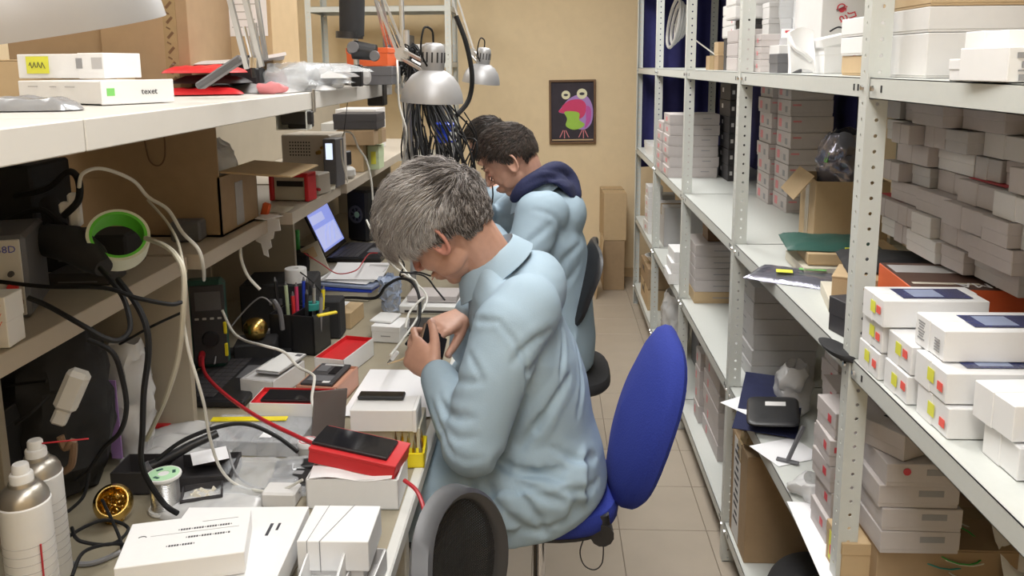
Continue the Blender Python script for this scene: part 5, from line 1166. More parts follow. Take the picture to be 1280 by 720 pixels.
# plastic bags and black devices in the middle
def bagflat(label, c, sx, sy, h, rz, m, seed, name='plastic_bag', group=None):
    def f(u_, v_):
        x, y = (u_-.5)*sx*(1+.12*math.sin(v_*5+seed)), (v_-.5)*sy*(1+.10*math.sin(u_*4+seed)); e = min(u_, 1-u_, v_, 1-v_)*2
        q = noise.noise(V((x*22, y*22, seed)))*.5+noise.noise(V((x*55, y*55, seed+3)))*.25
        return V((x, y, .001+h*min(1, e*2.5)**.6*(.75+.5*q)))
    t = solo(name, G().sheet(f, 30, 30, .0008), m, label, 'bag', group); t.location = c; t.rotation_euler = (0, 0, rz); return t
bagflat('clear plastic bag spread over the bench behind the front boxes', (-.575, 1.50, Zb), .20, .17, .030, .2, 'clear_bag', 2)
bagflat('milky plastic bag beside the black trays', (-.640, 1.385, Zb), .17, .12, .022, -.3, 'milky_bag', 5)
for k, (x, y, a, rz) in enumerate(((-.520, 1.54, .09, .2), (-.505, 1.50, .10, -.1), (-.515, 1.465, .08, .15))):
    t = solid('battery_pack', 'flat black device, %s of three lying beside the red phone box' % ('farthest', 'middle', 'nearest')[k], 'device', (x, y, Zb+.002), (a, .035, .016), 'black_plastic', rz, .003); part('label', G().span(-.02, .01, -.008, .006, .016, .0164), 'grey_ink', t)
# black trays, solder spool, brass cleaner, iron
tray('black_tray', 'black open tray with a paper slip, nearer of the small black trays', 'tray', (-.700, 1.50, Zb), (.13, .10, .030), .15, 'dark_card', 'dark_card', floor=.15)
tray('black_tray', 'black tray standing on end behind the solder spool', 'tray', (-.80, 1.475, Zb), (.11, .08, .045), .05, 'dark_card', 'dark_card', floor=.15)
sheetb('white slip of paper in the black tray', (-.700, 1.535, Zb+.032), .07, .06, .5)
tray('small_black_box', 'small black open box holding scraps beside the solder spool', 'box', (-.665, 1.415, Zb), (.075, .06, .022), .35, 'dark_card', 'dark_card', floor=.2)
t = solo('scraps', G().sheet(lambda u_, v_: V((-.665+(u_-.5)*.04, 1.415+(v_-.5)*.035, Zb+.010+.014*noise.noise(V((u_*5, v_*5, 2)))+.006)), 8, 8, .001), 'old_paper', 'crumpled scraps in the small black box', 'scraps')
t = thing('solder_spool', 'spool of silvery solder wire with a pale green label standing on the bench', 'spool', (-.722, 1.385, Zb))
part('flange', G().lathe([(.008, 0), (.031, 0), (.032, .003), (.031, .006), (.008, .006)], 28), 'white_plastic', t); part('flange', G().lathe([(.008, .066), (.031, .066), (.032, .069), (.031, .072), (.008, .072)], 28), 'white_plastic', t)
g = G(); [g.tube([(.0245*math.cos(a), .0245*math.sin(a), .0075+.0033*k) for a in [2*PI*i/20 for i in range(20)]], .0018, 6, closed=True) for k in range(18)]; part('wire', g, 'silver', t, kind='stuff')
part('core', G().lathe([(.008, .001), (.0235, .001), (.0235, .071), (.008, .071)], 20, closed=True), 'grey_card', t); part('label', G().lathe([(.010, .0722), (.028, .0722), (.028, .0727), (.010, .0727)], 28, closed=True), 'mint', t)
for a in (.5, 2.4, 4.4): part('printed_mark', G().box((.018*math.cos(a), .018*math.sin(a), .0728), (.012, .006, .0004), 0, 0, Matrix.Rotation(a+1.5, 3, 'Z')), 'dark_green', t)
t = thing('tip_cleaner', 'open brass ball holding wire wool for cleaning soldering tips', 'cleaner', (-.800, 1.345, Zb)); Mx = Matrix.Translation((0, 0, .034)) @ Matrix.Rotation(.85, 4, 'X') @ Matrix.Rotation(.35, 4, 'Y')
part('bowl', G().lathe([(.001, -.034), (.015, -.031), (.027, -.021), (.034, -.004), (.033, .010), (.027, .020), (.025, .020), (.031, .009), (.031, -.004), (.024, -.019), (.013, -.028), (.001, -.031)], 32, Mx), 'brass', t)
g = G(); rw = random.Random(8)
for k in range(46):
    c = V((rw.uniform(-.016, .016), rw.uniform(-.016, .016), rw.uniform(-.014, .016))); r = rw.uniform(.004, .009); n1 = V((rw.gauss(0, 1), rw.gauss(0, 1), rw.gauss(0, 1))).normalized(); o1 = n1.orthogonal().normalized(); o2 = n1.cross(o1)
    g.tube([Mx @ (c+(o1*math.cos(a)+o2*math.sin(a))*r) for a in [2*PI*i/9 for i in range(9)]], .0010, 4, closed=True)
part('wire_wool', g, 'brass', t, kind='stuff'); part('foot', G().lathe([(.016, 0), (.018, .002), (.014, .006), (.010, .008)], 20), 'brass', t)
t = thing('soldering_iron', 'black soldering handpiece and thick lead pointing over the black tray', 'tool', (-.72, 1.5, Zb))
part('handle', G().tube([(-0.788,1.46,0.826), (-0.772,1.47,0.831), (-0.719,1.5,0.854), (-0.678,1.53,0.865)], [.012, .0105, .009, .008], 12), 'black_plastic', t, world=True); part('collar', G().tube([(-0.792,1.455,0.822), (-0.783,1.46,0.828)], [.015, .014], 14), 'grey_plastic', t, world=True)
part('tip', G().tube([(-0.792,1.455,0.822), (-0.803,1.44,0.814)], [.004, .001], 8), 'chrome', t, world=True)
t = solo('metal_disc_box', G().span(-.545, -.48, 1.395, 1.44, Zb, Zb+.03, .004), 'white_card', 'low white box beside the white open box, under the cable loops', 'box')
# spray cans
def can(label, c, hgt=.215, straw=True):
    t = thing('spray_can', label, 'spray can', c, .2, 'spray cans at the left end of the bench'); r = .0335
    part('body', G().lathe([(r-.003, 0), (r, .004), (r, hgt-.035), (r+.0008, hgt-.033), (r+.0008, hgt-.030), (r-.001, hgt-.028)], 32), 'white_plastic' if False else 'bright_card', t)
    part('shoulder', G().lathe([(r-.0005, hgt-.028), (r-.0015, hgt-.020), (r-.006, hgt-.011), (r-.013, hgt-.005), (r-.015, hgt-.004), (r-.016, hgt+.001), (.001, hgt+.001)], 32), 'tin', t)
    part('nozzle', G().lathe([(.0155, hgt-.002), (.0155, hgt+.011), (.0145, hgt+.013), (.0115, hgt+.014), (.0110, hgt+.025), (.0095, hgt+.027), (.001, hgt+.027)], 20), 'white_plastic', t)
    for k in range(9): part('printed_line', G().lathe([(r+.0002, hgt*.2+.013*k), (r+.0004, hgt*.2+.013*k), (r+.0004, hgt*.2+.0145*k*.0+.013*k+.0012), (r+.0002, hgt*.2+.013*k+.0012)], 24, closed=True), 'grey_card', t)
    return t
t = can('white spray can nearest the viewer with a red straw taped to its side', (-.752, 1.045, Zb), .240); part('straw', G().tube([(.024, -.0245, .04), (.026, -.025, .155)], .0014, 6), 'cable_red', t)
t = can('white spray can behind the nearest one with a red straw in its nozzle', (-.803, 1.155, Zb), .222); part('straw', G().tube([(.008, -.002, .243), (.075, .01, .240)], .0014, 6), 'cable_red', t); 
# tester lead, laptops, multimeter
def laptop(label, c, rz, w_, d_, ang, on, kb='black_plastic'):
    t = thing('laptop', label, 'laptop', c, rz); part('base', G().span(-w_/2, w_/2, -d_, 0, 0, .020, .005), 'black_plastic', t)
    for i in range(13):
        for j in range(5): part('key', cbox((w_/15.5, d_/11.5, .0022), .0006, 'dark_card'), 'dark_card', t).location = (-w_*.42+i*w_*.07, -.02-d_*.095*(j+.6), .0203)
    part('touchpad', G().span(-.045, .045, -d_+.015, -d_*.62, .0202, .0207), 'grey_plastic', t)
    L = Matrix.Rotation(-ang, 4, 'X'); h = d_*.98
    s2 = part('screen_lid', G().span(-w_/2, w_/2, -.004, .006, .0, h, .003), 'black_plastic', t); s2.location = (0, .004, .020); s2.rotation_euler = (-ang, 0, 0)
    part('display', G().span(-w_/2+.014, w_/2-.014, -.0048, -.0042, .020, h-.014), 'screen_glow' if on else 'black_gloss', s2)
    if on:
        part('displayed_window', G().span(-w_/2+.02, w_/2-.03, -.0055, -.0050, .03, h*.52), 'screen_pale', s2); 
        for k in range(3): part('displayed_line', G().tube([(-w_*.3+.06*k, -.0058, .04), (-w_*.12+.06*k, -.0058, .09), (w_*.1+.05*k, -.0058, .12)], .0014, 4), 'screen_glow', s2)
        part('displayed_band', G().span(-w_/2+.02, w_*.1, -.0055, -.0050, h*.62, h*.78), 'screen_pale', s2)
    return t
laptop('open black laptop with a lit bluish screen beside the farther man', (-.945, 3.48, Zb), PI/2-.04, .31, .235, .42, True)
t = laptop('open black laptop with dark keys under the multimeter, screen off', (-.945, 2.03, Zb), PI/2, .38, .20, .25, False)
t = thing('multimeter', 'dark green and black multimeter standing upright with a red probe plugged in', 'multimeter', (-.920, 2.06, Zb+.023), .25); t.scale = (1.12, 1.12, 1.12)
part('holster', G().span(-.045, .045, -.018, .030, 0, .215, .010), 'dark_green', t); part('face', G().span(-.030, .046, -.0225, -.017, .012, .205, .002), 'dark_card', t)
part('display', G().span(-.020, .038, -.0238, -.0222, .145, .190, .001), 'grey_plastic', t); part('dial', G().cyl((.010, -.022, .075), (.010, -.030, .075), .020, .017, 24), 'black_plastic', t)
for k in range(4): part('button', G().box((-.018+.017*k, -.0238, .125), (.009, .003, .005), .001), 'cream' if False else 'light_plastic', t)
part('yellow_edge', G().span(.040, .0475, -.026, -.018, .085, .115, .002).span(.040, .0475, -.026, -.018, .03, .062, .002), 'yellow_plastic', t); part('socket_plug', G().tube([(-.012, -.020, .040), (-.012, -.042, .032), (-.012, -.050, .018)], [.008, .0075, .005], 10), 'cable_red', t)
# middle of the bench, darker clutter
t = thing('tissue_roll', 'white paper roll standing on a black case', 'roll', (-0.799,2.45,0.903)); part('roll', G().lathe([(.010, 0), (.033, 0), (.034, .003), (.034, .072), (.033, .075), (.010, .075)], 28, closed=True), 'bright_card', t)
t = solid('black_case', 'black case under the paper roll', 'case', (-.86, 2.49, Zb), (.22, .17, .155), 'black_matte', .1, .006); part('latch', G().span(-.02, .02, -.089, -.085, .09, .11, .001), 'grey_plastic', t)
t = thing('tool_caddy', 'black box caddy full of pens and screwdrivers left of the red lined box', 'caddy', (-.735, 2.27, Zb), -.2); X, Y, Z = .14, .10, .115; g = G()
for sx in (-1, 1): g.span(sx*X/2, sx*(X/2-.004), -Y/2, Y/2, 0, Z)
for sy in (-1, 1): g.span(-X/2, X/2, sy*Y/2, sy*(Y/2-.004), 0, Z)
g.span(-X/2, X/2, -Y/2, Y/2, 0, .004).span(-.002, .002, -Y/2, Y/2, 0, Z); part('body', g, 'black_plastic', t)
tools = [('black_plastic', -.05, 0, .19), ('pale_green', -.035, .02, .17), ('frog_red', -.01, .01, .17), ('red', -.012, -.01, .15), ('black_plastic', .01, .02, .18), ('silver', .03, 0, .17), ('yellow_plastic', .045, .015, .16), ('cable_grey', .05, -.02, .15), ('black_plastic', .02, -.02, .16), ('blue_plastic', .0, .03, .18)]
for k, (m, x, y, L) in enumerate(tools):
    c = V((-.735, 2.27, Zb+.01)); lean = V((x*.35, y*.3+.01, 0)); nm = ('black marker', 'pale green pen', 'pink handled screwdriver', 'red handled screwdriver', 'thin black pen', 'steel file', 'yellow handled screwdriver', 'grey probe', 'black tweezers', 'blue pen')[k]
    tt = thing('pen' if 'pen' in nm or 'marker' in nm else 'tool', nm+' standing in the black caddy', 'pen' if 'pen' in nm else 'tool', c+V((x, y, 0)))
    part('handle', G().tube([c+V((x, y, .0))+lean*.5, c+V((x, y, L))+lean*1.2], .0055, 8), m, tt, world=True); part('end', G().tube([c+V((x, y, L))+lean*1.2, c+V((x, y, L+.012))+lean*1.3], [.0045, .002], 8), 'grey_plastic', tt, world=True)
t = thing('tape_roll', 'teal roll of tape lying on the black caddy corner', 'tape', V((-0.697,2.276,0.9))); part('roll', G().lathe([(.012, 0), (.023, 0), (.023, .018), (.012, .018)], 28, closed=True), 'teal', t)
solid('small_case', 'low black case under the teal tape roll', 'case', (-.70, 2.39, Zb), (.12, .07, .118), 'black_matte', 0, .004)
t = thing('craft_knife', 'yellow craft knife lying on the black case edge', 'knife', (-0.638,2.215,0.9)); part('handle', G().box((0, 0, .004), (.060, .012, .007), .002, 0, Matrix.Rotation(.7, 3, 'Z')), 'yellow_plastic', t)
t = thing('brass_ball', 'shiny brass ball holder in the dark behind the white phone boxes', 'cleaner', (-0.834,2.178,0.84)); part('bowl', G().lathe([(.012, 0), (.026, .008), (.034, .026), (.032, .044), (.022, .057), (.008, .062), (.001, .0625)], 28), 'brass', t)
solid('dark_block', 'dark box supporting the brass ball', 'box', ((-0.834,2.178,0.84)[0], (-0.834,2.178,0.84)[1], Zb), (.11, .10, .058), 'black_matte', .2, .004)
t = thing('metal_hook', 'grey bent metal arm standing left of the black caddy', 'tool', (-.80, 2.20, Zb)); part('arm', G().tube(smooth_path([(-0.747,2.15,0.878), (-0.751,2.15,0.929), (-0.765,2.15,0.959), (-0.769,2.17,0.934)], 5), .007, 8), 'grey_plastic', t, world=True)
t = thing('white_stand', 'small white plastic phone stand right of the laptop', 'stand', (-0.711,2.24,0.8)); part('plate', G().box((0, 0, .035), (.012, .03, .075), .002, 0, Matrix.Rotation(-.25, 3, 'Y')), 'white_plastic', t); part('lip', G().box((-.012, 0, .070), (.03, .03, .004), .001), 'white_plastic', t)
t = thing('parcel_bag', 'grey plastic sheet draped over the laptop corner', 'bag', (-0.804,2.287,0.8)); part('sheet', G().sheet(lambda u_, v_: V(((u_-.5)*.12, (v_-.5)*.07, .010+.028*math.sin(u_*PI)*(.6+.4*v_)+.006*noise.noise(V((u_*5, v_*5, 0))))), 14, 10, .001), 'milky_bag', t)
t = thing('cup', 'clear plastic cup crammed with blue and clear wrapping', 'cup', (-0.538,2.626,0.78)); part('cup', G().lathe([(.025, 0), (.028, .002), (.037, .105), (.039, .107), (.036, .107), (.026, .004), (.001, .003)], 28), 'clear_bag', t); part('wrapping', G().sheet(lambda u_, v_: V((math.cos(u_*2*PI)*(.028+.012*v_)*(1.0 if v_ < .9 else .3), math.sin(u_*2*PI)*(.028+.012*v_)*(1.0 if v_ < .9 else .3), .01+.125*v_))+noise.noise_vector(V((math.cos(u_*2*PI), math.sin(u_*2*PI), v_*5))*2)*.014, 26, 14, .0008), 'clear_blue', t)
t = solid('white_device', 'flat white device at the right of the clear cup', 'device', (-0.407,2.675,0.78), (.20, .13, .030), 'white_plastic', -.05, .004); part('port_strip', G().span(-.08, .08, -.0660, -.0652, .006, .014), 'dark_card', t)
carton('flat pinkish box lying on the white device', ((-0.407,2.675,0.78)[0]-.08, (-0.407,2.675,0.78)[1]-.03, Zb+.031), (.17, .11, .022), -.05, 'dull_card', 'flat_box', None, 'z', .5)
t = solid('black_device', 'flat black device on the bench behind the nearer man\'s hands', 'device', (-0.4,2.453,0.78), (.17, .12, .022), 'black_plastic', .1, .004); part('edge_strip', G().span(-.08, .08, -.0612, -.0602, .004, .008), 'silver', t)
# papers, folder, envelope beside the lit laptop
for k in range(3): sheetb('paper sheet, %s of the pale papers in front of the lit laptop' % ('lowest', 'middle', 'top')[k], V((-.725+.01*k, 2.86+.01*k, Zb+.062+.003*k)), .20, .17, -.25+.12*k, ('paper', 'milky_bag', 'paper')[k], .02)
solid('paper_stack', 'stack of papers and blue folders under the pale sheets', 'folder', V((-.735, 2.86, Zb)), (.22, .18, .032), 'old_paper', -.2, .002)
for k, (m, nm) in enumerate((('blue_plastic', 'blue'), ('picture_sky', 'pale blue'))): solid('document_folder', '%s document folder sticking out under the pale papers' % nm, 'folder', V((-.725+.01*k, 2.85, Zb+.033+.013*k)), (.22, .18, .011), m, -.15-.06*k, .002)
t = thing('brown_envelope', 'worn tan envelope leaning in front of the lit laptop', 'envelope', (-0.87,2.9,0.834)); part('envelope', G().box((0, 0, .06), (.075, .004, .125), .001, 0, Matrix.Rotation(-.45, 3, 'Y') @ Matrix.Rotation(-.25, 3, 'X')), 'old_paper', t); part('flap', G().box((-.018, -.0045, .085), (.05, .002, .04), .0005, 0, Matrix.Rotation(-.45, 3, 'Y') @ Matrix.Rotation(-.25, 3, 'X')), 'tan_card', t)
t = thing('green_bottle', 'slim green marker standing behind the tan envelope', 'pen', (-0.95,2.95,0.923)); part('barrel', G().lathe([(.009, 0), (.010, .002), (.010, .062), (.008, .066), (.001, .067)], 16), 'green_plastic', t); part('cap', G().lathe([(.0108, .046), (.0108, .074), (.001, .075)], 16), 'green_plastic', t)
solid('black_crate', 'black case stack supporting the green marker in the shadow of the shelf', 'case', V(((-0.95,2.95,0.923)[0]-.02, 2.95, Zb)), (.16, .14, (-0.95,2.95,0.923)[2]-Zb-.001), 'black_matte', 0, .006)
# fan unit and adapters
t = solid('fume_fan', 'black fan unit with a round pale green label behind the lit laptop', 'fan', V((-.885, 3.80, Zb)), (.13, .13, .245), 'black_plastic', -.5, .012); part('ring', G().lathe([(.032, 0), (.042, 0), (.042, .006), (.032, .006)], 28, Matrix.Translation((.0, -.066, .13)) @ Matrix.Rotation(PI/2, 4, 'X'), closed=True), 'grey_plastic', t)
part('label', G().lathe([(.001, 0), (.015, 0), (.015, .002), (.001, .002)], 20, Matrix.Translation((.01, -.072, .13)) @ Matrix.Rotation(PI/2, 4, 'X')), 'mint', t)
for k in range(7): part('fan_blade', G().box((.025*math.cos(k*.9)*.9, -.0685, .13+.025*math.sin(k*.9)*.9), (.008, .002, .026), .0005, 0, Matrix.Rotation(-k*.9+PI/2, 3, 'Y')), 'grey_plastic', t)
# ---------------------------------------------------------------- middle shelf of the hutch (z 1.19)
Zm = 1.1915
t = thing('cardboard_box', 'large brown cardboard box with its flaps open on the hutch shelf', 'box', (-.995, 2.04, Zm), 0); X, Y, Z = .39, .25, .145; g = G()
for sx in (-1, 1): g.span(sx*X/2, sx*(X/2-.005), -Y/2, Y/2, 0, Z)
for sy in (-1, 1): g.span(-X/2, X/2, sy*Y/2, sy*(Y/2-.005), 0, Z)
g.span(-X/2, X/2, -Y/2, Y/2, 0, .005); part('body', g, 'brown_card', t); part('flap', G().span(-X/2, X/2, -Y/2-.0005, -Y/2+.0045, Z, Z+.150, .001), 'brown_card', t)
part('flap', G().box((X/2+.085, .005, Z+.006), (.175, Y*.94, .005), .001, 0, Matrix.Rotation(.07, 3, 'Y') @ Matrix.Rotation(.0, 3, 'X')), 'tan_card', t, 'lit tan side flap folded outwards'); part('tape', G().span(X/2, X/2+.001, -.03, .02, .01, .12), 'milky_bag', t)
part('written_mark', G().tube(smooth_path([(.02, -.1265, .25), (.028, -.1265, .19), (.05, -.1265, .175), (.068, -.1265, .20), (.070, -.1265, .27)], 5), .002, 5).tube(smooth_path([(-.10, -.1265, .262), (-.085, -.1265, .275), (-.07, -.1265, .262), (-.055, -.1265, .275), (-.035, -.1265, .262)], 4), .002, 5), 'frame_wood', t)
solo('milky_wrap', crumple(-.93, 2.03, Zm+.10, .13, .09, .13, 21, 18), 'milky_bag', 'milky plastic wrap bulging out of the cardboard box', 'wrapper')
# 858D hot air station
t = thing('hot_air_station', 'hot air rework station with a white front panel lettered in blue', 'device', (-.958, 1.305, Zm), .40); part('case', G().span(-.075, .075, -.07, .10, 0, .140, .006), 'grey_plastic', t); part('front_panel', G().span(-.068, .068, -.074, -.069, .006, .134, .002), 'light_plastic', t)
lettering(t, '858D', .0165, Matrix.Translation((.044, -.0745, .118)) @ Matrix.Rotation(PI/2, 4, 'X'), 'blue_ink'); part('display', G().span(-.03, .035, -.076, -.0735, .062, .092, .001), 'frog_red' if False else 'dark_brown', t)
for (x, z, r, m) in ((.052, .078, .005, 'dark_card'), (.052, .055, .009, 'red'), (.052, .030, .014, 'frame_wood'), (-.01, .035, .016, 'black_plastic'), (-.05, .035, .016, 'black_plastic')): part('knob', G().cyl((x, -.073, z), (x, -.082, z), r, r*.85, 18), m, t)
t = carton('white box with thin orange curved lines, at the left edge of the hutch shelf', (-.845, 1.115, Zm), (.045, .05, .078), .12, 'bright_card', 'tissue_box', None, 'z', .5)
for k in range(4): part('printed_curve', G().tube([(-.02+.006*i, -.0262, .012+.012*k+.0012*(i-1)**2) for i in range(7)], .0005, 4), 'orange', t)
# black heat gun and its roll, white plug
t = thing('heat_gun', 'thick black handset lying at the front of the hutch shelf', 'tool', (-.86, 1.44, Zm)); part('body', G().tube([(-0.906,1.4,1.295), (-0.85,1.38,1.292), (-0.804,1.36,1.272), (-0.773,1.34,1.259)], [.030, .034, .028, .016], 16), 'black_matte', t, world=True); part('grip', G().tube([(-0.899,1.42,1.306), (-0.96,1.5,1.344)], [.022, .018], 12), 'black_matte', t, world=True)
def ring_roll(name, label, c, nrm, r, w_, th_, m_out, m_in):
    t = thing(name, label, 'tape', c); Q = V(nrm).to_track_quat('Z', 'Y').to_matrix().to_4x4()
    f_ = lambda a: 1+.02*math.sin(a*9)
    part('outside', G().lathe([(r, -w_/2), (r+.001, 0), (r, w_/2), (r-th_*.5, w_/2), (r-th_*.5, -w_/2)], 44, Q, closed=True), m_out, t); part('inside', G().lathe([(r-th_*.5, -w_/2), (r-th_*.5, w_/2), (r-th_, w_/2), (r-th_, -w_/2)], 44, Q, closed=True), m_in, t); return t
ring_roll('tape_roll', 'roll with a white outside and bright green inside hanging at the shelf edge', V((-0.777,1.4,1.295)), (.45, -.62, .62), .052, .042, .010, 'pale_white', 'green_bright')
t = solid('plug_adapter', 'white plug adapter hanging on the cables left of the green roll', 'plug', (-0.862,1.42,1.316), (.020, .020, .062), 'white_plastic', .2, .004); part('plug', G().box((-.008, 0, .035), (.034, .022, .022), .004), 'white_plastic', t)
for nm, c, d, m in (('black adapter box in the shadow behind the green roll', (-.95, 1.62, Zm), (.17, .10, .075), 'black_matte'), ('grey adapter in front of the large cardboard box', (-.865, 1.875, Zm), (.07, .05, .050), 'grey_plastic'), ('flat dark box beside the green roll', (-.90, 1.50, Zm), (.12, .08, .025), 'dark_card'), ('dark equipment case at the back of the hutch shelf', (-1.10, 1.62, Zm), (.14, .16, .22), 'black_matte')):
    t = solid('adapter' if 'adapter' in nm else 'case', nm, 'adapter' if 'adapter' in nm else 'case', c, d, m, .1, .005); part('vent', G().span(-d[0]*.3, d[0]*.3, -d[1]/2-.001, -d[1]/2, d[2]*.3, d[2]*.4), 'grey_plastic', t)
t = solid('bright_gap_box', 'pinkish white carton added for the bright patch in the gap at the far left', 'box', (-1.62, 2.45, .95), (.16, .12, .36), 'soft_red', 0, .004); part('lid', G().span(-.082, .082, -.062, .062, .34, .362, .001), 'bright_card', t)  # carton added to stand in for the bright patch in the gap
solid('side_table', 'low cabinet standing beyond the hutch under the pinkish carton', 'cabinet', (-1.62, 2.45, 0), (.40, .40, .948), 'old_panel', 0, .004)
# beige power supply etc.
p0 = (-0.818,2.42,1.243)
t = solid('power_supply', 'beige perforated power supply with a small lit display', 'power supply', (-.840, 2.86, Zm), (.176, .16, .175), 'beige_metal', -.12, .004)
g = G()
for i in range(8):
    for j in range(5): g.cyl((-.055+.010*i, -.0798, .105+.011*j), (-.055+.010*i, -.0812, .105+.011*j), .0028, None, 8)
part('vent_holes', g, 'black_matte', t, kind='stuff'); part('terminal', G().cyl((.050, -.08, .115), (.050, -.098, .115), .008, .006, 12).cyl((.065, -.08, .132), (.065, -.094, .132), .006, .005, 12), 'brass', t)
t = solid('display_unit', 'narrow grey unit with a bright upright display beside the power supply', 'device', (-.748, 2.77, Zm), (.045, .08, .165), 'grey_plastic', -.12, .003); part('display', G().span(-.012, .012, -.0415, -.040, .095, .150), 'lcd', t)
t = thing('tester', 'red framed tester standing in front of the power supply', 'device', (-.800, 2.47, Zm), -.15); g = G(); g.span(-.065, -.052, -.03, .03, 0, .085, .002).span(.052, .065, -.03, .03, 0, .085, .002).span(-.065, .065, -.03, .03, .074, .087, .002); part('frame', g, 'red', t); part('insert', G().span(-.051, .051, -.02, .025, .002, .073), 'old_paper', t); part('dark_bar', G().span(-.04, .045, -.026, -.020, .045, .062), 'black_plastic', t)
t = solid('metal_box', 'small grey brown metal box on the shelf right of the red framed tester', 'box', (-.775, 2.60, Zm), (.085, .08, .068), 'beige_metal', -.25, .004); part('switch', G().cyl((.03, -.036, .02), (.05, -.045, .02), .005, None, 8), 'cable_red', t); part('bolt', G().cyl((.02, -.035, .045), (.02, -.039, .045), .004, None, 8), 'chrome', t)
t = solid('power_strip', 'white rounded power strip at the shelf edge', 'power strip', (-.768, 2.98, Zm), (.10, .055, .042), 'white_plastic', -.9, .012); part('socket', G().cyl((.02, 0, .042), (.02, 0, .044), .016, None, 18), 'light_plastic', t)
t = solid('black_adapter', 'black adapter with a yellow label standing on the white power strip', 'adapter', (-.785, 2.99, Zm+.044), (.075, .05, .055), 'black_plastic', -.35, .005); part('label', G().span(.002, .030, -.0258, -.0250, .008, .045), YS, t); part('prong', G().span(-.045, -.037, -.01, .01, .02, .04, .002), 'light_plastic', t)
t = carton('brown cardboard box stack base behind the adapters', (-.83, 3.13, Zm), (.10, .14, .105), 0, 'tan_card', 'cardboard_box', None, 'flap'); carton('brown flat box with torn edge on the hutch shelf, upper one', (-.83, 3.12, Zm+.1065), (.15, .16, .058), -.1, 'brown_card', 'cardboard_box', None, 'flap')
t = carton('dark case lying on top of the brown boxes', (-.84, 3.12, Zm+.166), (.17, .16, .060), 0, 'dark_card', 'case', None, 'z', .5)
t = carton('yellow and white printed carton at the far end of the hutch shelf', (-.728, 3.20, Zm), (.045, .10, .095), 0, 'pale_green', 'carton', None, 'z', .5, [('-y', 0, 0, .02, .05, YS, 'label')])
for k, (x, y, sx, sy, sz, m, nm) in enumerate(((-.90, 3.25, .16, .20, .12, 'grey_card', 'pale grey box'), (-.92, 3.55, .18, .20, .16, 'light_plastic', 'cream device'), (-.95, 3.95, .20, .22, .20, 'white_card', 'white carton'))):
    carton('%s farther along the hutch shelf behind the cables' % nm, (x-sx/2, y, Zm), (sx, sy, sz), 0, m, 'carton', None, 'z', .5)
# loose papers over the shelf edge and the torn sheet hanging
t = thing('torn_card', 'torn white card hanging over the hutch shelf edge under the open flap', 'card', (-.79, 2.15, Zm)); part('card', G().prism([(-.055, 0), (.055, 0), (.06, -.03), (.035, -.035), (.03, -.055), (.018, -.06), (.022, -.08), (.005, -.09), (.008, -.11), (-.012, -.105), (-.02, -.075), (-.04, -.07)], 0, .0012, Matrix.Translation((.012, .0, .004)) @ Matrix.Rotation(-.5, 4, 'Z') @ Matrix.Rotation(PI/2, 4, 'X')), 'paper', t)
part('fold', G().box((-.01, .02, .004), (.11, .07, .0012), 0, 0, Matrix.Rotation(-.5, 3, 'Z')), 'paper', t)
for k, (x, y, rz) in enumerate(((-.785, 2.35, -.3), (-.77, 2.78, .2))): sheetb('crumpled pale slip, %s on the hutch shelf edge' % ('nearer one' if k == 0 else 'farther one'), (x+.01, y-.08, Zm), .06, .05, rz, 'old_paper', .01)
t = thing('orange_tool', 'orange handled tool hanging beside the cardboard box', 'tool', V((-0.792,2.2,1.208))); part('handle', G().box((0, 0, 0), (.022, .016, .040), .004, 0, Matrix.Rotation(.3, 3, 'Y')), 'orange', t); part('jaw', G().box((-.004, 0, -.032), (.014, .010, .030), .003), 'grey_plastic', t)
# ---------------------------------------------------------------- below the hutch shelf, left: dark clutter
t = solo('dark_jacket', crumple(-.99, 1.46, Zb, .13, .10, .36, 31, 20), 'black_matte', 'dark padded jacket enlarged to fill the dark space under the hutch shelf', 'jacket')  # dark bundle made larger so the space under the shelf reads darker
t = solo('striped_bag', crumple(-.90, 1.60, Zb, .055, .05, .25, 33, 16), 'milky_bag', 'translucent bag with a violet stripe standing beside the dark jacket', 'bag'); part('stripe', G().span(-.012, .010, -.058, -.055, .03, .20), 'frog_lilac', t)
t = solid('plug_block', 'white mains plug block hanging in front of the dark jacket', 'plug', (-0.793,1.22,1.052), (.036, .030, .070), 'light_plastic', .3, .008); t.rotation_euler = (.0, .45, .3); part('prongs', G().box((0, 0, -.012), (.024, .020, .028), .004), 'light_plastic', t)
t = solo('red_clamp', G().tube(smooth_path([(-0.791,1.2,1.015), (-0.784,1.2,0.995), (-0.77,1.2,1.006), (-0.783,1.21,0.962), (-0.798,1.21,0.948)], 5), .006, 8), 'frame_wood', 'dark red insulated clips dangling under the white plug block', 'clip')
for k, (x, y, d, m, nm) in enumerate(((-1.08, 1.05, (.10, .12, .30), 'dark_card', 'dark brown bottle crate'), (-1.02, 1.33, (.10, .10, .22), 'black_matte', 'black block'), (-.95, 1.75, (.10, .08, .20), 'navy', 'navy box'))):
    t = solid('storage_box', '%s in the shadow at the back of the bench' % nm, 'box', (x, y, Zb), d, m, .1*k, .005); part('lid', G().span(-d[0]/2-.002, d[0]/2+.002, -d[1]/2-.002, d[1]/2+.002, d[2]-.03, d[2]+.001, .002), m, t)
solid('red_white_packet', 'flat packet with a red front lying beside the striped bag', 'packet', (-0.91,1.73,0.79), (.09, .05, .010), 'red', -.1, .002)
t = solo('milky_sheet', G().sheet(lambda u_, v_: V((-.90+.22*u_, 1.55+.18*v_, Zb+.008+.014*noise.noise(V((u_*5, v_*5, 7)))+.012*math.sin(u_*PI))), 16, 16, .001), 'milky_bag', 'spread milky plastic sheet behind the black trays', 'wrapper')

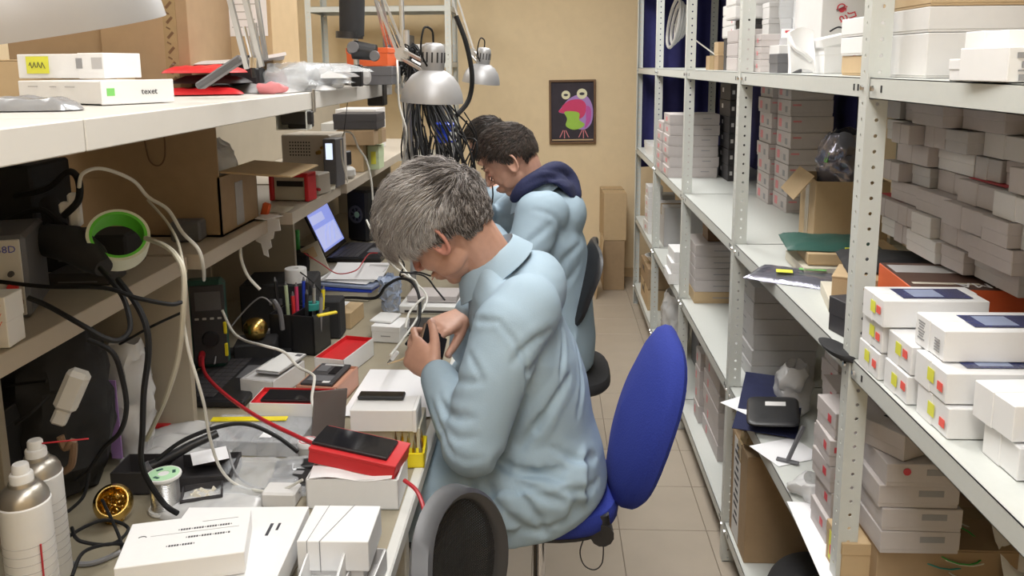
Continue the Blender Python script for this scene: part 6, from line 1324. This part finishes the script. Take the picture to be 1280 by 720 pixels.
# ================================================================ top shelf of the hutch (z 1.541), lamps, cables
Zt = 1.5425
def lamp(label, C_, ax, R_, base, elbow, m='lamp_silver', clamp=True, arm_w=.012):
    "spring arm desk lamp: shade centre of the rim C_, axis ax (towards the cap)"
    t = thing('desk_lamp', label, 'lamp', base); A = V(ax).normalized(); M_ = Matrix.Translation(C_) @ A.to_track_quat('Z', 'Y').to_matrix().to_4x4(); R = R_
    prof = [(R, 0), (R*1.01, .0), (R*1.0, R*.10), (R*.97, R*.28), (R*.86, R*.58), (R*.66, R*.84), (R*.44, R*.98), (R*.36, R*1.02), (R*.34, R*1.00), (R*.62, R*.80), (R*.82, R*.55), (R*.94, R*.26), (R*.97, R*.10), (R*.975, 0)]
    part('shade', G().lathe(prof, 48, M_, closed=True), m, t, world=True)
    part('cap', G().lathe([(R*.34, R*.98), (R*.37, R*1.02), (R*.375, R*1.62), (R*.34, R*1.78), (R*.24, R*1.86), (.001, R*1.88)], 32, M_), m, t, world=True)
    for k in range(14):
        a = 2*PI*k/14; part('vent_slot', G().box((R*.377*math.cos(a), R*.377*math.sin(a), R*1.42), (.0015, R*.045, R*.32), 0, 0, Matrix.Rotation(a, 3, 'Z')) if False else G(M_).box((R*.377*math.cos(a), R*.377*math.sin(a), R*1.42), (.0016, R*.05, R*.32), 0, 0, Matrix.Rotation(a, 3, 'Z')), 'black_matte', t, world=True)
    part('bulb', G(M_).lathe([(.012, R*.9), (.014, R*.7), (.028, R*.45), (.028, R*.30), (.018, R*.18), (.001, R*.15)], 20), 'white_plastic', t, world=True)
    neck = M_ @ V((-R*.36, 0, R*1.15)); part('cord', G().tube(smooth_path([M_ @ V((0, 0, R*1.88)), M_ @ V((-R*.1, 0, R*2.25)), M_ @ V((-R*.6, 0, R*2.3)), M_ @ V((-R*.75, 0, R*1.6)), neck], 5), .0028, 6), 'cable_black', t, world=True)
    return t, neck
def arms(t, pts, w_=.006, gap=.016, m='silver'):
    for i in range(len(pts)-1):
        a, b = V(pts[i]), V(pts[i+1]); s_ = V((0, 1, 0)).cross(b-a).normalized()*gap/1
        for q in (-.5, .5):
            part('arm_bar', G().tube([a+s_*q, b+s_*q], w_, 4), m, t, world=True)
        part('spring', G().tube([a.lerp(b, .1), a.lerp(b, .5)], w_*.6, 6), 'chrome', t, world=True)
        part('joint', G().cyl(b+V((0, -.012, 0)), b+V((0, .012, 0)), gap*.9, None, 14), m, t, world=True)
t, nk = lamp('large silver lamp shade hanging in at the upper left, closest lamp', V((-.335, .520, 1.622)), (-.10, -.16, 1), .083, (-.60, .45, 1.55), None)
arms(t, [nk, (-.50, .62, 1.90), (-.60, .45, 1.60)], .006, .02); part('clamp', G().span(-.64, -.56, .42, .48, Zt, Zt+.05, .004), 'black_plastic', t, world=True)
cl = V((-0.306,2.1,1.506)); t, nk = lamp('silver clamp lamp with vent slots in front of the black cables, middle lamp', cl, (.05, -.02, 1), .080, (-.55, 2.55, 1.56), None)
arms(t, [nk+V((-.01, .01, 0)), (-0.415,2.3,1.63), (-0.493,2.35,1.809)], .005, .022); arms(t, [(-0.493,2.35,1.809), (-0.502,2.72,1.521)], .005, .018)
part('clamp', G().span(-.60, -.545, 2.66, 2.72, 1.47, 1.60, .004), 'black_plastic', t, world=True)
cl = V((-0.299,3.5,1.523)); t, nk = lamp('small silver lamp nearest the back wall', cl, (.12, -.05, 1), .080, (-.60, 3.3, 1.19), None)
arms(t, [nk, (-0.34,3.55,1.651), (-0.423,3.6,1.909)], .005, .022); part('pole', G().tube([(-.62, 3.45, 1.19), (-.62, 3.45, 2.1), (-0.423,3.6,1.909)], .011, 8), 'silver', t, world=True)
# first clamp lamp arm on the shelf (its shade is the large one) : black clamp block with silver arms rising out of the frame
t = thing('lamp_bracket', 'silver double arm rising from a black clamp on the top shelf', 'lamp', (-.60, 1.42, Zt)); b0 = V((-0.684,1.846,1.543))
part('clamp', G().span(b0.x-.040, b0.x+.028, b0.y-.02, b0.y+.03, 1.5425, 1.600, .006), 'black_plastic', t, world=True); part('clamp_plate', G().span(b0.x-.060, b0.x+.050, b0.y-.03, b0.y+.035, 1.5425, 1.547, .001), 'black_plastic', t, world=True)
part('clamp_strip', G().span(-.5485, -.5445, b0.y+.02, b0.y+.034, 1.495, 1.548, .001), 'tin', t, world=True); part('lower_bracket', G().span(-.60, -.555, b0.y-.005, b0.y+.05, 1.46, 1.500, .002).span(-.61, -.50+-.04, b0.y-.02, b0.y+.0, 1.470, 1.4995, .002), 'black_plastic', t, world=True)
arms(t, [(-0.516,1.42,1.598), (-0.536,1.4,1.738)], .006, .026); arms(t, [(-0.511,1.44,1.611), (-0.516,1.42,1.739)], .005, .018); part('pin', G().tube([(-0.516,1.42,1.598), (-0.515,1.42,1.615)], .010, 10), 'chrome', t, world=True)
t = thing('grey_channel', 'pale metal square channel fixed under the top shelf', 'bracket', (-.58, 1.84, 1.47)); g = G()
g.span(-.62, -.5500, 1.82, 1.86, 1.458, 1.460).span(-.62, -.550, 1.82, 1.86, 1.499, 1.501).span(-.62, -.618, 1.82, 1.86, 1.46, 1.5).span(-.552, -.5500, 1.82, 1.86, 1.46, 1.5).span(-.62, -.55, 1.858, 1.86, 1.46, 1.5); part('channel', g, 'rack', t, world=True)
# boxes on the top shelf
t = carton('long flat white box with small dark lettering at the near end of the top shelf', (-.915, 1.375, Zt), (.25, .128, .038), -.524, 'bright_card', 'flat_box', None, 'x', .02); lettering(t, 'texet', .0135, Matrix.Translation((.1255, .018, .019)) @ Matrix.Rotation(PI/2, 4, 'Z') @ Matrix.Rotation(PI/2, 4, 'X'), 'ink'); flat_on(t, (.25, .128, .038), '+x', -.38, .02, .013, .012, 'sticker_green', 'sticker')
for (u_, w_) in ((-.3, .03), (-.05, .02), (.15, .028)): flat_on(t, (.25, .128, .038), '-y', u_, .22, w_, .0015, 'grey_card', 'printed_line')
t = carton('white box with a yellow scribbled sticker lying on the long white box', (-.955, 1.44, Zt+.0385), (.17, .11, .045), -.1, 'bright_card', 'phone_box', None, 'x', .3, [('-y', .42, .1, .020, .020, 'grey_card', 'printed_barcode'), ('-y', .22, .1, .012, .018, 'grey_ink', 'printed_mark')]); flat_on(t, (.17, .11, .045), '-y', -.26, .05, .044, .030, YS, 'sticker'); part('scribble', G().tube([(-.060+.0026*i, -.0566, .024+.006*math.sin(i*2.0)) for i in range(13)], .0007, 4), 'ink', t)
bagflat('grey silvery plastic pouch lying in front of the long white box', (-.735, 1.12, Zt), .14, .07, .022, .1, 'static_grey', 12, 'plastic_pouch')
for (nm, c, d, m, rz) in (('brown cardboard box seen behind the closest lamp shade', (-1.16, 1.55, Zt), (.26, .20, .075), 'tan_card', 0), ('large brown cardboard box with printed tape down its corner', (-.985, 1.78, Zt), (.20, .30, .42), 'brown_card', -.04), ('tall tan cardboard box right of the taped one', (-.80, 1.99, Zt), (.13, .16, .46), 'tan_card', -.1), ('large brown cardboard box at the far left of the top shelf', (-1.21, 1.80, Zt), (.22, .25, .30), 'brown_card', 0)):
    t = carton(nm, c, d, rz, m, 'cardboard_box', None, 'flap')
    if 'printed tape' in nm:
        part('corner_tape', G().span(.045, .075, -.1512, -.1502, .01, .41), 'tape', t)
        for k in range(12): part('printed_figure', G().box((.060, -.1516, .03+.032*k), (.018, .0006, .006), 0, 0, Matrix.Rotation(-.8, 3, 'Y')).box((.056, -.1516, .045+.032*k), (.010, .0006, .003), 0, 0, Matrix.Rotation(.5, 3, 'Y')), 'frame_wood', t)
    if 'tall tan' in nm:
        part('pasted_sheet', G().span(-.045, .055, -.0815, -.0805, .13, .42), 'paper', t)
        for k in range(14): part('printed_line', G().span(-.035, .035-.01*(k % 3), -.0822, -.0817, .15+.018*k, .1525+.018*k), 'grey_card', t)
for k in range(4): bagflat('milky plastic packet, %s of the heap on the top shelf' % ORD[4-k], (-.690+.02*k, 1.92+.08*k, Zt+.014*k), .28, .26, .026, .3*k-.4, ('milky_bag', 'clear_bag', 'milky_bag', 'clear_bag')[k], 20+k, 'plastic_packet')
t = solo('paper_sheet', G().sheet(lambda u_, v_: V(((u_-.5)*.24, (v_-.5)*.19, .002+.03*u_*u_+.008*math.sin(v_*5))), 12, 10, .0008), 'dull_card', 'large pale creased sheet lying on the packets beside the black clamp', 'paper'); t.location = (-.745, 1.90, Zt+.050); t.rotation_euler = (0, .05, .35)
for k, (m, nm) in enumerate((('red', 'red'), ('dark_card', 'black'), ('red', 'lower red'))): t = bagflat('%s glossy packet under the pale sheet on the top shelf' % nm, (-.735, 1.72+.05*(k == 1), Zt+.022*(2-k)+.001), .15, .12, .018, .1*k, m, 30+k, 'glossy_packet')
for k, (x, y) in enumerate(((-.590, 1.90), (-.580, 2.02), (-.590, 2.18))): solo('clear_packet', crumple(x-.015, y, Zt, .055, .085, .060, 40+k, 14), 'clear_bag', 'crumpled clear packet at the edge of the top shelf, %s' % ('nearest', 'middle', 'farthest')[k], 'bag')
t = solo('small_red_packet', crumple(-.600, 1.77, Zt, .03, .03, .025, 45, 8), 'soft_red', 'small dark red packet at the top shelf edge right of the clamp', 'packet')
t = thing('plastic_jar', 'clear ribbed plastic jar lying at the far end of the top shelf edge', 'jar', (-.575, 2.45, Zt+.024)); part('jar', G().lathe([(.001, -.04), (.022, -.038), (.024, -.03), (.022, -.01), (.024, .01), (.022, .03), (.001, .04)], 20, Matrix.Rotation(PI/2, 4, 'Y') @ Matrix.Rotation(.5, 4, 'X')), 'milky_bag', t)
t = thing('phone_cradle', 'dark grey plastic phone cradle leaning on the pale sheet', 'holder', V((-0.629,1.55,1.59))); part('cradle', G().box((0, 0, 0), (.105, .03, .014), .004, 0, Matrix.Rotation(-.55, 3, 'Y')), 'grey_plastic', t); part('arm', G().tube([(.035, 0, .022), (.06, 0, .03), (.064, 0, -.01)], .005, 6), 'black_plastic', t)
carton('red and orange carton at the far end of the top shelf', V((-0.619,2.48,1.598)), (.130, .12, .055), -.1, 'orange', 'carton', None, 'z', .3)
carton('pale box under the red and orange carton', (V((-0.619,2.48,1.598))[0]-.01, 2.47, Zt), (.15, .14, V((-0.619,2.48,1.598))[2]-Zt-.001), 0, 'grey_plastic', 'carton', None, 'z', .5)
carton('cream cardboard box at the back of the top shelf', (-.93, 2.35, Zt), (.12, .12, .135), 0, 'tan_card', 'cardboard_box', None, 'flap')
t = solo('white_lumps', crumple(-.88, 2.36, Zt+.137, .05, .04, .07, 50, 10), 'milky_bag', 'crumpled white foam on the cream cardboard box', 'foam')
# microscope head
t = thing('microscope', 'black microscope head on a steel post above the top shelf', 'microscope', (-.545, 2.30, Zt)); m0 = V((-0.52,2.3,1.578))
part('post', G().tube([(-.545, 2.30, Zt), (-.545, 2.30, 2.05)], .008, 10), 'silver', t, world=True); part('foot', G().box((-.545, 2.30, Zt+.030), (.030, .030, .060), .003), 'black_plastic', t, world=True)
part('head', G().tube([(-0.549,2.29,1.644), (-0.487,2.29,1.635)], [.026, .022], 18).tube([(-0.554,2.29,1.649), (-0.542,2.28,1.644)], [.018, .018], 14), 'black_plastic', t, world=True); part('focus_knob', G().cyl((-0.546,2.27,1.65), (-0.539,2.24,1.65), .017, .015, 16), 'grey_plastic', t, world=True); part('focus_knob', G().cyl((-0.487,2.27,1.626), (-0.481,2.24,1.626), .015, .013, 16), 'grey_plastic', t, world=True)
part('body_tube', G().tube([(-0.555,2.3,1.682), (-0.549,2.3,1.822)], [.034, .036], 20), 'black_matte', t, world=True); part('lens_ring', G().tube([(-0.562,2.3,1.675), (-0.561,2.3,1.693)], [.038, .038], 20), 'black_plastic', t, world=True)
t = solid('clamp_block', 'black clamp block on the far end of the top shelf', 'clamp', (-.565, 2.76, 1.505+.038), (.05, .05, .05), 'black_plastic', 0, .003); part('screw', G().cyl((0, -.03, .02), (0, -.04, .02), .006, None, 8), 'chrome', t)
# boxes on the back rack
for k, (px, py, m, w_, h_, nm) in enumerate(((524,62,'white_card',.20,.055,'lower white box'), (527,50,'white_card',.22,.05,'upper white box'), (500,60,'dark_card',.13,.16,'dark carton'), (556,98,'white_card',.22,.07,'white box near the lamp'))): pass
for nm, c, d, m in (('white box, lower of two on the rack by the back wall', (-.93, 5.50, 1.6215), (.22, .25, .06), 'white_card'), ('white box, upper of two on the rack by the back wall', (-.90, 5.50, 1.683), (.22, .25, .055), 'white_card'), ('dark carton left of the white boxes on the back rack', (-1.12, 5.50, 1.6215), (.17, .25, .18), 'grey_plastic')): carton(nm, c, d, 0, m, 'carton', None, 'z', .4)
# ---------------------------------------------------------------- cables
rc_ = random.Random(21)
anchor = V((-.50, 2.78, 1.58))
for k in range(52):
    a = rc_.uniform(-1, 1); px = 500+rc_.uniform(0, 92); pyb = 240+rc_.uniform(-40, 45)
    Yk = 2.75+rc_.uniform(-.25, .45)
    top = anchor+V((rc_.uniform(-.03, .03), rc_.uniform(-.05, .10), rc_.uniform(-.04, .04)))
    xb = (px-689)/1022*Yk; zb_ = 1.6-(pyb-80)/1022*Yk
    mid1 = top+V((rc_.uniform(.0, .06), .02, .05)); mid2 = V(((top.x*.3+xb*.7)+rc_.uniform(-.02, .02), (top.y+Yk)/2, 1.45+rc_.uniform(-.06, .06))); mid3 = V((xb+rc_.uniform(-.03, .03), Yk, (1.45+zb_)/2)); end = V((xb+rc_.uniform(-.05, .05), Yk, zb_))
    pts = [top, mid1, mid2, mid3, end]
    if rc_.random() < .45: pts += [end+V((.03*a, .02, -.03)), end+V((.06*a, .03, .06)), mid3+V((.05*a, .05, .05))]
    m = 'cable_black' if k % 8 else 'cable_grey'
    cable(pts, rc_.uniform(.0022, .0042), m, 'black cable hanging in the tangle behind the middle lamp' if k % 8 else 'grey cable hanging in the tangle behind the middle lamp', 'hanging_cable', 'cables hanging behind the middle lamp', 5)
t = thing('blue_spool', 'blue plastic reel hanging among the black cables', 'reel', V((-0.373,2.85,1.332))); part('reel', G().lathe([(.030, 0), (.038, .004), (.034, .012), (.030, .03), (.034, .055), (.038, .065), (.030, .070)], 24), 'blue_plastic', t); part('tag', G().span(.02, .034, -.034, -.03, .01, .04), 'white_plastic', t)
t = solo('cable_pole', G().cyl((-.50, 2.86, BZ), (-.50, 2.86, 1.72), .011, None, 12), 'silver', 'thin metal pole carrying the tangle of cables', 'pole')
W = lambda L, r, m, lab, Y=None: cable(L, r, m, lab)
W([(-0.463,2.6,1.649), (-0.475,2.55,1.624), (-0.467,2.5,1.58), (-0.465,2.5,1.483), (-0.446,2.5,1.398), (-0.465,2.55,1.318), (-0.495,2.6,1.221)], .0035, 'cable_white', 'white cable hanging down left of the middle lamp')
W([(-0.377,3.3,1.791), (-0.338,3.3,1.682), (-0.317,3.3,1.556), (-0.332,3.3,1.461), (-0.373,3.2,1.403)], .010, 'cable_black', 'thick dark curved conduit between the middle and far lamps')
W([(-0.309,2.9,1.435), (-0.265,2.9,1.35), (-0.292,2.9,1.264), (-0.32,2.9,1.163)], .0025, 'cable_black', 'thin black cable looping out at the right of the tangle')
W([(-0.851,1.42,1.387), (-0.841,1.42,1.413), (-0.822,1.45,1.418), (-0.794,1.5,1.39), (-0.776,1.52,1.354), (-0.739,1.52,1.329), (-0.705,1.5,1.289), (-0.667,1.48,1.26), (-0.669,1.5,1.219), (-0.714,1.6,1.168)], .0035, 'cable_white', 'white cable arching over the hutch shelf from the white plug')
W([(-0.777,1.52,1.348), (-0.711,1.45,1.322), (-0.659,1.38,1.3), (-0.624,1.32,1.278), (-0.612,1.3,1.256)], .0025, 'cable_cream', 'thin cream cable beside the arching white one')
W([(-0.715,1.38,1.303), (-0.651,1.32,1.302), (-0.608,1.27,1.294), (-0.59,1.25,1.269), (-0.598,1.25,1.195), (-0.626,1.28,1.116), (-0.671,1.32,1.034), (-0.725,1.38,0.962), (-0.768,1.42,0.903)], .0045, 'cable_cream', 'thick cream cable hanging down over the hutch shelf edge')
W([(-0.603,1.26,1.199), (-0.606,1.28,1.13), (-0.603,1.3,1.065), (-0.609,1.33,1.009), (-0.627,1.38,0.932), (-0.629,1.42,0.848), (-0.602,1.44,0.8), (-0.524,1.42,0.802), (-0.468,1.41,0.832)], .0028, 'cable_white', 'thin white cable falling from the shelf edge to the red phone box')
W([(-0.792,2.0,1.149), (-0.791,2.0,1.113), (-0.769,1.98,1.076), (-0.74,1.98,1.041)], .004, 'cable_white', 'short white cable in the dark right of the multimeter')
W([(-0.863,2.03,0.97), (-0.828,2.0,0.925), (-0.778,1.95,0.917), (-0.69,1.85,0.938), (-0.646,1.86,0.919), (-0.614,1.86,0.883), (-0.561,1.8,0.887), (-0.55,1.78,0.881), (-0.546,1.74,0.849), (-0.524,1.7,0.828), (-0.508,1.68,0.823)], .0035, 'cable_white', 'white cable running from the multimeter over the phone boxes')
W([(-0.907,1.99,0.856), (-0.863,1.9,0.848), (-0.761,1.76,0.857), (-0.623,1.6,0.872), (-0.513,1.52,0.867), (-0.461,1.48,0.868), (-0.442,1.47,0.867)], .0045, 'cable_red', 'red test lead running from the multimeter to the red phone box')
W([(-0.277,1.42,0.829), (-0.252,1.4,0.821), (-0.237,1.38,0.804), (-0.23,1.36,0.787), (-0.233,1.35,0.762)], .0040, 'cable_red', 'red cable hanging off the bench edge')
W([(-0.897,1.25,1.258), (-0.817,1.25,1.25), (-0.707,1.22,1.257), (-0.645,1.2,1.247), (-0.593,1.2,1.237), (-0.584,1.22,1.234)], .0035, 'cable_black', 'black cable along the hutch shelf edge')
W([(-0.805,1.18,1.252), (-0.775,1.18,1.239), (-0.708,1.15,1.22), (-0.673,1.15,1.199), (-0.655,1.16,1.192), (-0.649,1.18,1.202), (-0.66,1.2,1.224), (-0.681,1.22,1.25), (-0.745,1.28,1.274)], .0042, 'cable_black', 'black hose looping down from the hot air station')
W([(-0.716,1.28,1.254), (-0.657,1.22,1.231), (-0.633,1.2,1.198), (-0.634,1.2,1.152), (-0.657,1.22,1.084), (-0.687,1.26,0.996), (-0.716,1.3,0.924), (-0.718,1.32,0.876), (-0.697,1.33,0.824), (-0.669,1.32,0.812)], .0050, 'cable_black', 'thick black cable hanging in front of the hutch down to the spool')
W([(-0.729,1.2,1.178), (-0.692,1.2,1.158), (-0.68,1.2,1.118), (-0.688,1.22,1.056), (-0.72,1.25,1.0), (-0.78,1.3,0.946), (-0.813,1.3,0.9)], .0042, 'cable_black', 'black cable curving down in front of the dark jacket')
W([(-0.955,1.3,1.056), (-0.911,1.3,1.063), (-0.857,1.28,1.076)], .0028, 'cable_black', 'thin black cable entering from the left edge')
W([(-0.862,1.2,1.035), (-0.833,1.2,1.056), (-0.815,1.22,1.075)], .0028, 'cable_black', 'thin black cable below the left one')
W([(-0.621,1.3,1.193), (-0.702,1.35,1.151), (-0.791,1.4,1.1)], .0025, 'cable_black', 'thin black cable crossing behind the cream cable')
W([(-1.025,1.5,1.359), (-0.928,1.45,1.382), (-0.887,1.45,1.412), (-0.869,1.45,1.397), (-0.842,1.4,1.368), (-0.872,1.4,1.339)], .0065, 'cable_black', 'thick black cable looping above the hot air station')
W([(-0.99,1.42,1.328), (-0.928,1.42,1.347), (-0.874,1.4,1.317), (-0.822,1.38,1.285)], .0055, 'cable_black', 'second thick black cable beside the hot air station')
W([(-0.753,1.42,0.862), (-0.71,1.45,0.889), (-0.65,1.48,0.904), (-0.602,1.5,0.9), (-0.547,1.5,0.876), (-0.498,1.48,0.853)], .0042, 'cable_black', 'black cable arching over the plastic bags to the red phone box')
W([(-0.792,1.16,0.837), (-0.789,1.2,0.843), (-0.763,1.25,0.839), (-0.739,1.28,0.806), (-0.735,1.22,0.814), (-0.764,1.18,0.844), (-0.801,1.22,0.842)], .0030, 'cable_black', 'dark cable coil on the bench in front of the brass ball')
W([(-0.73,1.1,0.836), (-0.74,1.15,0.844), (-0.723,1.2,0.827), (-0.678,1.18,0.833), (-0.672,1.15,0.832)], .0030, 'cable_black', 'dark cable loop at the bottom beside the front box')
W([(-0.837,1.3,0.884), (-0.813,1.3,0.9), (-0.813,1.28,0.866), (-0.825,1.25,0.853)], .0030, 'cable_black', 'dark cable between the spray can and the brass ball')
W([(-0.793,1.3,0.847), (-0.755,1.26,0.833), (-0.72,1.22,0.822), (-0.676,1.15,0.832)], .0028, 'cable_black', 'thin dark lead beside the brass ball')
W([(-0.845,1.215,0.785), (-0.771,1.207,0.785), (-0.735,1.242,0.785)], .0045, 'cable_grey', 'grey lead lying on the bench beside the spray cans')
W([(-0.646,1.5,0.849), (-0.629,1.48,0.817), (-0.606,1.46,0.802), (-0.555,1.44,0.794), (-0.478,1.42,0.801)], .0022, 'cable_grey', 'thin grey cord loop beside the black devices')
W([(-0.675,2.75,1.553), (-0.666,2.6,1.39)], .0012, 'cable_black', 'hair thin wire dropping behind the top shelf')
# around the cup and the hands
W([(-0.702,2.72,1.362), (-0.691,2.72,1.381), (-0.669,2.72,1.373), (-0.649,2.72,1.327), (-0.624,2.72,1.286), (-0.61,2.72,1.218), (-0.607,2.72,1.149)], .0035, 'cable_white', 'white cable looping above the yellow labelled adapter')
W([(-0.703,2.7,1.356), (-0.701,2.7,1.288), (-0.685,2.7,1.213)], .0030, 'cable_white', 'white cable end beside the power strip')
W([(-0.592,2.55,1.112), (-0.553,2.5,1.058), (-0.506,2.45,1.005), (-0.452,2.42,0.967), (-0.412,2.4,0.95), (-0.4,2.38,0.91), (-0.403,2.36,0.854), (-0.382,2.36,0.911), (-0.416,2.3,0.885), (-0.415,2.22,0.862)], .0035, 'cable_white', 'white cable bundle running past the nearer man\'s face')
W([(-0.536,2.52,1.053), (-0.485,2.47,1.008), (-0.435,2.42,0.962), (-0.376,2.38,0.906), (-0.398,2.3,0.86), (-0.412,2.15,0.851), (-0.409,2.02,0.868), (-0.411,1.98,0.869)], .0032, 'cable_white', 'white charging cable with its plug near the hands')
t = solid('cable_plug', 'white charging plug lying near the paper sheets', 'plug', (-0.408,1.97,0.86), (.010, .010, .028), 'white_plastic', .3, .002); t.rotation_euler = (.0, .7, .3); part('tip', G().box((0, 0, -.006), (.007, .004, .012), .0008), 'chrome', t)
W([(-0.79,2.666,0.82), (-0.637,2.5,0.869), (-0.548,2.45,0.884), (-0.51,2.42,0.929), (-0.465,2.42,0.954), (-0.424,2.4,0.947), (-0.397,2.36,0.911), (-0.389,2.3,0.86), (-0.394,2.2,0.845), (-0.395,2.12,0.85)], .0048, 'cable_black', 'black cable arching over the clear cup')
W([(-0.46,2.4,0.98), (-0.387,2.4,0.968), (-0.348,2.38,0.931), (-0.318,2.35,0.907)], .0028, 'cable_black', 'thin black cable on the white device')
W([(-0.503,2.5,1.032), (-0.457,2.45,0.993), (-0.47,2.45,0.954), (-0.42,2.45,0.967), (-0.367,2.4,0.968)], .0028, 'cable_black', 'thin black cable knotted in front of the face')
W([(-0.879,2.8,0.945), (-0.818,2.8,0.905), (-0.762,2.8,0.87), (-0.695,2.8,0.882), (-0.688,2.9,0.896), (-0.69,3.0,0.896), (-0.659,3.0,0.899)], .0022, 'cable_red', 'thin dark cable over the pale papers')
W([(-0.775,2.42,0.973), (-0.739,2.42,0.943), (-0.709,2.42,0.907)], .0022, 'cable_black', 'thin black lead beside the tan envelope')
W([(-0.881,2.0,0.833), (-0.906,2.1,0.853), (-0.865,2.15,0.917), (-0.805,2.15,0.97), (-0.772,2.15,0.952)], .0022, 'cable_grey', 'grey thin wire in the dark behind the multimeter')
# things in the nearer man's hands
pc_ = V((-0.279,1.83,0.953)); t = thing('phone', 'dark brown phone held in the nearer man\'s hands', 'phone', pc_, rot=(.55, .75, .35)); part('case', G().span(-.036, .036, -.028, .045, -.005, .004, .003), 'frame_wood', t); part('screen', G().span(-.033, .033, -.025, .042, .0041, .0048), 'black_gloss', t)
t = thing('spatula', 'thin pale pry tool held in the nearer man\'s left hand', 'tool', V((-0.361,1.8,0.92))); part('blade', G().tube([(-0.382,1.8,0.914), (-0.348,1.81,0.922), (-0.325,1.82,0.937)], [.0012, .0028, .003], 8, flat=.5), 'tan_card', t, world=True)
